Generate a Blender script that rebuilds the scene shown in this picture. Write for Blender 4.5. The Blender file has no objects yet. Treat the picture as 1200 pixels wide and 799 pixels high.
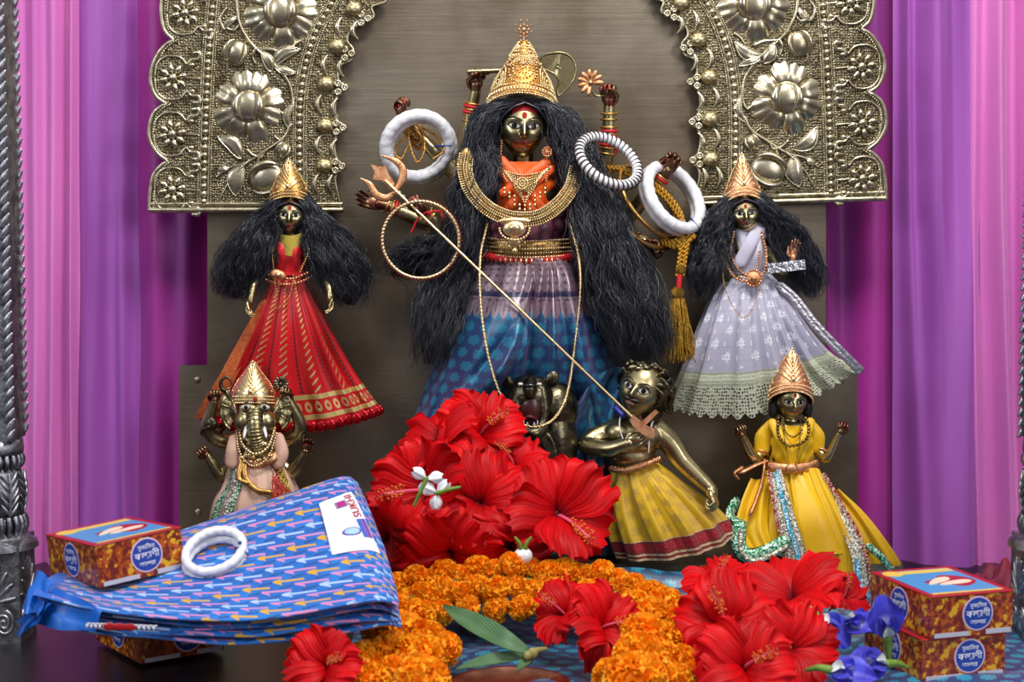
import bpy, math, random
import numpy as np
from mathutils import Vector, Matrix
PI = math.pi
sc = bpy.context.scene
# ---------------------------------------------------------------- camera
PITCH = math.radians(5.0); FPX = 2000.0; DIST = 2.0; ZC = 0.273
cam_d = bpy.data.cameras.new('camera'); cam = bpy.data.objects.new('camera', cam_d)
sc.collection.objects.link(cam); sc.camera = cam
CAMP = np.array([0.0, -DIST * math.cos(PITCH), ZC + DIST * math.sin(PITCH)])
cam.location = CAMP; cam.rotation_euler = (PI / 2 - PITCH, 0, 0)
cam_d.sensor_width = 36.0; cam_d.lens = 36.0 * FPX / 1200.0; cam_d.clip_start = 0.05; cam_d.clip_end = 50
cam_d.dof.use_dof = True; cam_d.dof.focus_distance = 1.90; cam_d.dof.aperture_fstop = 9.0
# ---------------------------------------------------------------- world
w = bpy.data.worlds.new('room_light'); sc.world = w; w.use_nodes = True
bg = w.node_tree.nodes['Background']
_t = w.node_tree; _c = _t.nodes.new('ShaderNodeTexCoord'); _s = _t.nodes.new('ShaderNodeSeparateXYZ'); _r = _t.nodes.new('ShaderNodeValToRGB')
_m = _t.nodes.new('ShaderNodeMath'); _m.operation = 'MULTIPLY_ADD'; _m.inputs[1].default_value = .5; _m.inputs[2].default_value = .5
_t.links.new(_c.outputs['Generated'], _s.inputs[0]); _t.links.new(_s.outputs[2], _m.inputs[0]); _t.links.new(_m.outputs[0], _r.inputs[0]); _t.links.new(_r.outputs[0], bg.inputs[0])
_r.color_ramp.elements[0].color = (.10, .085, .08, 1); _r.color_ramp.elements[0].position = .30; _r.color_ramp.elements[1].color = (.74, .74, .80, 1); _r.color_ramp.elements[1].position = .85
bg.inputs[1].default_value = 0.62      # dim room: dark floor, pale walls and ceiling
# ---------------------------------------------------------------- lamps
def area(name, loc, target, sx, sy, power, col=(1, 1, 1)):
    d = bpy.data.lights.new(name, 'AREA'); d.shape = 'RECTANGLE'; d.size = sx; d.size_y = sy
    d.energy = power; d.color = col
    o = bpy.data.objects.new(name, d); sc.collection.objects.link(o); o.location = loc
    o.rotation_euler = (Vector(target) - Vector(loc)).to_track_quat('-Z', 'Y').to_euler()
    return o
area('ceiling_lamp', (0.25, -0.95, 1.75), (0, -0.15, 0.25), 0.8, 0.35, 30, (1.0, 0.97, 0.93))
area('fill_left', (-1.6, -1.7, 1.35), (0, -0.1, 0.3), 0.7, 0.8, 18, (0.86, 0.92, 1.0))  # added cool fill from the left, for highlights on the metal; no actual window
area('fill_right', (1.5, -2.2, 1.15), (0, -0.1, 0.2), 0.6, 1.0, 17, (0.95, 0.95, 1.0))  # added fill from the camera's right, unseen source; no actual doorway
sc.view_settings.view_transform = 'Standard'; sc.view_settings.look = 'None'
sc.view_settings.gamma = 1.0; sc.view_settings.use_curve_mapping = False
sc.view_settings.exposure = 0.0
# ---------------------------------------------------------------- measuring
def W(x, y, d=0.0):
    """photo pixel + distance in front of the backplate plane (mm) -> world point"""
    ry = math.cos(PITCH) + (399.5 - y) / FPX * math.sin(PITCH)
    rx = (x - 600) / FPX
    rz = -math.sin(PITCH) + (399.5 - y) / FPX * math.cos(PITCH)
    t = (-d * 0.001 - CAMP[1]) / ry
    return CAMP + t * np.array([rx, ry, rz])
def G(x, y, z=0.0):
    """photo pixel -> world point at height z (m) above the altar floor"""
    ry = math.cos(PITCH) + (399.5 - y) / FPX * math.sin(PITCH)
    rx = (x - 600) / FPX
    rz = -math.sin(PITCH) + (399.5 - y) / FPX * math.cos(PITCH)
    t = (z - CAMP[2]) / rz
    return CAMP + t * np.array([rx, ry, rz])
def WS(pts, d=None):
    return np.array([W(p[0], p[1], p[2] if len(p) > 2 else d) for p in pts])
# ---------------------------------------------------------------- mesh builder
def nrm(v):
    v = np.asarray(v, float); n = np.linalg.norm(v, axis=-1, keepdims=True); n[n < 1e-12] = 1; return v / n
def catmull(P, n=8, closed=False):
    P = np.asarray(P, float)
    if closed: Q = np.vstack([P[-1], P, P[0], P[1]])
    else: Q = np.vstack([2 * P[0] - P[1], P, 2 * P[-1] - P[-2]])
    out = []
    for i in range(1, len(Q) - 2):
        t = np.linspace(0, 1, n, endpoint=False)[:, None]
        a, b, c, d = Q[i - 1], Q[i], Q[i + 1], Q[i + 2]
        out.append(0.5 * ((2 * b) + (-a + c) * t + (2 * a - 5 * b + 4 * c - d) * t ** 2 + (-a + 3 * b - 3 * c + d) * t ** 3))
    out = np.vstack(out)
    if not closed: out = np.vstack([out, Q[-2]])
    return out
def resample(P, step=None, n=None):
    P = np.asarray(P, float); s = np.r_[0, np.cumsum(np.linalg.norm(np.diff(P, axis=0), axis=1))]
    if n is None: n = max(2, int(round(s[-1] / step)) + 1)
    t = np.linspace(0, s[-1], n)
    return np.stack([np.interp(t, s, P[:, k]) for k in range(P.shape[1])], 1)
def rot(axis, a):
    return np.array(Matrix.Rotation(a, 3, axis))
def frame_of(dirv, up=(0, 0, 1)):
    """3x3 with columns (side, dir, up')"""
    y = nrm(np.array(dirv, float)); u = np.array(up, float)
    if abs(np.dot(u, y)) > 0.98: u = np.array([1.0, 0, 0])
    x = nrm(np.cross(y, u)); z = np.cross(x, y)
    return np.stack([x, y, z], 1)
class MB:
    def __init__(s): s.ch = []
    def add(s, V, F, UV=None):
        V = np.asarray(V, float).reshape(-1, 3); s.ch.append((V, np.asarray(F, int), UV)); return s
    def grid(s, P, cu=False, cv=False, uv=None):
        P = np.asarray(P, float); nu, nv = P.shape[:2]
        iu = np.arange(nu if cu else nu - 1); iv = np.arange(nv if cv else nv - 1)
        a, b = np.meshgrid(iu, iv, indexing='ij'); a2 = (a + 1) % nu; b2 = (b + 1) % nv
        F = np.stack([a * nv + b, a2 * nv + b, a2 * nv + b2, a * nv + b2], -1).reshape(-1, 4)
        if uv is None:
            U, Vv = np.meshgrid(np.linspace(0, 1, nu), np.linspace(0, 1, nv), indexing='ij'); uv = np.stack([U, Vv], -1)
        return s.add(P.reshape(-1, 3), F, np.asarray(uv).reshape(-1, 2))
    def tube(s, P, r, n=10, caps=True, flat=1.0, up=None, closed=False, twist=0):
        P = np.asarray(P, float); m = len(P); r = np.broadcast_to(np.asarray(r, float), (m,)).copy()
        if closed: T = nrm(np.roll(P, -1, 0) - np.roll(P, 1, 0))
        else: T = nrm(np.gradient(P, axis=0))
        if up is not None:
            u0 = np.asarray(up, float)
            N = nrm(np.cross(T, np.broadcast_to(u0, T.shape))); B = np.cross(N, T) * -1
            B = nrm(np.cross(T, N))
        else:
            N = np.zeros_like(P); a = np.array([0, 0, 1.0]) if abs(T[0][2]) < .9 else np.array([1.0, 0, 0])
            N[0] = nrm(np.cross(T[0], a))
            for i in range(1, m): N[i] = nrm(N[i - 1] - T[i] * np.dot(N[i - 1], T[i]))
            B = np.cross(T, N)
        if caps and not closed:
            a = np.array([0.15, .55, .85])
            pre = [P[0] - T[0] * r[0] * math.cos(x * PI / 2) for x in a]; rp = [r[0] * math.sin(x * PI / 2) for x in a]
            po = [P[-1] + T[-1] * r[-1] * math.cos(x * PI / 2) for x in a[::-1]]; ro = [r[-1] * math.sin(x * PI / 2) for x in a[::-1]]
            pre[0] = P[0] - T[0] * r[0]; rp[0] = r[0] * .02; po[-1] = P[-1] + T[-1] * r[-1]; ro[-1] = r[-1] * .02
            P = np.vstack([pre, P, po]); r = np.r_[rp, r, ro]
            N = np.vstack([[N[0]] * 3, N, [N[-1]] * 3]); B = np.vstack([[B[0]] * 3, B, [B[-1]] * 3])
        th = np.linspace(0, 2 * PI, n, endpoint=False)
        G_ = P[:, None] + r[:, None, None] * (np.cos(th)[None, :, None] * N[:, None] + flat * np.sin(th)[None, :, None] * B[:, None])
        L = np.r_[0, np.cumsum(np.linalg.norm(np.diff(P, axis=0), axis=1))]
        uv = np.stack([np.broadcast_to(L[:, None], (len(P), n)), np.broadcast_to((th / (2 * PI))[None], (len(P), n))], -1)
        return s.grid(G_, closed, True, uv)
    def ell(s, c, r, R=None, nu=10, nv=7):
        r = np.broadcast_to(np.asarray(r, float), (3,))
        if nu == 10 and r.max() > .009: nu, nv = 30, 20
        th = np.linspace(0, 2 * PI, nu, endpoint=False); ph = np.linspace(-PI / 2, PI / 2, nv); ph[0] += .03; ph[-1] -= .03
        X = np.stack([np.cos(ph)[:, None] * np.cos(th), np.cos(ph)[:, None] * np.sin(th), np.sin(ph)[:, None] * np.ones(nu)], -1) * r
        if R is not None: X = X @ np.asarray(R).T
        return s.grid(X + np.asarray(c), False, True)
    def beads(s, P, r, nu=6, nv=5, sc3=(1, 1, 1)):
        P = np.asarray(P, float); r = np.broadcast_to(np.asarray(r, float), (len(P),))
        th = np.linspace(0, 2 * PI, nu, endpoint=False); ph = np.linspace(-PI / 2, PI / 2, nv); ph[0] += .05; ph[-1] -= .05
        X = np.stack([np.cos(ph)[:, None] * np.cos(th), np.cos(ph)[:, None] * np.sin(th), np.sin(ph)[:, None] * np.ones(nu)], -1).reshape(-1, 3) * np.array(sc3)
        a, b = np.meshgrid(np.arange(nv - 1), np.arange(nu), indexing='ij'); b2 = (b + 1) % nu
        F = np.stack([a * nu + b, a * nu + b2, (a + 1) * nu + b2, (a + 1) * nu + b], -1).reshape(-1, 4)
        V = (P[:, None] + r[:, None, None] * X[None]).reshape(-1, 3)
        FF = (F[None] + (np.arange(len(P)) * len(X))[:, None, None]).reshape(-1, 4)
        return s.add(V, FF)
    def lathe(s, prof, c=(0, 0, 0), R=None, n=24, sx=1, sy=1, lobes=None):
        prof = np.asarray(prof, float); th = np.linspace(0, 2 * PI, n, endpoint=False)
        k = np.ones(n) if lobes is None else lobes(th)
        X = np.stack([prof[:, 0][:, None] * np.cos(th) * sx * k, prof[:, 0][:, None] * np.sin(th) * sy * k, prof[:, 1][:, None] * np.ones(n)], -1)
        if R is not None: X = X @ np.asarray(R).T
        return s.grid(X + np.asarray(c), False, True)
    def ring(s, c, rx, ry, r, R=None, n=40, m=10, flat=1.0, rope=0, amp=.18):
        th = np.linspace(0, 2 * PI, n, endpoint=False); P = np.stack([rx * np.cos(th), ry * np.sin(th), 0 * th], 1)
        T = nrm(np.stack([-rx * np.sin(th), ry * np.cos(th), 0 * th], 1)); Z = np.array([0, 0, 1.0]); N = np.cross(T, Z)
        ph = np.linspace(0, 2 * PI, m, endpoint=False)
        rr = r * np.ones((n, m))
        if rope: rr = r * (1 + amp * np.abs(np.sin(rope * th[:, None] / 2 + ph[None] / 2)) - amp * .5)
        X = P[:, None] + rr[..., None] * (np.cos(ph)[None, :, None] * N[:, None] + flat * np.sin(ph)[None, :, None] * Z)
        if R is not None: X = X @ np.asarray(R).T
        uv = np.stack([np.broadcast_to((th / 2 / PI)[:, None], (n, m)), np.broadcast_to((ph / 2 / PI)[None], (n, m))], -1)
        return s.grid(X + np.asarray(c), True, True, uv)
    def box(s, c, size, R=None):
        h = np.asarray(size, float) / 2
        V = np.array([[x, y, z] for x in (-1, 1) for y in (-1, 1) for z in (-1, 1)]) * h
        if R is not None: V = V @ np.asarray(R).T
        F = [[0, 1, 3, 2], [4, 6, 7, 5], [0, 4, 5, 1], [2, 3, 7, 6], [0, 2, 6, 4], [1, 5, 7, 3]]
        return s.add(V + np.asarray(c), F)
    def prism(s, front, back):
        """front / back: equal-length 3D outlines"""
        front = np.asarray(front, float); back = np.asarray(back, float); n = len(front)
        i = np.arange(n); j = (i + 1) % n
        s.ch.append((np.vstack([front, back]), [list(range(n)), list(range(2 * n - 1, n - 1, -1))], None))
        return s.add(np.vstack([front, back]), np.stack([i, i + n, j + n, j], 1))
    def xf(s, R=None, t=None, k=1.0):
        out = []
        for V, F, U in s.ch:
            V = V * k
            if R is not None: V = V @ np.asarray(R).T
            if t is not None: V = V + np.asarray(t)
            out.append((V, F, U))
        s.ch = out; return s
    def merge(s, o):
        s.ch += o.ch; return s
    def bounds(s):
        A = np.vstack([c[0] for c in s.ch]); return A.min(0), A.max(0)
    def mesh(s, name, smooth=True, sharp=None, off=None):
        me = bpy.data.meshes.new(name); vs = []; li = []; ls = []; us = []; nv = 0; nl = 0; anyuv = any(c[2] is not None for c in s.ch)
        for V, F, U in s.ch:
            vs.append(V)
            if isinstance(F, list):
                for f in F: f = np.array(f) + nv; li.append(f); ls.append(np.array([nl])); nl += len(f)
                nf = None
            else:
                if F.ndim == 1: continue
                k = F.shape[1]; li.append((F + nv).ravel()); ls.append(nl + np.arange(len(F)) * k); nl += len(F) * k
            if anyuv: us.append(U if U is not None else V[:, [0, 2]] * 0)
            nv += len(V)
        V = np.vstack(vs)
        if off is not None: V = V - np.asarray(off)
        li = np.concatenate(li); ls = np.concatenate(ls)
        me.vertices.add(len(V)); me.vertices.foreach_set('co', V.astype(np.float32).ravel())
        me.loops.add(len(li)); me.loops.foreach_set('vertex_index', li.astype(np.int32))
        me.polygons.add(len(ls)); me.polygons.foreach_set('loop_start', ls.astype(np.int32))
        if anyuv:
            uvl = me.uv_layers.new(name='UVMap'); UV = np.vstack(us)[li]
            uvl.data.foreach_set('uv', UV.astype(np.float32).ravel())
        me.update(calc_edges=True)
        me.polygons.foreach_set('use_smooth', [smooth] * len(me.polygons))
        if smooth and sharp: me.set_sharp_from_angle(angle=math.radians(sharp))
        return me
# ---------------------------------------------------------------- scene objects
COL = sc.collection
def wloc(o):
    l = np.zeros(3)
    while o is not None: l = l + np.array(o.location); o = o.parent
    return l
def tag(o, label=None, cat=None, group=None, kind=None):
    if label: o['label'] = label
    if cat: o['category'] = cat
    if group: o['group'] = group
    if kind: o['kind'] = kind
    return o
def thing(name, label, cat, loc, group=None):
    o = bpy.data.objects.new(name, None); COL.objects.link(o); o.location = loc; o.empty_display_size = .01
    return tag(o, label, cat, group)
def part(name, mb, mat, parent, label=None, kind=None, sharp=None, smooth=True):
    """mesh given in world coordinates, hung under its thing (never rotated)"""
    off = wloc(parent)
    me = mb.mesh(name, smooth, sharp, off); me.materials.append(mat)
    o = bpy.data.objects.new(name, me); COL.objects.link(o); o.parent = parent
    return tag(o, label, None, None, kind)
def solo(name, mb, mat, label, cat, group=None, kind=None, sharp=None, smooth=True):
    lo, hi = mb.bounds(); c = np.array([(lo[0] + hi[0]) / 2, (lo[1] + hi[1]) / 2, lo[2]])
    me = mb.mesh(name, smooth, sharp, c); me.materials.append(mat)
    o = bpy.data.objects.new(name, me); COL.objects.link(o); o.location = c
    return tag(o, label, cat, group, kind)
def kids(o): return [c for c in bpy.data.objects if c.parent == o]
def copy_tree(o, parent=None, _k=None):
    c = o.copy(); COL.objects.link(c); c.parent = parent
    for ch in list(o.children): copy_tree(ch, c)
    return c
def fuse(mb, voxel, smooth=4, fac=.5):
    """melt overlapping shapes into one continuous surface"""
    me = mb.mesh('tmp'); o = bpy.data.objects.new('tmp', me); COL.objects.link(o)
    m = o.modifiers.new('r', 'REMESH'); m.mode = 'VOXEL'; m.voxel_size = voxel
    if smooth:
        m2 = o.modifiers.new('s', 'SMOOTH'); m2.iterations = smooth; m2.factor = fac
    dg = bpy.context.evaluated_depsgraph_get(); dg.update(); ev = o.evaluated_get(dg); em = ev.to_mesh()
    V = np.zeros(len(em.vertices) * 3, np.float32); em.vertices.foreach_get('co', V); V = V.reshape(-1, 3)
    L = np.zeros(len(em.loops), np.int32); em.loops.foreach_get('vertex_index', L)
    nq = len(em.polygons); tot = np.zeros(nq, np.int32); em.polygons.foreach_get('loop_total', tot)
    assert (tot == 4).all()
    F = L.reshape(-1, 4).copy(); ev.to_mesh_clear(); bpy.data.objects.remove(o); bpy.data.meshes.remove(me)
    return MB().add(V, F)
def smoothstep(a, b, x):
    t = np.clip((x - a) / (b - a), 0, 1); return t * t * (3 - 2 * t)
rng = np.random.default_rng(7)
# ---------------------------------------------------------------- materials
def hexc(h):
    h = h.lstrip('#'); v = [int(h[i:i + 2], 16) / 255 for i in (0, 2, 4)]
    return tuple(x / 12.92 if x <= .04045 else ((x + .055) / 1.055) ** 2.4 for x in v)
class S:
    def __init__(s, nt, k): s.nt = nt; s.k = k
    def _m(s, op, *a):
        n = s.nt.nodes.new('ShaderNodeMath'); n.operation = op
        for i, x in enumerate((s,) + a):
            if isinstance(x, S): s.nt.links.new(x.k, n.inputs[i])
            else: n.inputs[i].default_value = x
        return S(s.nt, n.outputs[0])
    def __add__(s, o): return s._m('ADD', o)
    __radd__ = __add__
    def __mul__(s, o): return s._m('MULTIPLY', o)
    __rmul__ = __mul__
    def __sub__(s, o): return s._m('SUBTRACT', o)
    def __rsub__(s, o): return (s * -1.0) + o
    def __truediv__(s, o): return s._m('DIVIDE', o)
    def sin(s): return s._m('SINE')
    def abs(s): return s._m('ABSOLUTE')
    def fract(s): return s._m('FRACT')
    def floor(s): return s._m('FLOOR')
    def sqrt(s): return s._m('SQRT')
    def gt(s, o): return s._m('GREATER_THAN', o)
    def lt(s, o): return s._m('LESS_THAN', o)
    def min(s, o): return s._m('MINIMUM', o)
    def max(s, o): return s._m('MAXIMUM', o)
    def mod(s, o): return s._m('FLOORED_MODULO', o)
    def atan2(s, o): return s._m('ARCTAN2', o)
    def pow(s, o): return s._m('POWER', o)
    def step(s, a, b):
        n = s.nt.nodes.new('ShaderNodeMapRange'); n.interpolation_type = 'SMOOTHSTEP'
        s.nt.links.new(s.k, n.inputs[0]); n.inputs[1].default_value = a; n.inputs[2].default_value = b
        return S(s.nt, n.outputs[0])
class MG:
    """material graph helper"""
    def __init__(g, name):
        g.m = bpy.data.materials.new(name); g.m.use_nodes = True; g.nt = g.m.node_tree
        g.b = g.nt.nodes['Principled BSDF']
    def new(g, t): return g.nt.nodes.new(t)
    def uv(g):
        n = g.new('ShaderNodeTexCoord'); s = g.new('ShaderNodeSeparateXYZ'); g.nt.links.new(n.outputs['UV'], s.inputs[0])
        return S(g.nt, s.outputs[0]), S(g.nt, s.outputs[1])
    def obj(g):
        n = g.new('ShaderNodeTexCoord'); s = g.new('ShaderNodeSeparateXYZ'); g.nt.links.new(n.outputs['Object'], s.inputs[0])
        return [S(g.nt, s.outputs[i]) for i in range(3)]
    def vec(g, x, y, z=0.0):
        n = g.new('ShaderNodeCombineXYZ')
        for i, a in enumerate((x, y, z)):
            if isinstance(a, S): g.nt.links.new(a.k, n.inputs[i])
            else: n.inputs[i].default_value = a
        return n.outputs[0]
    def noise(g, scale, detail=2.0, vec=None, rough=.5):
        n = g.new('ShaderNodeTexNoise'); n.inputs['Scale'].default_value = scale; n.inputs['Detail'].default_value = detail
        n.inputs['Roughness'].default_value = rough
        if vec is None: vec = g.new('ShaderNodeTexCoord').outputs['Object']
        g.nt.links.new(vec, n.inputs['Vector']); return S(g.nt, n.outputs[0])
    def vor(g, scale, vec=None, feat='F1', rnd=1.0):
        n = g.new('ShaderNodeTexVoronoi'); n.feature = feat; n.inputs['Scale'].default_value = scale
        n.inputs['Randomness'].default_value = rnd
        if vec is None: vec = g.new('ShaderNodeTexCoord').outputs['Object']
        g.nt.links.new(vec, n.inputs['Vector']); return S(g.nt, n.outputs['Distance'])
    def mix(g, f, a, b):
        n = g.new('ShaderNodeMix'); n.data_type = 'RGBA'
        if isinstance(f, S): g.nt.links.new(f.k, n.inputs[0])
        else: n.inputs[0].default_value = f
        for i, c in ((6, a), (7, b)):
            if isinstance(c, tuple): n.inputs[i].default_value = (*c[:3], 1)
            else: g.nt.links.new(c, n.inputs[i])
        return n.outputs[2]
    def set(g, nm, v):
        if isinstance(v, S): g.nt.links.new(v.k, g.b.inputs[nm])
        elif isinstance(v, tuple): g.b.inputs[nm].default_value = (*v[:3], 1)
        elif isinstance(v, (int, float)): g.b.inputs[nm].default_value = v
        else: g.nt.links.new(v, g.b.inputs[nm])
    def bump(g, h, dist=.0005, strength=1.0):
        n = g.new('ShaderNodeBump'); n.inputs['Strength'].default_value = strength; n.inputs['Distance'].default_value = dist
        g.nt.links.new(h.k, n.inputs['Height']); g.nt.links.new(n.outputs[0], g.b.inputs['Normal'])
def simple(name, col, rough=.5, metal=0.0, var=0.0, vs=60, bump=0.0, bs=300, sheen=0.0, coat=0.0, sss=0.0, spec=None, col2=None):
    g = MG(name); c = hexc(col) if isinstance(col, str) else col
    if var > 0 or col2:
        c2 = hexc(col2) if col2 else tuple(x * (1 - var) for x in c)
        g.set('Base Color', g.mix(g.noise(vs, 4).step(.35, .65), c, c2))
    else: g.set('Base Color', c)
    g.set('Roughness', rough); g.set('Metallic', metal)
    if bump: g.bump(g.noise(bs, 3), bump)
    if sheen: g.set('Sheen Weight', sheen)
    if coat: g.set('Coat Weight', coat)
    if sss: g.set('Subsurface Weight', sss); g.b.inputs['Subsurface Radius'].default_value = (.01, .004, .002); g.b.inputs['Subsurface Scale'].default_value = .3
    if spec is not None: g.set('Specular IOR Level', spec)
    return g.m
# ================================================================ SETTING MATERIALS
def brass_mat(name, c1, c2, rough, scale=22, bump=0.0, bs=500, streak=False, metal=1.0, pits=0.0):
    g = MG(name); n = g.noise(scale, 5, rough=.6)
    g.set('Base Color', g.mix(n.step(.38, .68), hexc(c1), hexc(c2))); g.set('Metallic', metal)
    g.set('Roughness', n.step(.3, .7) * .15 + rough)
    if streak:
        x, y, z = g.obj(); s = g.noise(9, 6, g.vec(x * 1.0, y, z * 28.0), .65)
        g.set('Roughness', s * .22 + rough)
        g.bump(s, .0004, .5)
    elif pits:
        v = g.vor(pits, rnd=.5); g.bump(v.step(0.0, .6) + n * .3, bump)
    elif bump: g.bump(g.noise(bs, 3), bump)
    return g.m
m_sheet = brass_mat('brushed_brass_sheet', '#978c7b', '#766a58', .34, 5, streak=True)
m_arch = brass_mat('embossed_brass', '#dad0b4', '#b5aa8c', .22, 60, bump=.00012, bs=700)
m_archbg = brass_mat('stippled_brass', '#968b70', '#5c523c', .33, 90, bump=.0014, pits=330)
m_archline = brass_mat('ridged_brass', '#d0c7aa', '#9a8e74', .27, 120, bump=.0002, bs=1400)
def seed_mat():
    g = MG('hatched_brass'); x, y, z = g.obj()
    a = ((x + z) * 2200.0).sin().abs(); b = ((x - z) * 2200.0).sin().abs()
    g.set('Base Color', hexc('#c2b48c')); g.set('Metallic', 1.0); g.set('Roughness', .28); g.bump(a.min(b), .00015); return g.m
m_seed = seed_mat()
def satin(name, c1, c2, rough=.42, tint=(1, 1, 1), sheen=.12):
    g = MG(name); u, v = g.uv(); x, y, z = g.obj()
    n = g.noise(1.2, 2, g.vec(u * 2.0, v * 1.2, 0.0)); g.set('Base Color', g.mix(n.step(.35, .65), hexc(c1), hexc(c2)))
    g.set('Roughness', rough); g.set('Sheen Weight', sheen); g.b.inputs['Sheen Roughness'].default_value = .4
    g.b.inputs['Sheen Tint'].default_value = (*tint, 1)
    g.bump((x * 5200.0).sin() * .5 + (z * 5200.0).sin() * .5 + g.noise(25, 2) * 3.0, .00012, .6); return g.m
m_cur_pink = satin('pink_satin', '#d67abf', '#c566b3', .38, (1, .8, 1), .3)
m_cur_orchid = satin('orchid_satin', '#a154ae', '#8d429a', .38, (1, .8, 1), .3)
m_cur_mag = satin('magenta_satin', '#ac2c92', '#883084', .38, (1, .8, 1), .3)
m_silver = simple('dark_silver', '#a2a2a8', .45, 1.0, col2='#66666c', vs=70, bump=.0008, bs=260)
m_silver_hi = simple('worn_silver', '#bcbcc2', .42, 1.0, col2='#8a8a90', vs=120, bump=.0003, bs=500)

# ================================================================ ALTAR FLOOR AND BACK WALL
def silk_motif(name, base, base2, motif, su, sv, rough=.35, amt=.85):
    """shot silk with rows of small leaf motifs woven in"""
    g = MG(name); u, v = g.uv()
    r = (v * sv).floor(); uu = (u * su + r * .5).fract() - .5; vv = (v * sv).fract() - .5
    # tulip shaped leaf: three lobes
    l0 = ((uu * 2.6).pow(2.0) + ((vv + .02) * 2.3).pow(2.0)).sqrt()
    cut = ((uu * 16.0).sin().abs() * .35 + .62)
    m = l0.lt(cut) * (((uu * 30.0).sin().abs() + (vv * 26.0).sin().abs()).gt(.45)) * vv.gt(-.40)
    n = g.noise(7, 3)
    g.set('Base Color', g.mix(m * amt, g.mix(n.step(.35, .7), hexc(base), hexc(base2)), hexc(motif)))
    g.set('Roughness', m * -.08 + rough); g.set('Sheen Weight', .35); g.b.inputs['Sheen Tint'].default_value = (.8, .35, .75, 1)
    g.b.inputs['Sheen Roughness'].default_value = .35
    g.set('Specular IOR Level', .6); g.bump(m + g.noise(1500, 1) * .6, .00012, .8); return g.m
m_silk = silk_motif('blue_shot_silk', '#23476f', '#3b2b60', '#1c86a8', 22, 16)
m_altarcloth = silk_motif('altar_silk', '#1d4668', '#2c3a68', '#2190ad', 40, 30)
fl = MB(); fl.box((0, -.10, -.01), (2.2, 1.3, .02))
o = solo('floor', fl, simple('dark_altar_wood', '#1a1214', .35, 0, .4, 20), None, None, kind='structure', smooth=False)
wl = MB(); wl.box((0, .24, .45), (2.2, .02, .95))
solo('wall_back', wl, simple('wall_paint', '#6d4a6d', .8), None, None, kind='structure', smooth=False)

# ---------------------------------------------------------------- curtains
def curtain_panel(x0, x1, d, folds, name, mat, parent, ny=120, wob=4, ytop=-140, ybot=700, slant=0.0, seed=0):
    """folds: list of (x, width px, amplitude mm) bumps toward the viewer"""
    r = np.random.default_rng(seed); n = 220; ph = r.uniform(0, 6, 4)
    u = np.linspace(0, 1, n); t = np.linspace(0, 1, ny); P = np.zeros((n, ny, 3))
    for j, tt in enumerate(t):
        y = ytop + (ybot - ytop) * tt
        x = x0 + (x1 - x0) * u
        dd = np.zeros(n)
        for k, (fx, fw, fa) in enumerate(folds):
            fx2 = fx + wob * math.sin(tt * 3.1 + k * 1.7 + ph[0]) * tt + slant * max(0, tt - .45) * 60 * (0.4 + .3 * math.sin(k * 2.3))
            fw2 = fw * (1 + .35 * math.sin(tt * 2.2 + k + ph[1]))
            dd += fa * np.exp(-((x - fx2) / fw2) ** 2)
        dd += 1.3 * np.sin(x * .04 + tt * 5 + ph[2]) * (.3 + tt) + 1.3 * np.sin(x * .07 - tt * 17 + ph[3]) * tt
        a, b = W(0, y, d), W(1000, y, d)
        P[:, j] = a + (b - a) * (x[:, None] / 1000) + np.stack([0 * dd, -dd / 1000, 0 * dd], 1)
    m = MB().grid(P); part(name, m, mat, parent)
tag_l = thing('curtain', 'pink to magenta satin curtain hanging beside the left silver pillar', 'curtain', W(140, 700, -70), 'satin curtains behind the altar')
curtain_panel(-60, 96, -50, [(-30, 16, 26), (10, 12, 24), (44, 8, 18), (66, 9, 18), (88, 6, 18)], 'pink_drape', m_cur_pink, tag_l, seed=1, wob=3)
curtain_panel(78, 172, -64, [(112, 20, 26), (150, 12, 12)], 'orchid_drape', m_cur_orchid, tag_l, seed=2, wob=8)
curtain_panel(150, 300, -78, [(186, 22, 34), (228, 16, 20), (268, 14, 26)], 'magenta_drape', m_cur_mag, tag_l, seed=3, wob=10)
tag_r = thing('curtain', 'orchid satin curtain with deep folds at the right edge', 'curtain', W(1080, 700, -70), 'satin curtains behind the altar')
curtain_panel(930, 1070, -84, [(962, 18, 22), (1018, 34, 20)], 'magenta_drape', m_cur_mag, tag_r, seed=4, wob=8)
curtain_panel(1046, 1152, -58, [(1062, 8, 12), (1090, 18, 36), (1132, 14, 28)], 'orchid_drape', m_cur_orchid, tag_r, seed=5, wob=6, slant=.55)
curtain_panel(1130, 1290, -42, [(1140, 8, 16), (1166, 13, 30), (1196, 9, 22), (1225, 14, 28), (1262, 14, 26)], 'pink_drape', m_cur_pink, tag_r, seed=6, wob=6, slant=.4)

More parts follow.
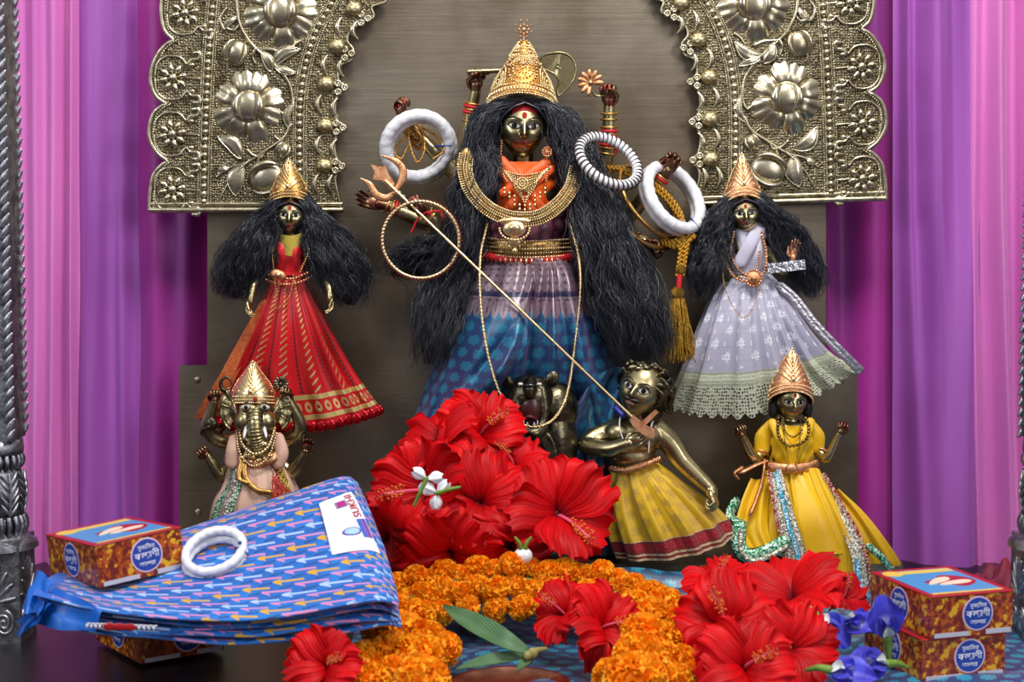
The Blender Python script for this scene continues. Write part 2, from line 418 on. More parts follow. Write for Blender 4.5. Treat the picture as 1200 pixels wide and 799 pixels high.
# ---------------------------------------------------------------- pillars
def pillar(cx, label, side):
    d = 300; c = G(cx, 747); c = W(cx, 747, d); R_ = lambda a: a * .00086
    rt = thing('carved_pillar', label, 'pillar', (c[0], c[1], 0), 'silver pillars framing the altar')
    zz = lambda y: W(cx, y, d)[2]
    X, Y = c[0], c[1]
    b = MB(); b.box((X, Y, (zz(628) + 0) / 2), (R_(66), R_(66), zz(628)))
    b.lathe([(R_(46), zz(640)), (R_(44), zz(633)), (R_(33), zz(627)), (R_(28), zz(622))], (X, Y, 0), n=32)
    part('base_block', b, m_silver, rt, sharp=30)
    f = MB()                                              # fan shaped relief on the block faces
    for rz in (0, PI / 2, PI, -PI / 2):
        Rz = rot('Z', rz)
        for k in range(9):
            a = math.radians(8 + k * 20)
            p0 = np.array([R_(-24), -R_(33), zz(700)]) * 1; p0 = np.array([0, -R_(33), zz(700)])
            p1 = p0 + np.array([math.cos(a) * R_(27), 0, math.sin(a) * R_(48)])
            P = resample(np.array([p0 + (p1 - p0) * .2, p1]), n=6) @ Rz.T + np.array([X, Y, 0])
            f.tube(P, np.array([.8, 1.4, 2, 2.4, 2.6, 2.0]) * .001, 6)
        th = np.linspace(0, 4.4 * PI, 60); rr = np.linspace(1, 15, 60)
        for sx in (-1, 1):
            P = np.stack([sx * R_(14) + sx * R_(1) * rr * np.cos(th) * .8, 0 * th - R_(33), zz(722) + R_(1) * rr * np.sin(th)], 1) @ Rz.T + np.array([X, Y, 0])
            f.tube(P, .0016, 6)
    part('fan_relief', f, m_silver_hi, rt)
    def gad(y0, y1, r, n=22):
        m = MB(); h = (zz(y0) - zz(y1)) / 2; zc = (zz(y0) + zz(y1)) / 2
        m.lathe([(.001, zc - h), (r - .003, zc - h), (r - .001, zc), (r - .003, zc + h), (.001, zc + h)], (X, Y, 0), n=32)
        for k in range(n):
            a = k * 2 * PI / n; t = np.linspace(-1, 1, 7)
            P = np.stack([X + (r + .002 * (1 - t ** 2)) * math.cos(a), Y + (r + .002 * (1 - t ** 2)) * math.sin(a), zc + t * h * .85], 1)
            m.tube(P, r * PI / n * .8, 6)
        return m
    part('gadroon_ring', gad(603, 624, R_(30)), m_silver, rt)
    part('gadroon_ring', gad(531, 546, R_(28)), m_silver, rt)
    m = MB(); m.lathe([(.001, zz(531)), (R_(31), zz(531)), (R_(32), zz(524)), (R_(31), zz(514)), (.001, zz(514))], (X, Y, 0), n=32)
    m.lathe([(.001, zz(604)), (R_(26), zz(604)), (R_(31), zz(588)), (R_(33), zz(574)), (R_(31), zz(560)), (R_(26), zz(547)), (.001, zz(546))], (X, Y, 0), n=36)
    part('bulb', m, m_silver, rt)
    lf = MB()
    for k in range(8):
        a0 = k * 2 * PI / 8 + PI / 8 - PI / 2 + .39
        for s in (-1, 1):
            for q in range(5):
                t = np.linspace(0, 1, 6); zq = zz(600 - q * 9) + t * R_(13); a = a0 + s * (.03 + t * .30)
                rr = R_(33.5) - np.abs(zq - zz(574)) * .12
                lf.tube(np.stack([X + rr * np.cos(a), Y + rr * np.sin(a), zq], 1), np.array([1, 1.8, 2.1, 2, 1.5, .7]) * .001, 5)
        zq = np.linspace(zz(600), zz(552), 8); rr = R_(33.5) - np.abs(zq - zz(574)) * .15
        lf.tube(np.stack([X + rr * math.cos(a0), Y + rr * math.sin(a0), zq], 1), .0013, 5)
    part('leaf_relief', lf, m_silver_hi, rt)
    s = MB(); z0, z1 = zz(514), zz(-120)
    s.box((X, Y, (z0 + z1) / 2), (R_(54), R_(54), z1 - z0))
    part('shaft', s, m_silver, rt, smooth=False)
    for sx in (-1, 1):
        for sy in (-1, 1):
            r_ = MB(); L = z1 - z0; n = int(L / .0105); cxx, cyy = X + sx * R_(25), Y + sy * R_(25)
            for k in range(n):
                zc = z0 + (k + .5) * L / n; t = np.linspace(-1, 1, 5)
                r_.tube(np.stack([cxx + t * .0042, cyy + sy * .0025 + 0 * t, zc + t * .0065], 1), np.array([1.6, 3.0, 3.4, 3.0, 1.6]) * .001, 6)
            part('rope_moulding', r_, m_silver_hi, rt)
        for off in (-13, 5):
            e = MB(); P = np.array([[X + sx * 0 + R_(off) * 1.0, Y + sx * R_(27.5), z] for z in (z0 + .004, z1)])
            e.beads(resample(P, .0042), .0016); part('bead_line', e, m_silver_hi, rt, kind='stuff')
pillar(1, 'carved dark silver pillar at the left edge beside the folded blue sari', -1)
pillar(1225, 'carved silver pillar just showing at the right edge beside the stacked boxes', 1)

# ---------------------------------------------------------------- plinth
pl = MB(); zt = W(900, 655, 85)[2]
pl.box((W(608, 655, 20)[0], -.0555, zt / 2), (.86, .109, zt)); zt = float(zt)
part_ = thing('plinth', 'low brass plinth the idols stand on, behind the flowers', 'plinth', (0, -.02, 0))
part('slab', pl, m_sheet, part_, smooth=False)
pm = MB()
for z in (.004, zt - .003): pm.tube(np.array([[W(608, 655, 20)[0] - .43, -.109, z], [W(608, 655, 20)[0] + .43, -.092, z]]), .003, 8)
part('moulding', pm, m_archline, part_)
PLZ = zt

# ---------------------------------------------------------------- backplate
bp = thing('backplate', 'plain brushed brass back panel with stepped sides behind the idols', 'panel', (0, 0, 0))
out = [(210, 428), (243, 428), (243, 200), (262, -60), (330, -150), (880, -150), (950, -60), (968, 200), (968, 430), (1005, 430), (1005, 690), (210, 690)]
F = WS(out, 0); Bk = F + np.array([0, .004, 0])
m = MB().prism(F, Bk); part('sheet', m, m_sheet, bp, smooth=False)
for x, y in ((231, 445), (232, 600), (985, 445), (985, 590)): part('rivet', MB().ell(W(x, y, .5), (.004, .002, .004)), m_archline, bp)

# ---------------------------------------------------------------- embossed arch frame
arch = thing('arch_frame', 'embossed brass arch frame with scalloped edges, peonies and beading round the goddess', 'arch', W(600, 245, 8))
AD = 14.0
def side(mp, sgn):
    Wp = lambda x, y, d=AD: W(*mp(x, y), d)
    WPs = lambda P, d=AD: np.array([Wp(p[0], p[1], d) for p in P])
    # outer scallops
    lobes = [(204, -52, 30), (217, 14, 33), (205, 90, 32), (203, 157, 31), (203, 216, 33)]
    outer = []
    ctr = [(175, 246), (176, 225), (180, 205), (190, 193), (196, 189), (185, 180), (176, 165), (175, 150), (180, 133), (190, 124), (195, 122),
           (184, 114), (177, 98), (178, 80), (186, 62), (196, 51), (203, 47), (193, 36), (189, 15), (191, -4), (202, -20), (212, -28), (206, -38), (204, -62), (214, -90), (234, -112)]
    outer = catmull(np.array(ctr, float), 4)
    inner = catmull(np.array([(470, -90), (462, -60), (455, -30), (447, -8), (452, 2), (436, 8), (438, 20), (424, 27), (411, 36), (407, 48), (414, 58), (412, 70), (400, 76), (396, 88), (398, 96), (407, 103),
           (397, 110), (393, 120), (393, 135), (396, 142), (405, 150), (396, 158), (392, 168), (393, 180), (396, 188), (404, 196), (396, 203), (393, 212), (396, 228), (400, 246)], float), 4)
    poly = np.vstack([outer, [(300, -140)], inner])
    pf = WPs(poly); pb = pf + np.array([0, .006, 0]); m = MB().prism(pf, pb)
    part('panel', m, m_archbg, arch, smooth=False)
    rim = MB(); P = WPs(outer); rim.tube(P, .0026, 8)
    P2 = WPs(inner); rim.tube(P2, .0017, 6)
    # inner echo of the scallops, set in
    rim.tube(WPs(np.array([(178, 239), (400, 239)])), .0022, 8); rim.tube(WPs(np.array([(176, 246), (400, 246)]), AD + 1), .0034, 8)
    part('rim', rim, m_archline, arch)
    ro = MB(); q = resample(P, .0030); ro.beads(q + np.array([sgn * .0048, -.001, 0]), .0014)
    for X0, dx in ((0, -8), (0, 7)): pass
    row1 = catmull(np.array([(262, -120), (256, -60), (251, 0), (246, 60), (243, 120), (241, 180), (240, 236)], float), 6)
    row2 = catmull(np.array([(425, -90), (405, -35), (390, 3), (374, 32), (363, 62), (356.6, 90), (353, 120), (352, 150), (352, 180), (353, 236)], float), 6)
    for row in (row1, row2):
        for dx in (-8.5, 6.5):
            ro.beads(resample(WPs(row + np.array([dx, 0]), AD + 1), .0026), .0013, 5, 4)
    part('fine_beading', ro, m_archline, arch, kind='stuff')
    rg = MB()
    for row in (row1, row2):
        for dx in (-5.8, 3.8): rg.tube(WPs(row + np.array([dx, 0]), AD + .3), .0011, 6)
    part('ridge', rg, m_archline, arch)
    for row in (row1, row2):
        bd = MB(); bd.beads(resample(WPs(row + np.array([-1, 0]), AD + .5), .0088), .0041, 10, 7); part('bead_row', bd, m_arch, arch, kind='stuff')
    # rosettes in the scallops
    def lobe_scroll(cx, cy):
        m = MB()
        for s in (1, -1):
            pts = [(cx - 21, cy - s * 2), (cx - 19, cy - s * 16), (cx - 8, cy - s * 25), (cx + 8, cy - s * 24), (cx + 16, cy - s * 16), (cx + 21, cy - s * 21), (cx + 30, cy - s * 22), (cx + 31, cy - s * 29), (cx + 24, cy - s * 29)]
            P = catmull(np.array(pts, float), 5); r = np.interp(np.linspace(0, 1, len(P)), [0, .5, .7, .9, 1], [1.2, 1.4, 2.4, 3.2, 2.0]) * .001
            m.tube(WPs(P, AD + 1), r, 7)
        m.tube(WPs(np.array([(cx + 14, cy), (cx + 31, cy + 1)]), AD + .5), .0011, 6)
        m.ell(Wp(cx + 22, cy - 15, AD + 1), (.0045, .003, .0028)); m.ell(Wp(cx + 22, cy + 16, AD + 1), (.0045, .003, .0028))
        return m
    for cx, cy in ((212, -50), (217, 15), (203, 91), (202, 157), (202, 222)):
        if cy == 222: pass
        part('scallop_scroll', lobe_scroll(cx, cy), m_arch, arch)
        m = MB(); c = Wp(cx, cy, AD + 1.5); m.ell(c, (.0056, .005, .0056))
        for k in range(8):
            a = k * PI / 4 + .2; e = np.array([math.cos(a), 0, math.sin(a)]); R = frame_of(e, (0, -1, 0))
            m.ell(c + e * .0112, (.0038, .0062, .0030), R, 8, 6)
            m.tube(np.array([c + e * .0065 + [0, -.002, 0], c + e * .0165 + [0, -.0015, 0]]), .0007, 5)
        part('rosette', m, m_arch, arch)
    # inner fringe: hatched seed pods, crescents, ring clusters
    clus = [(459, -42, 440, -60), (438, -4, 420, -22), (431, 22, 415, 10), (412, 63, 395, 54), (404, 103, 382, 98), (402, 150, 381, 147), (401, 195, 380, 194)]
    for i, (tx, ty, sx_, sy_) in enumerate(clus):
        if i == 1: continue
        m = MB(); m.ell(Wp(sx_, sy_, AD + 1), (.0105, .008, .009), None, 16, 10); part('seed_pod', m, m_seed, arch)
        m = MB()
        for k, (ax, ay) in enumerate(((0, 0), (-8, -5), (-8, 5))):
            m.ring(Wp(tx + ax, ty + ay, AD + 2), .0030, .0030, .0018, rot('X', PI / 2), 14, 7); m.ell(Wp(tx + ax, ty + ay, AD + 1), .0022, None, 8, 5)
        part('ring_cluster', m, m_arch, arch)
    for i in range(len(clus) - 1):
        a = clus[i]; b = clus[i + 1] if i < len(clus) - 1 else None
        if i == 0: continue
        mx, my = (a[2] + b[2]) / 2, (a[3] + b[3]) / 2
        for off, s in ((-9, 1), (7, 1)):
            m = MB(); t = np.linspace(-1, 1, 11)
            if off < 0: P = np.stack([mx - 10 + 6 * (t ** 2) + 2 * (t > 0) * 0, my + 12 * t], 1)
            else: P = np.stack([mx + 8 + 7 * (t ** 2), my + 11 * t + 3], 1)
            m.tube(WPs(P, AD + .5), (.4 + 3.0 * (1 - t ** 2)) * .001, 8); part('crescent', m, m_arch, arch)
    for mx, my in ((368, 216), ):
        for off in (0, 17):
            m = MB(); t = np.linspace(-1, 1, 11); m.tube(WPs(np.stack([mx + off + 6 * t ** 2, my + 13 * t], 1), AD + .5), (.4 + 3.2 * (1 - t ** 2)) * .001, 8); part('crescent', m, m_arch, arch)
    # peonies
    def petal_mesh(c, a, r0, r1, wd, lift=5.0):
        nu, nv = 13, 9; u = np.linspace(-1, 1, nu)[:, None]; v = np.linspace(0, 1, nv)[None]
        w_ = wd * (0.45 + .75 * v - .25 * v ** 3); edge = 1 - .05 * np.cos(u * 9) * v; rr = r0 + (r1 - r0) * v * (1 - .16 * u ** 2 * v) * edge
        x = u * w_; y = rr + 0 * u
        z = lift * (.55 + .75 * np.sin(np.clip(v * 1.25, 0, 1) * PI)) * (1 - .65 * u ** 4) - 1.1 * np.exp(-(u / .25) ** 2) * v
        z = z * (1 - v ** 6) - .8 * (v ** 6) - 4.5 * (np.abs(u) ** 8)
        X = x * math.cos(a - PI / 2) - y * math.sin(a - PI / 2); Z = x * math.sin(a - PI / 2) + y * math.cos(a - PI / 2)
        P = np.stack([c[0] + X * .001, c[1] - z * .001, c[2] + Z * .001], -1); return MB().grid(P)
    def peony(cx, cy, r, n=8, a0=0.3):
        c = Wp(cx, cy, AD); m = MB()
        m.ell(c + [0, -.004, 0], (r * .00043, .009, r * .00045), None, 20, 12)
        root = part('peony', m, m_arch, arch)
        w2 = MB()                                               # two folded inner petals wrapped over the heart
        t = np.linspace(-1, 1, 15); k = r * .001
        w2.tube(np.stack([c[0] + sgn * k * (.05 - .38 * np.cos(t * 1.3)), c[1] - .011 * np.cos(t * 1.2) - .001, c[2] + k * .40 * np.sin(t * 1.3)], 1), k * .11 * (1.1 - t ** 2), 8)
        w2.tube(np.stack([c[0] + sgn * k * (-.02 + .38 * np.cos(t * 1.2)), c[1] - .011 * np.cos(t * 1.2) - .001, c[2] + k * .40 * np.sin(t * 1.2)], 1), k * .13 * (1.1 - t ** 2), 8)
        part('heart_fold', w2, m_arch, root)
        for q in range(n): part('petal', petal_mesh(c, a0 + q * 2 * PI / n + .12 * math.sin(q * 2.1), r * .24, r * (1.0 + .06 * math.sin(q * 3.3)), r * .40 * 8 / n), m_arch, root)
    peony(291.5, 125, 42); peony(329, 14, 43, a0=.1); peony(345, -100, 36)
    # bud with leaves
    def bud(cx, cy, r, a):
        m = MB(); c = Wp(cx, cy, AD + 1); R = rot('Y', a)
        m.ell(c, (r * .0009, .008, r * .001), R, 16, 10)
        k = r * .001; t = np.linspace(-1, 1, 13)
        for s in (-1, 1):
            P = np.stack([s * k * (.15 + .65 * np.cos(t * 1.3)), -.006 - .004 * np.cos(t * 1.3), k * .95 * np.sin(t * 1.3)], 1) @ R.T + c
            m.tube(P, k * .16 * (1.15 - t ** 2), 7)
        part('bud', m, m_arch, arch)
    bud(313, 209, 21, 1.2 * sgn); bud(277, 62, 15, .3 * sgn); bud(333, 176, 9, .5 * sgn)
    vine = MB()
    def vn(pts, r0, r1, d=AD + 1):
        P = catmull(np.array(pts, float), 6); vine.tube(WPs(P, d), np.linspace(r0, r1, len(P)) * .001, 7)
    vn([(282, -110), (270, -60), (277, 0), (281, 28), (296, 53), (322, 76), (339, 98), (343, 122), (338, 136), (330, 132)], 2.4, 1.6)
    vn([(341, 146), (332, 162), (312, 176), (290, 190), (270, 196), (254, 207)], 2.3, 1.2)
    vn([(290, 190), (272, 208), (258, 232)], 1.8, 1.0); vn([(322, 76), (335, 79), (345, 84)], 1.6, 1.0)
    vn([(281, 28), (275, 35), (266, 33), (270, 25)], 1.4, 2.4); vn([(300, 57), (296, 66), (299, 74)], 2.6, 1.2)
    vn([(312, 176), (306, 184), (297, 182), (290, 176)], 1.2, 2.2); vn([(330, 166), (322, 160)], 1.2, 1.2); vn([(336, 92), (330, 84)], 1.6, 1.2)
    vn([(305, 181), (300, 196), (302, 206)], 1.6, 1.2); vn([(277, 62), (268, 72), (266, 84)], 2.6, 1.0); vn([(300, 57), (318, 58), (328, 62)], 1.4, 2.6)
    vn([(265, 10), (258, 22), (262, 34)], 1.6, 2.4); vn([(340, 60), (346, 52), (352, 48)], 1.0, 2.0)
    part('vine', vine, m_arch, arch)
    def leaf(x0, y0, x1, y1, wd, bend=.15):
        a = Wp(x0, y0, AD + .5); b = Wp(x1, y1, AD + .5); L = np.linalg.norm(b - a); e = nrm(b - a); s = np.array([e[2], 0, -e[0]])
        nu, nv = 7, 15; u = np.linspace(-1, 1, nu)[:, None]; v = np.linspace(0, 1, nv)[None]
        w_ = wd * np.sin(PI * v ** .85) ** .8 + .0001
        X = a + e * (v * L)[..., None] + s * (u * w_ * .001 + bend * L * np.sin(PI * v))[..., None]
        h = .0035 * np.sin(PI * v) * (1 - .7 * u ** 2) - .0012 * np.exp(-(u / .2) ** 2) + .0006 * np.sin(v * 50 + np.abs(u) * 5) * (1 - np.abs(u))
        X = X + np.stack([0 * h, -h - .001, 0 * h], -1); m = MB().grid(X)
        m.tube(X[0], .0009, 5); m.tube(X[-1], .0009, 5); part('leaf', m, m_arch, arch)
    for L_ in ((283, 194, 276, 230, 10, .1), (283, 186, 255, 160, 8, .15), (268, 197, 255, 203, 3, .1), (320, 76, 352, 58, 7, -.15), (318, 84, 306, 60, 6, .1), (340, 152, 345, 120, 4, -.2), (322, 78, 347, 86, 4, .05), (278, 20, 262, 35, 3, .1)):
        leaf(*L_)
side(lambda x, y: (x, y), 1)
def mirror_map(x, y):
    x2 = 1213 - x; return x2, y - 7 - (x2 - 811) * 6 / 202
side(mirror_map, -1)
lk = MB(); lk.prism(WS([(234, -112), (300, -140), (470, -90), (745, -90), (915, -150), (980, -125), (860, -215), (350, -215)], AD), WS([(234, -112), (300, -140), (470, -90), (745, -90), (915, -150), (980, -125), (860, -215), (350, -215)], AD - 6))
part('crown_plate', lk, m_archbg, arch, smooth=False)
# ================================================================ FIGURE KIT
m_bronze = brass_mat('aged_bronze', '#c4b688', '#86795a', .24, 38, bump=.0001, bs=350)
m_bronze_dk = brass_mat('dark_bronze', '#6e6650', '#2e2a26', .25, 55, bump=.0006, bs=260)
m_hand = brass_mat('hand_bronze', '#8b7458', '#7a2028', .28, 110)
m_gold = brass_mat('gilt_metal', '#e0b268', '#b47f3c', .28, 200, bump=.0001, bs=900)
m_gold_p = brass_mat('pale_gilt_metal', '#fbe6b8', '#dcb878', .25, 200)
m_gold_r = brass_mat('rose_gilt_metal', '#f0b48a', '#c98352', .3, 150, bump=.0005, bs=1300)
m_ant = brass_mat('antique_gilt', '#a5844c', '#5a4326', .32, 220, bump=.0002, bs=900)
m_eyew = simple('eye_enamel', '#c9bfae', .25); m_eyeb = simple('eye_black', '#0a0808', .15); m_line = simple('kohl_line', '#120c0a', .4)
m_lip = simple('lip_red', '#7c1d1c', .3); m_verm = simple('vermilion', '#a10f16', .75, bump=.0005, bs=1500)
m_redthread = simple('red_thread', '#c0101c', .6); m_bluethread = simple('blue_thread', '#1f3f86', .6)
m_hairm = simple('black_hair', '#131826', .36, spec=1.0); m_hairb = simple('hair_mass', '#08090c', .6, bump=.002, bs=180)
m_conch = simple('conch_white', '#e6e6ea', .35, var=.12, vs=90, bump=.0006, bs=220, coat=.3)

def face_y(x, z):
    x = np.asarray(x, float); z = np.asarray(z, float)
    jaw = 1 - .26 * smoothstep(0, .5, -z)
    q = 1 - (x / (.41 * jaw)) ** 2 - (z / .5) ** 2
    y = -.43 * np.sqrt(np.clip(q, 0, 1)) ** .8 * (1 - .06 * smoothstep(0, .5, -z))
    return y - face_d(x, z)
def face_d(x, z):
    ax = np.abs(x); g = lambda a: np.exp(-a * a)
    nose = g(x / .05) * smoothstep(.17, -.10, z) * smoothstep(-.17, -.12, z) * .105 + g(x / .075) * g((z + .11) / .05) * .03
    sock = -.035 * g((ax - .155) / .10) * g((z - .03) / .07)
    brow = .018 * g((ax - .15) / .12) * g((z - .135) / .04)
    cheek = .025 * g((ax - .2) / .1) * g((z + .14) / .1)
    mouth = .028 * g(x / .11) * g((z + .245) / .06) - .015 * g(x / .1) * g((z + .325) / .03)
    chin = .035 * g(x / .1) * g((z + .41) / .07)
    return nose + sock + brow + cheek + mouth + chin
def headR(yaw=0, pitch=0, roll=0):
    return rot('Z', math.radians(yaw)) @ rot('X', math.radians(pitch)) @ rot('Y', math.radians(roll))
def head_mesh(c, h, R, n=80, m=56, ears=True):
    th = np.linspace(-PI, PI, n, endpoint=False); th = th - .55 * np.sin(th); ph = np.linspace(-PI / 2 + .02, PI / 2 - .02, m)
    cp = np.cos(ph)[:, None]; z = .5 * np.sin(ph)[:, None] * np.ones(n)
    jaw = 1 - .26 * smoothstep(0, .5, -z)
    x = .41 * jaw * cp * np.sin(th); y = -.43 * cp * np.cos(th) * np.ones_like(x)
    fr = smoothstep(-.05, .3, np.cos(th) * cp)
    y2 = np.where(np.cos(th) > 0, -.43 * (cp * np.cos(th)).clip(0) ** .8 * (1 - .06 * smoothstep(0, .5, -z)), y)
    y = y2 - face_d(x, z) * fr
    P = np.stack([x, y, z], -1) * h @ R.T + c
    mb = MB().grid(P, False, True)
    if ears:
        for s in (-1, 1):
            t = np.linspace(-.4, 1.25, 14) * PI
            E = np.stack([s * (.40 + .02 * np.cos(t)), -.02 + .055 * np.cos(t), -.02 + .11 * np.sin(t)], 1) * h @ R.T + c
            mb.tube(E, .022 * h, 6); mb.ell(np.array([s * .40, 0, -.02]) * h @ R.T + c, (.02 * h, .05 * h, .09 * h), R, 8, 6)
    return mb
def decal(c, h, R, pts_fn, lift=.006, nu=15, nv=7, bulge=0.0):
    u = np.linspace(-1, 1, nu)[:, None]; v = np.linspace(-1, 1, nv)[None]
    x, z = pts_fn(u, v); x = x + 0 * v; z = z + 0 * u
    y = face_y(x, z) - lift - bulge * (1 - u ** 2) * (1 - v ** 2)
    return MB().grid(np.stack([x, y, z], -1) * h @ R.T + c)
def on_face(c, h, R, pts, lift=.008):
    p = np.asarray(pts, float); y = face_y(p[:, 0], p[:, 1]) - lift
    return np.stack([p[:, 0], y, p[:, 1]], 1) * h @ R.T + c
def add_face(c, h, R, head, red=.0, bindi=True, moust=False, white=True, lipw=.095, asura=False, eyeh=.045):
    for s in (-1, 1):
        ex, ez = s * .158, .03; ew, eh = .098, eyeh
        e = part('eye', decal(c, h, R, lambda u, v: (ex + ew * u, ez + s * 0 + eh * v * (1 - np.abs(u) ** 2.2) + .012 * s * u), .004, 13, 7, .02), m_eyew, head)
        part('iris', decal(c, h, R, lambda u, v: (ex + .046 * np.sign(u) * np.sqrt(np.abs(u)) * np.sqrt(np.clip(1 - v * v * .97, 0, 1)), ez + .046 * v), .018, 9, 9, .012), m_eyeb, e)
        t = np.linspace(-1, 1, 15); l = MB()
        l.tube(on_face(c, h, R, np.stack([ex + (ew + .014) * t, ez + .012 * s * t + (eh + .008) * (1 - np.abs(t) ** 2.2)], 1), .014), .011 * h, 5)
        l.tube(on_face(c, h, R, np.stack([ex + (ew + .014) * t, ez + .012 * s * t - (eh + .004) * (1 - np.abs(t) ** 2.2)], 1), .010), .007 * h, 5)
        part('eyelid', l, m_line, e)
        b = MB(); b.tube(on_face(c, h, R, np.stack([ex + s * .01 + .125 * t, .125 + .04 * (1 - t ** 2) + .012 * s * t], 1), .008), (.004 + .010 * (1 - t ** 2)) * h, 6)
        part('brow', b, m_line, head)
    lip = MB()
    lp = lambda dz, k: decal(c, h, R, lambda u, v: (lipw * u, -.243 + dz + k * (v + 1) / 2 * (1 - np.abs(u) ** 1.8) + .02 * u ** 2 + (-.008 * np.exp(-(u / .18) ** 2) if k > 0 else 0)), .006, 13, 5, .012)
    lip.merge(lp(0, .036)); lip.merge(lp(-.004, -.04)); part('lips', lip, m_lip, head)
    if bindi:
        part('forehead_mark', decal(c, h, R, lambda u, v: (.04 * u * np.sqrt(np.clip(1 - v * v * .9, 0, 1)), .20 + .055 * v), .008, 9, 9, .008), m_verm, head)
    if red:
        part('hairline_vermilion', decal(c, h, R, lambda u, v: (.2 * u, .335 + red * .06 * v - .06 * u ** 2), .010, 15, 7, .004), m_verm, head)
    if moust:
        mm = MB()
        for s in (-1, 1):
            t = np.linspace(0, 1, 9); mm.tube(on_face(c, h, R, np.stack([s * (.01 + .19 * t), -.185 - .03 * t + .05 * t ** 2], 1), .035), (.034 * np.sin(PI * (t * .8 + .2)) + .004) * h, 6)
        part('moustache', mm, m_line, head)

def hand_mesh(p, e, nrml, s, curl=.3, tside=1, spread=.05, point=False):
    """palm + four jointed fingers + thumb; curl bends the fingers toward nrml"""
    e = nrm(np.array(e, float)); n = np.array(nrml, float); n = nrm(n - e * np.dot(n, e)); sd = np.cross(e, n)
    p = np.asarray(p, float); m = MB(); R = np.stack([sd, e, n], 1)
    m.ell(p + e * .52 * s, (.44 * s, .60 * s, .21 * s), R, 14, 10)
    m.tube(np.array([p - e * .35 * s, p + e * .3 * s]), np.array([.27, .34]) * s, 10)
    for k in range(4):
        L = [.80, .94, .88, .70][k] * s; a = (k - 1.5)
        b = p + e * (.98 - .05 * abs(a)) * s + sd * (-tside) * a * .215 * s; sp = a * spread * -tside
        pts = [b - e * .2 * s, b]; ang = 0
        for f, bend in zip((.44, .32, .24), (.9, 1.15, .8)):
            ang += curl * bend * 1.25 * (1 + .06 * a)
            dd = (e * math.cos(ang) + n * math.sin(ang)) + sd * sp
            pts.append(pts[-1] + nrm(dd) * L * f * 1.0)
        m.tube(catmull(np.array(pts), 4), np.interp(np.linspace(0, 1, 17), [0, 1], [.125, .088]) * s, 8)
    b = p + e * .22 * s + sd * tside * .30 * s
    d1 = nrm(e * .75 + sd * tside * (.75 - .4 * curl) + n * .35); d2 = nrm(e * (.9 - .2 * curl) + sd * tside * (.2 - .7 * curl) + n * (.3 + .6 * curl))
    pts = np.array([b, b + d1 * .42 * s, b + d1 * .42 * s + d2 * .34 * s, b + d1 * .42 * s + d2 * .62 * s])
    m.tube(catmull(pts, 4), np.linspace(.155, .10, 13) * s, 8)
    return m
def axR(d, up=(0, 0, 1)):
    z = nrm(np.array(d, float)); u = np.array(up, float)
    if abs(z @ u) > .95: u = np.array([1.0, 0, 0])
    x = nrm(np.cross(u, z)); return np.stack([x, np.cross(z, x), z], 1)
def limb(mb, pts, rad, n=12, k=8):
    P = WS(pts); C = catmull(P, k); r = np.interp(np.linspace(0, 1, len(C)), np.linspace(0, 1, len(rad)), rad) * .001
    mb.tube(C, r, n); return C
def px_ring(mb, cx, cy, d, a, b, tilt, thick, flat=1.0, sgn=1, n=64, m=10, rope=0, amp=.18):
    t = math.radians(tilt); c = b / a; s_ = math.sqrt(max(0, 1 - c * c)) * sgn
    L = np.array([math.cos(t), 0, -math.sin(t)]); M = np.array([math.sin(t) * c, -s_, math.cos(t) * c])
    R = np.stack([L, M, np.cross(L, M)], 1); k = np.linalg.norm(W(cx + 1, cy, d) - W(cx, cy, d))
    return mb.ring(W(cx, cy, d), a * k, a * k, thick * k, R, n, m, flat, rope, amp)
def arm_rings(mb, C, fr, rad, thick, rope=0):
    """bangles round the limb centre line C at fractions fr"""
    for f, r in zip(fr, np.broadcast_to(rad, (len(fr),))):
        i = f * (len(C) - 1); i0 = int(min(i, len(C) - 2)); p = C[i0] + (C[i0 + 1] - C[i0]) * (i - i0)
        mb.ring(p, r * .001, r * .001, thick * .001, axR(C[i0 + 1] - C[i0]), 26, 7, rope=rope)

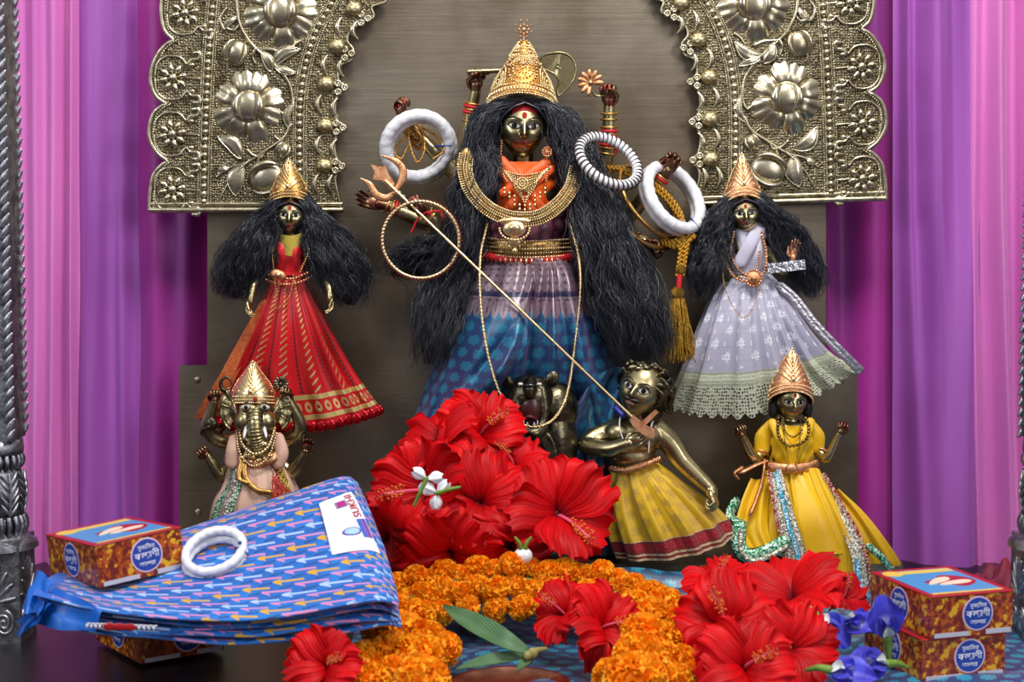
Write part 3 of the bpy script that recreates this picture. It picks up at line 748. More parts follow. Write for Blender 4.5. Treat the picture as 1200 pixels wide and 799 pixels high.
def skirt(rows, nf, amp, seed=0, n=260, m=60, power=.8, drift=1.0, us=1.0, front_only=False, extra=None):
    """draped cloth: rows ((xl,yl),(xr,yr),d_mid,d_half) from top to hem, with nf pleats growing toward the hem"""
    r = np.random.default_rng(seed); th = np.linspace(0, 2 * PI, n, endpoint=False)
    A = np.array([[*a, *b, dm, dh] for a, b, dm, dh in rows], float); t = np.linspace(0, 1, m)
    Cc = catmull(A, 12); k = np.linspace(0, 1, len(Cc)); Rw = np.stack([np.interp(t, k, Cc[:, i]) for i in range(6)], 1)
    ph = r.uniform(0, 6, 6); P = np.zeros((m, n, 3)); UV = np.zeros((m, n, 2)); L = 0
    for j in range(m):
        xl, yl, xr, yr, dm, dh = Rw[j]; pl, pr = W(xl, yl, dm), W(xr, yr, dm); c = (pl + pr) / 2; hx = (pr - pl) / 2
        w_ = th + .12 * np.sin(2 * th + ph[0]) + .10 * np.sin(3 * th + ph[1])
        fold = np.sin(w_ * nf + ph[2] + drift * t[j] * 1.2 * np.sin(th * 2 + ph[3])); fold = np.sign(fold) * np.abs(fold) ** power
        fold2 = np.sin(w_ * nf * 2.3 + ph[4] + t[j] * 2) * .25
        am = np.interp(t[j], np.linspace(0, 1, len(amp)), amp) * .001
        rr = (fold + fold2) * am
        hd = dh * .001; nx = np.cos(th) * hd; ny = np.sin(th) * np.linalg.norm(hx); nn = np.maximum(np.hypot(nx, ny), 1e-6)
        off = np.zeros((n, 3)); off[:, 0] = 0
        P[j] = c + np.cos(th + PI)[:, None] * hx[None] * 1.0 + np.stack([0 * th, -np.sin(th) * hd, 0 * th], 1)
        ex = nrm(hx); P[j] += (-(np.cos(th) * hd / nn))[:, None] * rr[:, None] * ex + np.stack([0 * th, -(np.sin(th) * np.linalg.norm(hx) / nn) * rr, 0 * th], 1)
        if j: L += np.linalg.norm(c - cp)
        cp = c; UV[j, :, 0] = th / (2 * PI) * us; UV[j, :, 1] = t[j]
    if extra is not None: P = extra(P, t, th)
    return MB().grid(P, False, True, UV), P
def hair(rows, nlock, per, name, parent, seed=0, amp=3.5, npt=34, rad=.42, fly=.06, core=.72, frizz=1.0):
    """rows (y, x_in, x_out, d_mid, d_half): a hanging wavy mass of separate strands over a dark core"""
    r = np.random.default_rng(seed); A = np.array(rows, float); k = np.linspace(0, 1, len(A)); t = np.linspace(0, 1, npt)
    Cc = catmull(A, 8); kk = np.linspace(0, 1, len(Cc))
    def env(tt): return [np.interp(tt, kk, Cc[:, i]) for i in range(5)]
    mb = MB(); VV = []; FF = []
    def unproj(x, y, d):
        ry = math.cos(PITCH) + (399.5 - y) / FPX * math.sin(PITCH); rx = (x - 600) / FPX; rz = -math.sin(PITCH) + (399.5 - y) / FPX * math.cos(PITCH)
        tt = (-d * .001 - CAMP[1]) / ry; return CAMP + tt[..., None] * np.stack([rx, ry, rz], -1)
    nst = 0; S_ = []
    for l in range(nlock):
        a0 = r.uniform(-.92, .92); b0 = r.uniform(-1, 1) * math.sqrt(1 - a0 * a0) if r.random() > .6 else math.sqrt(1 - a0 * a0) * r.uniform(.75, 1.05)
        ph = r.uniform(0, 2 * PI, 4); fq = r.uniform(2.0, 4.2); te = 1.0 - r.uniform(0, .22) ** 1.3; am = amp * r.uniform(.6, 1.4)
        for s in range(per):
            isf = r.random() < fly; a = a0 + r.normal(0, .085) * (2.2 if isf else 1); b = b0 + r.normal(0, .10)
            te2 = te * r.uniform(.82, 1.03); tt = t * te2; y, xi, xo, dm, dh = env(tt); cx = (xi + xo) / 2; hw = (xo - xi) / 2
            p2 = r.normal(0, .35, 2); g = np.minimum(1, t * 3)
            wx = am * np.sin(fq * 2 * PI * tt + ph[0] + p2[0] + 1.2 * np.sin(3 * tt + ph[2])) * g + frizz * r.uniform(.5, 1.6) * np.sin(tt * r.uniform(40, 75) + r.uniform(0, 6)) * g
            wd = am * np.cos(fq * 2 * PI * tt + ph[1] + p2[1]) * g * .8 + frizz * r.uniform(.4, 1.2) * np.cos(tt * r.uniform(40, 70) + r.uniform(0, 6)) * g
            wy = r.normal(0, 3) * t + am * .4 * np.sin(fq * 4 * PI * tt + ph[3])
            if isf: wx += r.normal(0, 9) * t ** 2; wd += abs(r.normal(0, 5)) * t
            S_.append(unproj(cx + hw * a + wx, y + wy, dm + dh * b + wd))
    S_ = np.array(S_); ns = len(S_); T = nrm(np.gradient(S_, axis=1)); v0 = np.array([0.0, -1, 0.12]); N = nrm(np.cross(T, v0)); B = np.cross(T, N)
    rr = (rad * .001 * np.interp(t, [0, .1, .8, 1], [.8, 1, .9, .25]))[None, :, None] * r.uniform(.7, 1.25, ns)[:, None, None]
    ring = np.stack([S_ + rr * (math.cos(q) * N + math.sin(q) * B) for q in (PI / 6, 5 * PI / 6, 3 * PI / 2)], 2)
    V = ring.reshape(-1, 3); base = (np.arange(ns) * npt * 3)[:, None, None] + (np.arange(npt - 1) * 3)[None, :, None] + np.arange(3)[None, None]
    nx = (np.arange(ns) * npt * 3)[:, None, None] + (np.arange(npt - 1) * 3)[None, :, None] + ((np.arange(3) + 1) % 3)[None, None]
    F = np.stack([base, nx, nx + 3, base + 3], -1).reshape(-1, 4); mb.add(V, F)
    h = part(name, mb, m_hairm, parent, kind='stuff')
    # dark core
    y, xi, xo, dm, dh = env(np.linspace(0, .96, 40)); th = np.linspace(0, 2 * PI, 28, endpoint=False)
    cx = ((xi + xo) / 2)[:, None]; hw = ((xo - xi) / 2 * core)[:, None] * (1 + .10 * np.sin(th * 5 + np.linspace(0, 9, 40)[:, None]) + .07 * np.sin(th * 9 - np.linspace(0, 14, 40)[:, None]))
    tp = np.linspace(0, 1, 40)[:, None]; cl = np.sqrt(np.clip(1 - np.clip((tp - .82) / .19, 0, 1) ** 2, .02, 1))
    P = unproj(cx + hw * cl * np.cos(th), y[:, None] + 0 * th, dm[:, None] + dh[:, None] * core * cl * np.sin(th) * (1 + .12 * np.sin(th * 7)))
    part('hair_core', MB().grid(P, False, True), m_hairb, h)
    return h
class Crown:
    def __init__(s, c, prof, dep, R, drop=.25, k=.001):
        """prof: [(height, half width)] in mm from brow edge to tip"""
        s.c = np.asarray(c, float); s.p = np.array(prof, float); s.dep = dep; s.R = R; s.drop = drop; s.k = k
    def at(s, u, v, lift=0.0):
        u = np.asarray(u, float); v = np.asarray(v, float); H = np.interp(v, np.linspace(0, 1, len(s.p)), s.p[:, 0]); w_ = np.interp(v, np.linspace(0, 1, len(s.p)), s.p[:, 1])
        a = u * PI / 2; x = (w_ + lift) * np.sin(a); y = -(w_ * s.dep + lift) * np.cos(a)
        z = H - s.drop * w_ * (1 - np.cos(a)) * (1 - v) * 1.4
        return (np.stack([x, y, z], -1) * s.k) @ s.R.T + s.c
    def shell(s):
        u = np.linspace(-1.15, 1.15, 41)[:, None]; v = np.linspace(0, 1, 33)[None]; m = MB().grid(s.at(u + 0 * v, v + 0 * u)); m.grid(s.at(u + 0 * v, v + 0 * u, -1.2)[::-1]); return m
    def row(s, v, step, lift=.4, u0=-1, u1=1):
        return resample(s.at(np.linspace(u0, u1, 60), np.full(60, v), lift), step * .001)
    def edge(s, sg, step, lift=.4, v0=0, v1=1):
        return resample(s.at(np.full(60, sg * 1.0), np.linspace(v0, v1, 60), lift), step * .001)
    def rosette(s, m, u, v, r, rows=3, br=.8):
        c = s.at(u, v, .8)
        for q in range(1, rows + 1):
            rr = r * q / rows; n = int(2 * PI * rr / (br * 2.1)); t = np.linspace(0, 2 * PI, max(n, 6), endpoint=False)
            hsc = np.interp(v, np.linspace(0, 1, len(s.p)), s.p[:, 1]); H = s.p[-1, 0]
            P = s.at(np.clip(u + rr * np.cos(t) / max(hsc, 1) / (PI / 2), -1.1, 1.1), np.clip(v + rr * np.sin(t) / H, 0, 1), 1.0)
            m.beads(P, br * .001, 6, 5)
        m.ell(c, br * .0018, None, 10, 7)
# ================================================================ MAIN GODDESS
def D(x, y, d): return W(x, y, d)
god = thing('goddess_idol', 'large many-armed bronze goddess idol with long black hair and blue silk skirt', 'idol', (W(612, 640, 60)[0], -.06, PLZ))
bm_ = MB(); r_ = .001
bm_.ell(D(614, 262, 55), (.044, .028, .045)); bm_.ell(D(613, 225, 58), (.046, .030, .032)); bm_.ell(D(614, 300, 55), (.050, .032, .04))
for s in (-1, 1): bm_.ell(D(613 + s * 19, 232, 68), (.017, .013, .017))
limb(bm_, [(613, 215, 55), (613, 190, 56), (613, 165, 58)], [16, 13, 14])
limb(bm_, [(575, 206, 50), (613, 202, 52), (651, 206, 50)], [12, 15, 12])
LA = limb(bm_, [(588, 212, 45), (562, 214, 34), (545, 190, 30), (549, 150, 32), (557, 108, 36)], [12, 11, 10, 8.5, 6.5])
LB = limb(bm_, [(584, 222, 48), (550, 215, 40), (522, 190, 38), (496, 163, 44), (475, 139, 50)], [12, 11, 9.5, 8.5, 6.5])
LC = limb(bm_, [(580, 230, 42), (540, 262, 32), (505, 262, 30), (475, 250, 34), (448, 238, 40)], [12, 10, 9.5, 8, 6])
LD = limb(bm_, [(582, 236, 56), (560, 275, 62), (535, 278, 70), (512, 260, 78), (495, 246, 84)], [12, 10, 9.5, 8, 6.5])
LE = limb(bm_, [(582, 250, 46), (545, 305, 36), (510, 318, 32), (478, 318, 34)], [11, 9.5, 8.5, 6.5])
RA = limb(bm_, [(640, 212, 45), (672, 218, 36), (700, 205, 34), (712, 175, 36), (714, 122, 40)], [12, 11, 10.5, 9.5, 6.5])
RB = limb(bm_, [(645, 222, 46), (690, 248, 40), (728, 258, 44), (758, 228, 56), (780, 202, 66)], [12, 10.5, 9.5, 8.5, 6.5])
RC = limb(bm_, [(645, 232, 44), (690, 268, 36), (725, 276, 36), (756, 284, 44)], [12, 10, 9, 7])
body = part('body', fuse(bm_, .0013, 5), m_bronze, god)
hd = MB()
HANDS = [((557, 106, 36), (.02, -.1, 1), (.4, -1, 0), 21, 1.0, -1), ((475, 141, 50), (-.35, -.1, .9), (.8, -.6, .2), 21, .95, -1), ((450, 240, 40), (-1, -.1, .25), (.2, -1, .2), 20, .3, 1),
         ((499, 249, 84), (-.85, -.5, .35), (-.2, -.2, 1), 21, 1.05, -1), ((482, 318, 34), (-1, -.2, .1), (.1, -1, -.3), 17, .6, 1), ((714, 124, 40), (-.02, -.1, 1), (-.3, -1, 0), 21, 1.0, 1),
         ((778, 205, 66), (.5, -.2, .85), (.1, -1, .1), 21, .55, -1), ((752, 285, 44), (1, -.3, -.1), (0, -.6, -.8), 20, .75, 1)]
for p, e, n, s, c, ts in HANDS: part('hand', hand_mesh(W(*p), e, n, s * .001, c, ts), m_hand, god)
HC = W(612, 149, 66); HH = .068; HR = headR(4, 3, 2)
head = part('head', head_mesh(HC, HH, HR), m_bronze, god)
add_face(HC, HH, HR, head, red=1.0)
nr = MB(); nr.ring(HC + HR @ np.array([-.07, -.50, -.13]) * HH, .0035, .0035, .0004, axR((1, -.3, 0)), 20, 5); part('nose_ring', nr, m_gold, head)
# --- hair
hair([(118, 585, 622, 72, 14), (132, 556, 590, 72, 18), (165, 544, 579, 68, 26), (200, 539, 581, 70, 28), (240, 528, 574, 74, 28), (280, 518, 566, 76, 28), (320, 500, 552, 74, 26), (360, 486, 545, 80, 26), (400, 480, 536, 88, 24), (442, 478, 520, 92, 16)], 60, 20, 'hair', god, 1, 6.5, 50, fly=.14, core=.62, frizz=2.1)
hair([(118, 604, 642, 72, 14), (132, 638, 672, 72, 18), (165, 650, 690, 68, 26), (200, 656, 702, 72, 30), (240, 670, 726, 78, 30), (280, 676, 742, 84, 34), (320, 684, 764, 90, 34), (360, 694, 780, 96, 34), (400, 712, 786, 100, 30), (436, 730, 778, 100, 18)], 80, 22, 'hair', god, 2, 7, 50, fly=.14, core=.62, frizz=2.1)
hair([(262, 545, 560, 60, 20), (275, 500, 560, 62, 22), (290, 470, 552, 60, 26), (310, 452, 540, 56, 24), (330, 470, 530, 56, 14)], 30, 14, 'hair', god, 3, 5.5, 26, core=.6, frizz=1.6, fly=.15)
cap = MB(); cap.ell(HC + HR @ np.array([0, .10, .17]) * HH, np.array([.42, .42, .42]) * HH, HR, 30, 20); part('scalp_hair', cap, m_hairb, god)
m = MB()
for s in (-1, 1):
    for k in range(26):
        a = k / 25; P = [HC + HR @ np.array([s * .01, -.40 + .2 * a, .40 + .04 * a]) * HH, HC + HR @ np.array([s * (.22 + .04 * a), -.42 + .2 * a, .30]) * HH, HC + HR @ np.array([s * (.40 + .06 * a), -.30 + .25 * a, .06]) * HH, HC + HR @ np.array([s * (.47 + .05 * a), -.22 + .2 * a, -.3]) * HH]
        m.tube(catmull(np.array(P), 6), .0011, 5)
part('parted_hair', m, m_hairm, god, kind='stuff')
# --- crown
m_gold_d = brass_mat('chased_gilt', '#c08a48', '#8c5c2c', .33, 160)
cc = Crown(HC + HR @ np.array([0, .02, 0]) * HH + np.array([0, -.004, .034]), [(0, 40), (6, 39), (13, 36), (23, 32), (33, 25), (38, 20), (41, 17), (46, 14), (52, 10), (57, 6.5), (62, 3)], .72, rot('Y', .03) @ rot('X', -.06), .30)
crown = part('crown', cc.shell(), m_gold_d, god)
m = MB()
for v, br in ((.01, 1.4), (.05, .8), (.135, .8), (.18, 1.2)): m.beads(cc.row(v, br * 2.1), br * .001)
for i, P in enumerate(cc.row(.10, 3.6)): m.ell(P, (.0012, .0010, .0028), None, 6, 5)
for sg in (-1, 1): m.beads(cc.edge(sg, 2.4), .0012)
for v0 in (.62, .66): m.beads(cc.row(v0, 2.0, .6, -.9, .9), .0009)
cc.rosette(m, 0, .42, 14, 4, 1.25)
for sg in (-1, 1):
    for rr in (12, 9.5, 7, 4.5, 2):
        t = np.linspace(.0, PI, int(rr * 3)); m.beads(cc.at(sg * .60 + rr * np.cos(t) / 34 / (PI / 2), .20 + rr * np.sin(t) * 1.1 / 66, 1.0), .0011)
    for q in range(9):
        v = .70 + q * .032; m.ell(cc.at(sg * .95, v, 1.5), (.0016, .0014, .0016), None, 7, 5)
for q in range(4): m.beads(cc.row(.70 + .06 * q, 2.2, .5, -.8, .8), .0009)
rr_ = np.random.default_rng(4)
m.beads(cc.at(rr_.uniform(-.95, .95, 300), rr_.uniform(.22, .9, 300), .4), .0009)
part('filigree', m, m_gold_p, crown, kind='stuff')
m = MB(); tp = cc.at(0, 1.0)
m.tube(np.array([tp, tp + [0, 0, .008]]), .0012, 6)
for k in range(8):
    a = k * PI / 4; m.ell(tp + np.array([math.cos(a) * .0052, 0, .012 + math.sin(a) * .0052]), .0017, None, 7, 5); m.ell(tp + np.array([math.cos(a + .39) * .0095, 0, .013 + math.sin(a + .39) * .0095]), .0012, None, 6, 5)
m.ell(tp + [0, 0, .012], .0024)
part('finial', m, m_gold_r, crown)
# --- blouse
m_orange = satin('orange_silk', '#f26a16', '#dc480c', .4)
m_maroon = silk_motif('maroon_brocade', '#58182c', '#3d1230', '#8c5a66', 30, 20)
bl = MB()
def torso_shell(x0, x1, y0, y1, d, dep, wr=1.5, n=80, m_=30, waist=0.0):
    th = np.linspace(0, 2 * PI, n, endpoint=False); P = []
    for t in np.linspace(0, 1, m_):
        y = y0 + (y1 - y0) * t; hw = (x1 - x0) / 2 * (1 - waist * math.sin(t * PI / 2) + .04 * math.sin(t * 20)); c = W((x0 + x1) / 2, y, d)
        wv = wr * (np.sin(th * 6 + t * 9) + .6 * np.sin(th * 11 - t * 16)) * .001
        bust = 9 * np.exp(-((t - .45) / .3) ** 2) * (np.exp(-((np.cos(th) - .42) / .28) ** 2) + np.exp(-((np.cos(th) + .42) / .28) ** 2)) * (np.sin(th) > 0) * .001 * np.sin(th).clip(0)
        P.append(c + np.stack([(hw * .001 + wv) * np.cos(th), -(dep * .001 + wv + bust) * np.sin(th), 0 * th], 1))
    return MB().grid(np.array(P), False, True)
bl = torso_shell(572, 655, 190, 256, 56, 32, 1.2); part('orange_blouse', bl, m_orange, god)
for k, (a, b, c2) in enumerate((((588, 188), (612, 214), (640, 250)), ((583, 196), (606, 222), (630, 254)), ((641, 190), (618, 206), (590, 226)), ((646, 198), (624, 216), (600, 240)))):
    mm = MB(); P = catmull(WS([(*a, 84), (*b, 93), (*c2, 92)]), 8); mm.tube(P, .0055, 8, flat=.45, up=(0, -1, 0)); part('blouse_pleat', mm, m_orange, god)
part('maroon_bodice', torso_shell(563, 669, 246, 298, 56, 36, .8, waist=.04), m_maroon, god)
sb = MB()
for s in (-1, 1): sb.tube(catmull(WS([(613 + s * 46, 206, 58), (613 + s * 52, 222, 60), (613 + s * 50, 250, 62)]), 6), np.linspace(.013, .011, 13), 12)
part('sleeve', sb, m_maroon, god)
mm = MB(); mm.tube(catmull(WS([(562, 298, 84), (590, 303, 96), (614, 305, 98), (640, 304, 96), (672, 300, 84)]), 8), .004, 8, flat=.5, up=(0, -1, 0)); part('red_waist_tie', mm, m_redthread, god)
# --- blue silk skirt
g = MG('blue_brocade_skirt'); u, v = g.uv()
scal = ((u * 44.0 * PI).sin().abs()) * .028 + .28
border = v.lt(scal)
r = (v * 22.0).floor(); a = (u * 26.0 + r * .5).fract() - .5; b = (v * 22.0).fract() - .5
lr = ((a * 2.5).pow(2.0) + ((b + .02) * 2.2).pow(2.0)).sqrt(); angl = b.atan2(a)
mot = lr.lt((angl * 3.5).sin().abs() * .30 + .62) * ((a * 34.0).sin().abs() + (b * 30.0).sin().abs()).gt(.42) * b.gt(-.42)
silv = g.vor(70, g.vec(u * 6.0, v * 1.6, 0), 'SMOOTH_F1').step(.25, .55); lines = ((v * 150.0).sin()).gt(.1); dia = ((u * 150.0).sin().abs() + (v * 90.0).sin().abs()).gt(.9)
n1 = g.noise(9, 3)
basec = g.mix(n1.step(.35, .7), hexc('#1a4a70'), hexc('#2d3561'))
main = g.mix(mot * .7, basec, hexc('#1c7898'))
bord = g.mix(dia * .85, hexc('#41283f'), hexc('#97868c'))
bord = g.mix(silv * .55, bord, hexc('#5c3f50'))
band = (v - .215).abs().lt(.018); leafb = g.mix(((u * 88.0 * PI).sin().abs()).gt(.55) * v.gt(.245) * .8, bord, hexc('#96808a'))
bord2 = g.mix(band * lines, leafb, hexc('#2b2a48'))
g.set('Base Color', g.mix(border, main, bord2)); g.set('Roughness', .36); g.set('Metallic', border * dia * .35); g.set('Sheen Weight', .4)
g.b.inputs['Sheen Tint'].default_value = (.8, .3, .7, 1); g.b.inputs['Sheen Roughness'].default_value = .3; g.set('Specular IOR Level', .65)
g.bump(mot + dia * border + g.noise(1500, 1) * .5, .00015, .8); m_skirt = g.m
def sk_extra(P, t, th):
    fx = -np.cos(th)[None, :]; fz = np.sin(th)[None, :].clip(0); T = t[:, None]
    def fold(x0, t0, x1, t1, w_, a):
        # ridge running between two points (across, down)
        px = fx - x0; pt = (T - t0); dx, dt = x1 - x0, t1 - t0; L2 = dx * dx + dt * dt; s = np.clip((px * dx + pt * dt) / L2, 0, 1)
        q = np.hypot(px - s * dx, pt - s * dt); return a * np.exp(-(q / w_) ** 2) * (.3 + .7 * np.sin(PI * np.clip(s, .05, .95)))
    h = fold(.15, .06, -.45, .62, .07, 12) + fold(.20, .10, -.1, .50, .05, 10) + fold(-.5, .18, -.75, .9, .10, 9) + fold(.35, .12, .25, .6, .06, 11) - fold(.0, .25, -.6, .55, .05, 9)
    h += fold(-.15, .42, -.7, .62, .05, 9) - fold(.05, .1, .0, .5, .035, 8) + fold(.6, .2, .75, .85, .09, 10) - fold(.45, .3, .5, .9, .06, 10) + fold(.1, .5, .35, .66, .06, 8) + fold(-.9, .3, -.92, 1, .06, 8)
    h += 16 * np.exp(-((fx + .35) / .32) ** 2 - ((T - .45) / .25) ** 2) + 13 * np.exp(-((fx - .45) / .3) ** 2 - ((T - .42) / .25) ** 2) - 16 * np.exp(-((fx - .12) / .2) ** 2 - ((T - .72) / .22) ** 2)
    P[..., 1] -= np.maximum(h, -11) * 1.9 * fz ** .5 * .001; return P
sk, _ = skirt([((564, 299), (676, 299), 56, 38), ((556, 318), (690, 316), 58, 46), ((540, 350), (702, 350), 60, 50), ((526, 390), (713, 390), 62, 52), ((510, 430), (722, 430), 62, 52), ((494, 470), (736, 462), 60, 50), ((484, 510), (742, 500), 58, 48), ((488, 560), (735, 560), 56, 47), ((500, 645), (730, 645), 55, 46)], 13, [2, 4, 2.2, 2, 2.5, 3.0], 3, 420, 170, 1, extra=sk_extra)
part('silk_skirt', sk, m_skirt, god)
nu, nv = 60, 70; u_ = np.linspace(0, 1, nu)[:, None]; v_ = np.linspace(0, 1, nv)[None]
P = np.zeros((nu, nv, 3)); A0 = catmull(WS([(668, 500, 100), (690, 452, 122), (722, 430, 112), (756, 448, 80)]), 20); A0 = resample(A0, n=nu); A1 = resample(catmull(WS([(632, 640, 90), (650, 600, 104), (690, 600, 108), (735, 600, 84)]), 20), n=nu)
P = A0[:, None] * (1 - v_[..., None]) + A1[:, None] * v_[..., None]
fo = 9 * np.sin(u_ * 17 + 2.2 * v_) * (.35 + .65 * np.sin(PI * np.clip(v_ * 1.1, 0, 1))) + 5 * np.sin(u_ * 34 - 3 * v_ + 1); P[..., 1] -= fo * .001; P[..., 0] -= (14 * np.sin(PI * v_) * .001)
dr = MB().grid(P, uv=np.stack([u_ * .42 + 0 * v_, .42 + .5 * v_ + 0 * u_], -1)); part('silk_drape', dr, m_skirt, god)
# --- belt, necklaces
bt = MB(); bp_ = catmull(WS([(567, 288, 80), (585, 290, 93), (614, 292, 100), (645, 291, 94), (674, 289, 80)]), 10)
bt.tube(bp_, .010, 8, flat=.16, up=(0, -1, 0)); belt = part('belt', bt, m_ant, god)
m = MB()
q = resample(bp_, .0030); off = np.array([0, -.0022, 0])
for dz in (-.009, -.0045, 0, .0045, .009): m.beads(q + off + np.array([0, 0, dz]), .0013 if abs(dz) > .008 or dz == 0 else .0009)
for P in resample(bp_, .0060): m.ell(P + off + [0, 0, -.0135], (.0013, .0012, .0034), None, 6, 5)
part('belt_filigree', m, m_gold_p, belt, kind='stuff')
nk = MB(); NP = catmull(WS([(547, 181, 98), (545, 200, 102), (553, 224, 106), (573, 245, 110), (600, 256, 113), (630, 255, 113), (654, 240, 110), (670, 219, 106), (676, 197, 102)]), 12)
nk.tube(NP, .0078, 10, flat=.2, up=(0, -1, 0)); necklace = part('broad_necklace', nk, m_ant, god)
m = MB(); Q = resample(NP, .0024); T = nrm(np.gradient(Q, axis=0)); N = nrm(np.cross(T, np.array([0, -1, 0])))
for o_, br in ((-7.6, 1.3), (-4.6, .8), (-1.3, 1.1), (1.3, 1.1), (4.6, .8), (7.6, 1.3)): m.beads(Q + N * o_ * .001 + [0, -.0020, 0], br * .001)
for i in range(0, len(Q), 1):
    for s in (-1, 1): m.tube(np.array([Q[i] + N[i] * s * .0052 + [0, -.002, 0], Q[i] + N[i] * s * .0070 + [0, -.0015, 0]]), .0006, 4)
part('necklace_beading', m, m_gold_p, necklace, kind='stuff')
m = MB()
for P in ([(549, 180, 98), (551, 172, 92), (553, 164, 86)], [(676, 196, 102), (675, 184, 98), (671, 160, 90)]):
    m.tube(catmull(WS(P), 4), .0012, 6)
m.ring(W(676, 190, 103), .0032, .0032, .0007, axR((0, -1, 0)), 16, 6); part('clasp', m, m_gold_p, necklace)
m = MB(); m.tube(WS([(672, 168, 95), (674, 180, 98)]), .0028, 8); part('yellow_cord_end', m, simple('yellow_cord', '#d8a020', .5), necklace)
m = MB(); m.tube(WS([(671, 161, 94), (672, 167, 95)]), .0029, 8); part('red_cord_bead', m, m_redthread, necklace)
m = MB(); c = W(603, 268, 116)
m.ell(c, (.013, .004, .009), None, 18, 10); m.ell(c + [0, -.003, .001], (.007, .003, .005)); m.ell(W(603, 259, 115), (.018, .0025, .004)); m.ell(W(603, 283, 114), (.008, .002, .006)); m.ell(W(603, 294, 112), (.0035, .002, .0035))
for k in range(15):
    a = PI + k * PI / 14; m.ell(c + np.array([math.cos(a) * .0165, -.001, math.sin(a) * .0125]), .0017, None, 7, 5)
for dx in (-12, -6, 0, 6, 12): m.ell(W(603 + dx, 285 + 8 - abs(dx) * .7, 113), (.0014, .0014, .0032), None, 6, 5)
part('pendant', m, m_gold_p, necklace)
bib = MB(); cb = (615, 204)
sh = MB()
for q in range(9):
    t = np.linspace(-1, 1, 40); hw = 31 - q * 1.4; sag = 9 + q * 2.7; y0 = 196 + q * .6
    if q > 5: hw = 22 - (q - 5) * 5; 
    P = WS(np.stack([cb[0] + hw * t, y0 + sag * (1 - t ** 2) + (q > 5) * 6, np.full(40, 0) + 104 - 12 * t ** 2 - (9 - q) * .8], 1)); bib.beads(resample(P, .0028), .0013 if q % 2 == 0 else .001)
P = np.array([[W(cb[0] + (30 - q * 1.3) * t, 196 + q * 1.2 + (9 + q * 2.2) * (1 - t * t), 102 - 12 * t * t - (9 - q) * .8) for t in np.linspace(-1, 1, 31)] for q in np.linspace(0, 6, 7)])
bibo = part('bib_necklace', sh.grid(P), m_ant, god)
c = W(612, 215, 107)
for rr in (0, 3.2, 6): 
    n_ = max(1, int(rr * 2.6)); bib.beads(np.array([c + np.array([math.cos(a) * rr * .001, -.001, math.sin(a) * rr * .001]) for a in np.linspace(0, 2 * PI, n_, endpoint=False)]), .0014)
for k, dx in enumerate(range(-24, 25, 6)):
    y = 219 + 14 * (1 - (dx / 26) ** 2) + (8 if abs(dx) < 7 else 0)
    for q in range(2 + (abs(dx) < 13) + 2 * (abs(dx) < 5)): bib.ell(W(615 + dx, y + q * 5, 102), (.0017, .0015, .0022), None, 6, 5)
part('bib_beading', bib, m_gold_p, bibo, kind='stuff')
for s, P in ((-1, [(588, 165, 78), (587, 185, 84), (590, 205, 92), (594, 212, 96)]), (1, [(641, 186, 84), (642, 200, 88), (640, 212, 94)])):
    m = MB(); m.beads(resample(catmull(WS(P), 8), .0030), .0015)
    if s > 0:
        c = W(641, 178, 86)
        for rr in (2.4, 5.0): m.beads(np.array([c + np.array([math.cos(a) * rr * .001, -.002, math.sin(a) * rr * .001]) for a in np.linspace(0, 2 * PI, int(rr * 3), endpoint=False)]), .0012)
        m.ell(c, (.0055, .0015, .0055)); m.ell(c + [0, -.002, 0], .0018)
    part('earring', m, m_gold_r, god)
# long chain hanging to the lion
for nm, P in (('long_chain', [(571, 262, 102), (563, 300, 116), (563, 350, 144), (569, 400, 164), (580, 445, 176), (594, 478, 184), (602, 490, 190), (622, 500, 208), (645, 494, 192), (660, 474, 172), (668, 445, 158), (674, 400, 146), (680, 340, 134), (678, 300, 118), (668, 262, 104)]),):
    C_ = resample(catmull(WS(P), 12), .0022); m = MB(); T = np.gradient(C_, axis=0)
    m.tube(C_, .0009, 5)
    for i in range(0, len(C_), 1): m.ring(C_[i], .0015, .0015, .0005, axR(T[i]) if i % 2 else axR(T[i]) @ rot('X', .9), 8, 4)
    solo('gold_chain', m, m_gold_p, 'thin gold chain looped from the goddess down to the lion jaw', 'chain')
# --- bangles worn tight on the arms
for C_, fr, rad, nm in ((LA, [.80, .84, .88, .92], 8.6, 'gold_bangle'), (RA, [.72, .76, .80, .84, .88, .92, .95], 9.0, 'gold_bangle'), (LC, [.84, .90, .95], 8, 'gold_bangle'), (LD, [.86, .92], 8.5, 'gold_bangle'), (RB, [.92, .96], 8.4, 'gold_bangle'), (LB, [.82, .86], 8.4, 'gold_bangle'), (LE, [.9], 8.4, 'gold_bangle'), (RC, [.85, .9], 9, 'gold_bangle')):
    for f in fr:
        m = MB(); arm_rings(m, C_, [f], rad, 1.3, rope=40); part(nm, m, m_gold, god)
for C_, fr in ((LA, [.90, .86]), (RA, [.78, .86]), (LC, [.87]), (RB, [.94])):
    for f in fr:
        m = MB(); arm_rings(m, C_, [f], 8.8, 1.8); part('red_bangle', m, m_redthread, god)
m = MB(); P = catmull(WS([(714, 160, 52), (719, 168, 56), (723, 176, 56), (728, 172, 56)]), 6); m.tube(P, .0012, 6); m.tube(catmull(WS([(716, 158, 52), (726, 164, 58), (722, 180, 56)]), 6), .0011, 6); part('red_string', m, m_redthread, god)

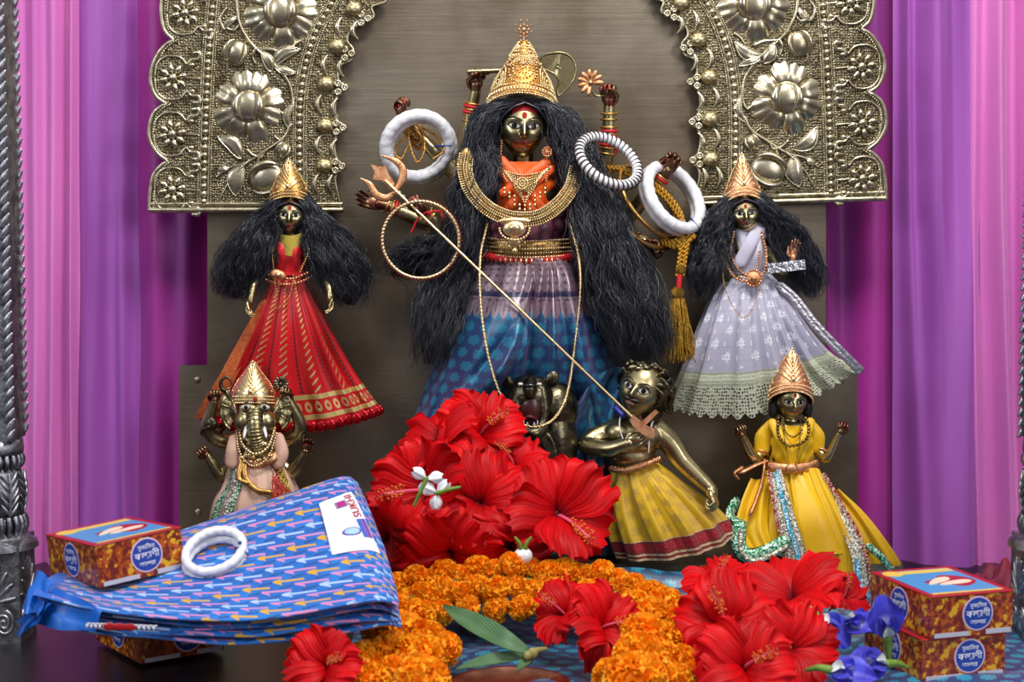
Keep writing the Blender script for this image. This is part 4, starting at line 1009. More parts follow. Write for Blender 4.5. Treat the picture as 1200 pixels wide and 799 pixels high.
# ================================================================ HELD AND HUNG THINGS
# trident
tr = thing('trident', 'long golden trident held by the goddess, its shaft slanting down to the green demon', 'trident', W(742, 490, 122))
m = MB(); m.tube(WS([(452, 212, 98), (742, 490, 168)]), .0017, 10); part('shaft', m, m_gold_p, tr)
def plate_px(mb, pts, d, th=.0016, tw=(0, 0)):
    F = WS([(x, y, d + tw[0] * (x - pts[0][0])) for x, y in pts]); mb.prism(F, F + np.array([0, th, 0])); return F
bl_ = MB()
plate_px(bl_, [(434, 192), (443, 195), (452, 194), (455, 203), (463, 216), (458, 223), (452, 216), (447, 211), (437, 210), (439, 201)], 96); part('centre_blade', bl_, m_gold_r, tr, smooth=False)
for s, P, W_ in ((1, [(464, 222), (471, 211), (472, 199), (464, 189), (447, 182)], [2.5, 4.5, 4.5, 3.5, .6]), (-1, [(462, 226), (452, 232), (441, 228), (433, 216), (423, 209)], [2.5, 4.5, 4.5, 3.5, .6])):
    C_ = catmull(WS(P, 96), 8); m = MB(); m.tube(C_, np.interp(np.linspace(0, 1, len(C_)), np.linspace(0, 1, 5), W_) * .001, 10, flat=.3, up=(0, -1, 0)); pr = part('prong', m, m_gold_r, tr)
    m = MB(); m.beads(resample(C_ + [0, -.0016, 0], .0022), .0007); part('prong_beading', m, m_gold_p, pr, kind='stuff')
m = MB()
for k, f in enumerate(np.linspace(.02, .07, 4)): m.ell(W(452 + 290 * f, 212 + 278 * f, 94), .0036)
part('socket', m, m_gold_p, tr)
tp_ = MB(); plate_px(tp_, [(742, 486), (752, 494), (768, 480), (772, 483), (757, 498), (768, 503), (765, 514), (752, 508), (742, 500), (738, 493)], 172, .003); part('tip', tp_, m_gold_r, tr, smooth=False)
# curved blade behind the crown
m = MB(); pts = catmull(np.array([(630, 72), (637, 65), (648, 62), (660, 62), (670, 68), (675, 81), (671, 96), (656, 112), (653, 106), (655, 95), (650, 87), (642, 83), (634, 80)], float), 4)
F_ = WS([(x, y, 46 + 6 * math.exp(-((x - 655) / 12) ** 2 - ((y - 78) / 12) ** 2)) for x, y in pts]); c = F_.mean(0) + [0, -.004, 0]
ax_ = thing('curved_blade', 'curved brass blade showing behind the right side of the tall gold crown', 'weapon', W(600, 80, 46)); m = MB()
m.prism(F_, F_ + [0, .003, 0]); part('blade', m, m_bronze, ax_, smooth=False)
m = MB(); m.tube(F_, .0014, 6, closed=True); t = np.linspace(0, 5.2, 30); m.tube(np.stack([W(655, 76, 50)[0] + .0009 * t * np.cos(t), 0 * t + W(655, 76, 50)[1], W(655, 76, 50)[2] + .0008 * t * np.sin(t)], 1), .0008, 5); part('blade_rim', m, m_bronze, ax_)
m = MB(); m.tube(WS([(549, 84, 50), (600, 82, 48), (634, 76, 46)]), .0026, 8); m.ell(W(571, 84, 43), .0038); part('handle', m, m_bronze, ax_)
# lotus in right hand
lt = thing('brass_lotus', 'small brass lotus flower held in the upper right raised hand', 'flower', W(692, 118, 44))
for k in range(9):
    a = math.radians(-20 + k * 36 * .9 + 20); m = MB(); e = np.array([math.cos(a), -.25, math.sin(a)]); c = W(692, 97, 46)
    m.ell(c + e * .0085, (.0032, .0075, .002), frame_of(e, (0, -1, 0)), 8, 6); part('petal', m, m_gold_r, lt)
m = MB(); m.ell(W(692, 97, 48), .0035); m.tube(catmull(WS([(692, 102, 46), (698, 112, 44), (709, 112, 44), (714, 116, 44)]), 5), .0013, 6); part('stem', m, m_bronze, lt)
# white conch bangles
def conch(cx, cy, d, a, b, tilt, th, sgn, label, ties, n2=2, shift=(3, 3, -7)):
    rt = thing('conch_bangle', label, 'bangle', W(cx, cy + b, d), 'white conch bangles')
    for q in range(n2):
        m = MB(); px_ring(m, cx + shift[0] * q, cy + shift[1] * q, d + shift[2] * q, a, b, tilt, th, 1.0, sgn, 96, 14, rope=22, amp=.10); part('bangle', m, m_conch, rt)
    for tx, ty in ties:
        m = MB(); dx, dy = tx - cx, ty - cy; L = math.hypot(dx, dy); e = np.array([dx / L, 0, -dy / L]); 
        m.ring(W(tx, ty, d - 2), th * .00125, th * .0017, .0008, axR(np.array([-e[2], 0, e[0]]), (0, -1, 0)), 22, 6); m.ell(W(tx, ty, d + th * 1.35), .0016); part('blue_tie', m, m_bluethread, rt)
conch(489, 171, 62, 38, 34, -35, 7.2, 1, 'pair of thick white conch bangles tied with blue thread round the upper left forearm', [(457, 156), (519, 171)], shift=(3, 3, -9))
conch(790, 231, 76, 41, 26, 52, 7.0, -1, 'pair of plain white conch bangles tied with blue thread round the upper right open hand', [(758, 208), (814, 262)], shift=(-4, 3, -10))
def rope_ring(cx, cy, d, a, b, tilt, th, sgn, mat_s, mat_t, label, cat, nm, nrope=44):
    rt = thing(nm, label, cat, W(cx, cy + b, d)); m = MB(); px_ring(m, cx, cy, d, a, b, tilt, th, 1, sgn, nrope * 6, 12, rope=nrope, amp=.25); part('rope', m, mat_s, rt)
    t = math.radians(tilt); c = b / a; s_ = math.sqrt(1 - c * c) * sgn; L = np.array([math.cos(t), 0, -math.sin(t)]); M = np.array([math.sin(t) * c, -s_, math.cos(t) * c]); K = np.cross(L, M)
    k = .00097; C0 = W(cx, cy, d); th_ = np.linspace(0, 2 * PI, nrope * 14, endpoint=False); r1 = th * 1.02 * k
    N = np.cos(th_)[:, None] * L + np.sin(th_)[:, None] * M; ph = -th_ * nrope / 1.0
    P = C0 + N * (a * k) + r1 * (np.cos(ph)[:, None] * N + np.sin(ph)[:, None] * K); m = MB(); m.tube(P, th * .16 * k, 5, closed=True); part('spiral_thread', m, mat_t, rt); return rt
rope_ring(713, 188, 102, 38, 24, 32, 5.4, -1, m_conch, simple('dark_spiral', '#3a2626', .6), 'white bangle wound with dark spiral thread beside the black hair on the right', 'bangle', 'striped_bangle', 40)
rope_ring(493, 281, 112, 45, 45, 0, 2.1, 1, m_gold_p, simple('red_spiral', '#8e1f1c', .5), 'large thin twisted hoop hanging from the spear hand on the left', 'hoop', 'twisted_hoop', 64)
# big gold hoops and cord at right
for i, (cx, cy, d, a, b, tl, th, sg, lb) in enumerate([(762, 236, 60, 50, 24, 50, 2.4, -1, 'large thin gold hoop passing under the white bangle pair, the inner one'), (752, 243, 56, 56, 32, 48, 3.0, -1, 'largest beaded gold hoop hanging lowest on the right arms')]):
    m = MB(); px_ring(m, cx, cy, d, a, b, tl, th, 1, sg, 140, 8, rope=70, amp=.35); solo('gold_hoop', m, m_gold, lb, 'hoop', 'gold hoops on the right arms')
g = MG('yellow_cord_braid'); u, v = g.uv(); g.set('Base Color', g.mix((u * 1300.0 + v * 6.28).sin().step(-.3, .5), hexc('#8c5a10'), hexc('#e0a82c'))); g.set('Roughness', .45); g.bump((u * 1300.0 + v * 6.28).sin(), .0006); m_cord = g.m
tas = thing('tassel', 'gold thread tassel on a braided yellow cord hanging from the right arms', 'tassel', W(792, 420, 90))
m = MB()
for o_ in (-3, 3): m.tube(catmull(WS([(716 + o_, 196, 60), (745, 206 + o_, 70), (775, 225 + o_, 70), (797, 252 + o_, 78), (803 + o_, 275, 86), (800 + o_, 300, 90), (797 + o_, 322, 92)]), 8), .0028, 8)
part('cord', m, m_cord, tas)
m = MB(); m.tube(WS([(797, 318, 92), (795, 338, 94)]), .0034, 8); part('red_binding', m, m_redthread, tas)
m = MB(); m.ell(W(798, 316, 93), (.006, .005, .006)); m.ell(W(794, 344, 94), (.008, .007, .008)); part('knot', m, m_cord, tas)
r = np.random.default_rng(9); m = MB()
for k in range(240):
    a = r.uniform(0, 2 * PI); q = math.sqrt(r.uniform(0, 1)); e = r.uniform(.85, 1.05); x, y = math.cos(a) * q, math.sin(a) * q; t = np.linspace(0, 1, 7)
    wx = 4 + 19 * t ** .7; P = [W(794 + x * ww + r.normal(0, 1.3) * tt, 342 + tt * 80 * e, 94 + y * ww * .7) for ww, tt in zip(wx, t)]; m.tube(np.array(P), .00055, 4, caps=False)
part('fringe', m, simple('gold_fringe', '#c79a2e', .38, .45, col2='#8c6412', vs=300), tas, kind='stuff')
m = MB(); Rz = rot('Y', .25) @ rot('Z', .35); m.box(W(790, 263, 88), (.020, .012, .014), Rz)
sb_ = solo('silver_charm', m, simple('silver_foil', '#c9b9b4', .3, .9, bump=.001, bs=300), 'small crumpled silver amulet box tied under the right white bangles', 'amulet', sharp=20)
m = MB(); 
for dz in (-.006, .006): m.tube(catmull(WS([(778, 284, 74), (795, 286 + dz * 400, 86), (812, 277, 84)]), 6), .004, 7)
solo('orange_binding', m, m_cord, 'orange and gold binding below the silver amulet, on the tassel cord', 'binding')
m = MB(); m.tube(catmull(WS([(517, 247, 92), (500, 249, 102), (490, 256, 102), (482, 272, 100)]), 6), .0019, 8, flat=.6); m.tube(catmull(WS([(517, 248, 92), (521, 258, 94), (522, 270, 92)]), 6), .0019, 8, flat=.6); m.ell(W(503, 250, 100), .003)
solo('red_ribbon', m, m_redthread, 'bright red thread tied to the trident shaft below the gripping hand', 'thread')
m = MB()                                               # gold chain wrapped on the upper left forearm
for q in range(5):
    px_ring(m, 480 + q * 2, 150 + q * 3.5, 56, 12 + (q % 2) * 2, 7, 35 + q * 7, 1.5, 1, 1, 40, 6, rope=26, amp=.5)
P = catmull(WS([(478, 150, 62), (481, 172, 66), (489, 190, 68), (497, 178, 66), (496, 160, 62), (488, 150, 62), (470, 165, 60), (463, 178, 60), (470, 186, 60), (478, 172, 64)]), 8); m.beads(resample(P, .0024), .0016)
P = catmull(WS([(496, 150, 58), (512, 160, 58), (520, 176, 58), (508, 186, 58)]), 8); m.beads(resample(P, .0024), .0016)
solo('wrapped_chain', m, m_gold, 'gold chain wound round the upper left forearm inside the white bangles', 'chain')
# ================================================================ SMALLER IDOLS
def std_hand(p, e, n, s, c, ts, par, mat=None): return part('hand', hand_mesh(W(*p), e, n, s * .001, c, ts), mat or m_bronze, par)
def small_crown(par, c, hw, hgt, R, mat, dep=.8, shape=(1, 1.0, .97, .88, .74, .56, .38, .22, .08), drop=.35, seed=0):
    cr = Crown(c, [(hgt * i / (len(shape) - 1), hw * s) for i, s in enumerate(shape)], dep, R, drop); o = part('crown', cr.shell(), mat, par); m = MB()
    for v, b in ((.02, .95), (.10, .7), (.18, .95)): m.beads(cr.row(v, b * 2.2), b * .001)
    for sg in (-1, 1): m.beads(cr.edge(sg * .98, 2.0), .00095)
    for q in range(6):                                              # leaf fronds fanning up to the tip
        for sg in (-1, 1):
            v0 = .24 + q * .11; t = np.linspace(0, 1, 8); v1 = np.minimum(v0 + .26 * np.sin(t * 1.5), .97); m.tube(cr.at(sg * (.06 + .70 * t ** 1.2), v1, .6), np.array([.9, 1.1, 1.2, 1.2, 1.1, 1, .8, .5]) * .001, 5)
    for sg in (-1, 1):
        for u0, rr in ((.45, 3.2), (.8, 2.4)):
            t = np.linspace(0, 5.4, 20); m.tube(cr.at(sg * (u0 + rr * (1 - t / 8) * np.cos(t) / hw / 1.57), .30 + rr * (1 - t / 8) * np.sin(t) / hgt, .8), .0006, 5)
    for v0 in np.linspace(.3, .95, 7): m.ell(cr.at(0, v0, 1.0), (.0012, .0012, .0016), None, 6, 5)
    m.ell(cr.at(0, .30, 1.0), (.0028, .0018, .0030), None, 8, 6); m.ell(cr.at(0, 1.0), (.0016, .0016, .0028), None, 8, 6)
    part('crown_relief', m, m_gold_p, o, kind='stuff'); return cr
def bead_line(mb, pts, step=.0026, r=.0012): mb.beads(resample(catmull(WS(pts), 8), step), r)
def surf_strip(P, t0, t1, a0, a1, lift, nseg=60, nw=3):
    """strip lying on a skirt surface P (rows, round): from row t0 to t1 along column a (fraction of the round)"""
    m, n = P.shape[:2]; out = []
    for q in np.linspace(0, 1, nseg):
        r_ = (t0 + (t1 - t0) * q) * (m - 1); c0, c1 = a0(q) * n, a1(q) * n; row = []
        for s in np.linspace(0, 1, nw):
            i = int(round((c0 + (c1 - c0) * s))) % n; j = min(m - 1, int(round(r_))); row.append(P[j, i] + np.array([0, -lift, 0]))
        out.append(row)
    return np.array(out)
# ---------------------------------------------------------------- red-skirted goddess
red = thing('red_skirt_idol', 'small long-haired bronze goddess in a red skirt with gold zigzag trim', 'idol', (W(342, 500, 60)[0], -.06, W(342, 500, 50)[2]), 'attendant idols')
b = MB(); b.ell(W(338, 312, 55), (.022, .015, .028)); b.ell(W(338, 290, 56), (.024, .016, .016)); b.ell(W(338, 335, 52), (.020, .015, .02))
for s in (-1, 1): b.ell(W(338 + s * 9, 298, 66), (.009, .008, .009))
limb(b, [(340, 290, 56), (341, 268, 58), (341, 255, 60)], [10, 7.5, 8]); limb(b, [(316, 283, 52), (338, 281, 54), (362, 284, 52)], [7, 8, 7])
limb(b, [(317, 284, 52), (306, 310, 50), (298, 332, 74), (294, 350, 84)], [6.5, 5.5, 5, 3.6]); limb(b, [(361, 285, 52), (374, 310, 50), (384, 330, 74), (387, 346, 84)], [6.5, 5.5, 5, 3.6])
b.tube(np.array([W(338, 330, 50), W(338, 498, 45)]), .012, 10)
part('body', fuse(b, .0011, 4), m_bronze, red)
std_hand((294, 350, 84), (-.2, -.2, -1), (.9, -.5, 0), 12.5, .35, 1, red); std_hand((387, 346, 84), (.15, -.2, -1), (-.9, -.5, 0), 12.5, .35, -1, red)
c, h, R = W(341, 252, 64), .044, headR(2, 2, 3); hd = part('head', head_mesh(c, h, R, 60, 44), m_bronze, red); add_face(c, h, R, hd, red=.6)
small_crown(red, c + np.array([-.001, -.001, .020]), 22, 42, rot('Y', -.02), m_gold, seed=1)
hair([(226, 322, 342, 66, 9), (245, 306, 333, 62, 16), (265, 284, 332, 60, 20), (290, 262, 328, 62, 22), (315, 250, 318, 62, 22), (340, 252, 300, 62, 18), (352, 262, 285, 62, 10)], 52, 12, 'hair', red, 11, 4.0, 26, rad=.36, fly=.18, frizz=1.6, core=.6)
hair([(226, 340, 360, 66, 9), (245, 350, 376, 62, 16), (265, 352, 398, 60, 20), (290, 354, 418, 62, 22), (315, 362, 432, 62, 22), (342, 380, 434, 62, 18), (362, 396, 428, 62, 10)], 56, 12, 'hair', red, 12, 4.0, 26, rad=.36, fly=.18, frizz=1.6, core=.6)
m = MB(); m.ell(c + np.array([0, .007, .006]), (.0205, .017, .020)); part('scalp_hair', m, m_hairb, red)
m = MB()
for s in (-1, 1):
    for k in range(10):
        a = k / 9; m.tube(catmull(np.array([c + R @ np.array([0, -.42 + .25 * a, .36]) * h, c + R @ np.array([s * (.3 + .06 * a), -.4 + .25 * a, .22]) * h, c + R @ np.array([s * (.47 + .06 * a), -.25 + .2 * a, -.12]) * h, c + R @ np.array([s * (.55 + .1 * a), -.1, -.5]) * h]), 5), .0011, 5)
part('parted_hair', m, m_hairm, red, kind='stuff')
m_red = satin('red_satin', '#d4101c', '#a80a16', .38)
part('bodice', torso_shell(318, 362, 276, 322, 56, 17, .5, 50, 20), m_red, red)
m = MB(); m.grid(np.array([[W(340 + q * (15 - 6 * k), 272 + 24 * k + 4 * (1 - q * q), 74 + 4 * (1 - q * q)) for q in np.linspace(-1, 1, 9)] for k in np.linspace(0, 1, 7)])); part('gold_yoke', m, simple('gold_lace', '#c8b24a', .35, .6, bump=.0008, bs=900), red)
def red_mat():
    g = MG('zigzag_red_satin'); u, v = g.uv(); x = (u * 26.0).fract() - .5; band = (u * 26.0).floor().mod(2.0)
    z = ((v * 26.0).fract() - .5) * .55; zig = (x * .8 + z).abs().lt(.085) * (x.abs()).lt(.27) * band.lt(.5)
    dots = (((x) * (x)) + ((v * 46.0).fract() - .5).pow(2.0) * .16).sqrt().lt(.12) * band.gt(.5)
    line = (x.abs() - .0).abs().lt(.045) * band.gt(.5)
    up = v.lt(.845); hem = (v - .862).abs().lt(.012).max((v - .958).abs().lt(.012)); mid = (((u * 46.0).fract() - .5).pow(2.0) + ((v - .911) * 13.0).pow(2.0)).sqrt(); disc = (mid.lt(.36)) * (v - .911).abs().lt(.036)
    gm = (zig * up).max(hem).max(disc * mid.gt(.14) * mid.lt(.34))
    base = g.mix(g.noise(14, 3).step(.3, .7), hexc('#cf0f1c'), hexc('#a30a16'))
    colr = g.mix(gm, g.mix((dots.max(line)) * up * .85, base, hexc('#2c1c14')), hexc('#d8bd78'))
    g.set('Base Color', colr); g.set('Metallic', gm * .55); g.set('Roughness', .42); g.set('Sheen Weight', .2); g.b.inputs['Sheen Tint'].default_value = (1, .3, .3, 1)
    g.bump(gm + dots * up, .0006); return g.m
sk, P = skirt([((321, 324), (356, 324), 56, 17), ((312, 345), (364, 343), 56, 22), ((292, 385), (382, 378), 56, 28), ((264, 435), (408, 425), 48, 28), ((244, 490), (443, 478), 42, 26)], 15, [.5, 2.4, 3.6, 3.6], 5, 300, 90, .7, .4)
def hem_dip(P, yc, dip, xc):
    t = np.linspace(0, 1, P.shape[0])[:, None]; x = P[..., 0]; w_ = (x[-1].max() - x[-1].min()) / 2; q = np.clip(1 - ((x - xc) / w_) ** 2, 0, 1); P[..., 2] -= t ** 2 * q * dip; return P
P = hem_dip(P, 0, .014, W(344, 490, 60)[0]); n_ = P.shape[1]; U, V_ = np.meshgrid(np.arange(n_) / n_ * 1.0, np.linspace(0, 1, P.shape[0])); part('red_skirt', MB().grid(P, False, True, np.stack([U, V_], -1)), red_mat(), red)
m = MB(); Q = resample(np.vstack([P[-1], P[-1][:1]]), .0115)
for q in Q: m.ell(q + [0, -.001, -.0015], (.0062, .0016, .0062), None, 10, 6)
part('sequin_hem', m, simple('red_sequin', '#b0121e', .15, .7), red, kind='stuff')
m = MB(); Q = np.array([[W(a + (b - a) * k, y + 1.5 * math.sin(k * 9), d) for k in np.linspace(0, 1, 6)] for a, b, y, d in ((306, 314, 352, 74), (290, 303, 380, 70), (272, 290, 412, 70), (254, 275, 445, 70), (238, 262, 470, 66), (228, 244, 490, 62))]); Q2 = np.array([catmull(Q[:, i], 6) for i in range(6)]); m.grid(Q2)
part('orange_scarf', m, simple('orange_gold_net', '#d8743c', .45, .35, col2='#c25a30', vs=200, bump=.0006, bs=700), red)
m = MB(); bead_line(m, [(315, 322, 74), (330, 326, 82), (345, 326, 82), (360, 320, 76)], .0034, .0019); bead_line(m, [(312, 328, 74), (330, 333, 82), (347, 332, 82), (362, 326, 76)], .0034, .0017)
m.ell(W(326, 322, 84), (.010, .004, .006), rot('Y', .3), 14, 8); m.ell(W(326, 322, 88), (.004, .002, .003)); part('waist_band', m, m_gold_r, red, kind='stuff')
m = MB(); bead_line(m, [(318, 268, 74), (319, 295, 78), (322, 330, 84)], .0024, .0009); bead_line(m, [(360, 268, 74), (362, 292, 78), (352, 318, 84)], .003, .0014); bead_line(m, [(344, 322, 86), (340, 345, 88), (330, 358, 88), (322, 362, 88)], .0022, .0009); bead_line(m, [(322, 326, 86), (323, 345, 88), (322, 362, 88)], .0022, .0009)
part('body_chain', m, m_gold, red)
# ---------------------------------------------------------------- white-skirted goddess
wh = thing('white_skirt_idol', 'small long-haired bronze goddess in a white lace-hemmed dress, at the right', 'idol', (W(878, 480, 60)[0], -.06, W(878, 485, 50)[2]), 'attendant idols')
b = MB(); b.ell(W(878, 302, 55), (.022, .015, .030)); b.ell(W(877, 282, 56), (.024, .016, .016)); b.ell(W(877, 330, 52), (.022, .015, .02))
for s in (-1, 1): b.ell(W(877 + s * 9, 292, 66), (.009, .008, .009))
limb(b, [(877, 285, 56), (874, 266, 60), (873, 255, 62)], [10, 7.5, 8]); limb(b, [(855, 281, 52), (877, 279, 54), (900, 281, 52)], [7, 8, 7])
limb(b, [(899, 283, 52), (908, 305, 56), (920, 318, 64), (929, 302, 72)], [6.5, 5.5, 5, 3.8]); limb(b, [(856, 282, 52), (845, 305, 52), (850, 325, 62), (866, 325, 72)], [6.5, 5.5, 5, 3.6])
b.tube(np.array([W(878, 330, 50), W(878, 478, 45)]), .012, 10)
part('body', fuse(b, .0011, 4), m_bronze, wh)
std_hand((929, 304, 72), (.15, -.1, 1), (0, -1, .1), 12.5, .12, -1, wh, m_gold_r); std_hand((866, 325, 72), (.9, -.2, -.2), (0, -1, 0), 9, .5, -1, wh)
c, h, R = W(873, 250, 66), .044, headR(-4, 2, -4); hd = part('head', head_mesh(c, h, R, 60, 44), m_bronze, wh); add_face(c, h, R, hd, red=.4)
small_crown(wh, c + np.array([-.003, -.001, .020]), 23, 46, rot('Y', -.04), m_gold_r, shape=(1, .98, .90, .78, .63, .48, .33, .19, .07), drop=.5)
hair([(226, 852, 874, 68, 9), (245, 834, 864, 64, 16), (268, 816, 860, 62, 20), (295, 808, 856, 64, 22), (325, 806, 848, 66, 22), (352, 806, 832, 66, 14)], 44, 12, 'hair', wh, 21, 4.0, 26, rad=.36, fly=.15, frizz=1.6, core=.6)
hair([(226, 872, 894, 68, 9), (242, 882, 914, 64, 16), (258, 892, 934, 58, 20), (280, 904, 952, 52, 20), (310, 915, 968, 50, 20), (335, 930, 968, 50, 15), (352, 936, 958, 52, 8)], 54, 12, 'hair', wh, 22, 4.5, 26, rad=.36, fly=.25, frizz=1.8, core=.55)
m = MB(); m.ell(c + np.array([0, .007, .006]), (.0205, .017, .020)); part('scalp_hair', m, m_hairb, wh)
m = MB()
for s in (-1, 1):
    for k in range(10):
        a = k / 9; m.tube(catmull(np.array([c + R @ np.array([0, -.42 + .25 * a, .38]) * h, c + R @ np.array([s * (.3 + .06 * a), -.4 + .25 * a, .24]) * h, c + R @ np.array([s * (.47 + .06 * a), -.25 + .2 * a, -.05]) * h, c + R @ np.array([s * (.6 + .1 * a), -.1, -.5]) * h]), 5), .0011, 5)
part('parted_hair', m, m_hairm, wh, kind='stuff')
m_white = satin('white_voile', '#c6c3d2', '#b2afc2', .6)
part('bodice', torso_shell(856, 899, 268, 330, 57, 17, .6, 50, 24), m_white, wh)
for a, b_ in (((890, 266), (868, 306)),):
    m = MB(); m.tube(catmull(WS([(*a, 70), ((a[0] + b_[0]) / 2, (a[1] + b_[1]) / 2, 80), (*b_, 80)]), 6), .0075, 12, flat=.3, up=(0, -1, 0)); part('bodice_fold', m, m_white, wh)
def lace_mat():
    g = MG('embroidered_white_voile'); u, v = g.uv(); n = 26.0
    a = (u * n).fract() - .5; b = ((v * 7.0) - (u * n).floor() * .5).fract() - .5
    rr = (a.pow(2.0) * 1.0 + b.pow(2.0) * 1.3).sqrt(); ang = b.atan2(a); fl_ = rr.lt((ang * 4.0).sin().abs() * .13 + .12) * rr.gt(.05)
    sp = ((a + .3).abs() - .0).lt(.05 + 0) * ((v * 90.0).sin().gt(.3)); emb = fl_.max(sp) * v.lt(.70)
    lace = v.gt(.72); hol = g.vor(1.0, g.vec(u * 190.0, v * 48.0, 0), rnd=.35); strip = ((v * 90.0).sin().gt(.2)) * v.lt(.83)
    hole = lace * hol.lt(.34) * strip.lt(.5) * v.gt(.80)
    edge = v.gt((u * 42.0 * PI).sin().abs() * .035 + .962)
    base = g.mix(lace, g.mix(emb, g.mix(g.noise(12, 2).step(.3, .7), hexc('#b3b0c2'), hexc('#a09db2')), hexc('#dedee8')), g.mix(strip * .5, hexc('#c3c7ae'), hexc('#8f957c')))
    g.set('Base Color', base); g.set('Roughness', .7); g.set('Alpha', 1.0 - hole.max(edge)); g.bump(emb + lace * hol * 1.0 + strip, .0007); return g.m
m_lace = lace_mat()
sk, P = skirt([((857, 318), (900, 318), 57, 18), ((838, 340), (916, 336), 58, 25), ((820, 380), (938, 370), 60, 32), ((800, 430), (970, 408), 54, 34), ((782, 470), (1007, 436), 46, 30)], 15, [.5, 2.6, 4.2, 4.8], 8, 320, 100, .75, .5)
P = hem_dip(P, 0, .030, W(882, 470, 60)[0]); U, V_ = np.meshgrid(np.arange(320) / 320, np.linspace(0, 1, 100)); part('lace_skirt', MB().grid(P, False, True, np.stack([U, V_], -1)), m_lace, wh)
m = MB(); EP = catmull(WS([(912, 336, 74), (930, 352, 76), (950, 378, 78), (980, 410, 78), (1006, 436, 72)]), 10); 
for o_ in (0, 1):
    m.tube(EP + np.array([.0035 * o_, -.001, .003 * o_]), .0030, 8, flat=.35, up=(0, -1, 0))
part('silver_ribbon', m, simple('silver_ribbon', '#c8c4cc', .3, .9, bump=.002, bs=240), wh)
m = MB(); bead_line(m, [(854, 272, 74), (850, 300, 78), (858, 322, 82), (876, 330, 86), (894, 322, 82), (898, 298, 78), (892, 272, 74)], .0036, .0019); bead_line(m, [(860, 272, 76), (857, 298, 80), (866, 316, 84), (878, 322, 88), (888, 312, 84), (890, 295, 80)], .003, .0014)
c2 = W(883, 326, 90); m.ell(c2, (.0085, .003, .0085), None, 16, 8); m.ell(c2 + [0, -.003, 0], .0035); m.beads(np.array([c2 + np.array([math.cos(a) * .0088, -.001, math.sin(a) * .0088]) for a in np.linspace(0, 2 * PI, 16, endpoint=False)]), .0016); part('bead_necklace', m, m_gold_r, wh, kind='stuff')
m = MB(); bead_line(m, [(850, 285, 76), (847, 320, 86), (855, 352, 98), (872, 372, 102), (886, 352, 98), (893, 320, 88)], .0020, .0008); part('thin_chain', m, m_gold, wh)
m = MB(); m.box(W(921, 312, 84), (.042, .010, .011), rot('Y', -.12)); m.box(W(921, 312, 84) + [0, -.0056, .003], (.040, .001, .002), rot('Y', -.12))
solo('silver_packet', m, simple('silver_foil_wrap', '#d4d4dc', .25, .95, bump=.002, bs=200), 'small silver foil bar held across the arm of the white-skirted goddess', 'packet', smooth=False)
# ---------------------------------------------------------------- elephant-headed god
gn = thing('elephant_head_idol', 'small four-armed elephant-headed bronze god in a peach cloth, lower left', 'idol', (W(298, 650, 70)[0], -.07, PLZ), 'attendant idols')
b = MB(); b.ell(W(296, 545, 78), (.034, .026, .034)); b.ell(W(296, 585, 72), (.040, .030, .040)); b.ell(W(297, 518, 76), (.030, .018, .016))
limb(b, [(297, 520, 76), (298, 500, 78), (298, 485, 80)], [14, 12, 12])
A1 = limb(b, [(278, 520, 74), (254, 514, 84), (243, 500, 92), (251, 470, 98)], [9, 8.5, 8, 5.5]); A2 = limb(b, [(318, 520, 74), (342, 512, 84), (352, 498, 92), (338, 468, 98)], [9, 8.5, 8, 5.5])
A3 = limb(b, [(277, 530, 76), (268, 548, 78), (258, 556, 82), (243, 534, 88)], [9, 8.5, 8, 5.5]); A4 = limb(b, [(318, 530, 76), (332, 546, 78), (343, 552, 82), (358, 530, 88)], [9, 8.5, 8, 5.5])
b.ell(W(280, 630, 76), (.03, .035, .022)); b.ell(W(318, 630, 76), (.03, .035, .022)); b.box(W(298, 648, 70), (.09, .08, .012))
part('body', fuse(b, .0012, 4), m_bronze, gn)
for p, e, n, c_, ts in (((251, 472, 98), (.1, -.2, 1), (.3, -1, 0), .9, -1), ((338, 470, 98), (-.1, -.2, 1), (-.3, -1, 0), .9, 1), ((244, 536, 88), (-.5, -.3, .7), (.2, -1, 0), .8, -1), ((357, 532, 88), (.3, -.3, .8), (0, -1, .2), .3, 1)): std_hand(p, e, n, 14, c_, ts, gn, m_hand)
c = W(299, 485, 92); b = MB(); b.ell(c, (.024, .020, .025), None, 30, 20); b.ell(W(292, 478, 108), (.008, .006, .006)); b.ell(W(306, 478, 108), (.008, .006, .006))
for s in (-1, 1): b.ell(W(299 + s * 13, 494, 104), (.011, .011, .012))
TR = catmull(WS([(299, 482, 104), (299, 494, 113), (300, 508, 115), (303, 520, 112), (308, 530, 108), (313, 526, 112), (310, 521, 116)]), 8); b.tube(TR, np.interp(np.linspace(0, 1, len(TR)), [0, .2, .6, 1], [.0095, .0092, .0076, .005]), 16)
hd = part('head', fuse(b, .001, 4), m_bronze, gn)
for i in range(4, len(TR) - 12, 2):
    pass
m = MB()
for i in range(2, int(len(TR) * .72), 2):
    r0 = np.interp(i / len(TR), [0, .2, .6, 1], [.0095, .0092, .0076, .005]); T_ = TR[min(i + 1, len(TR) - 1)] - TR[i - 1]; m.ring(TR[i], r0, r0, .0011, axR(T_), 22, 5)
part('trunk_ridges', m, m_bronze, hd, kind='stuff')
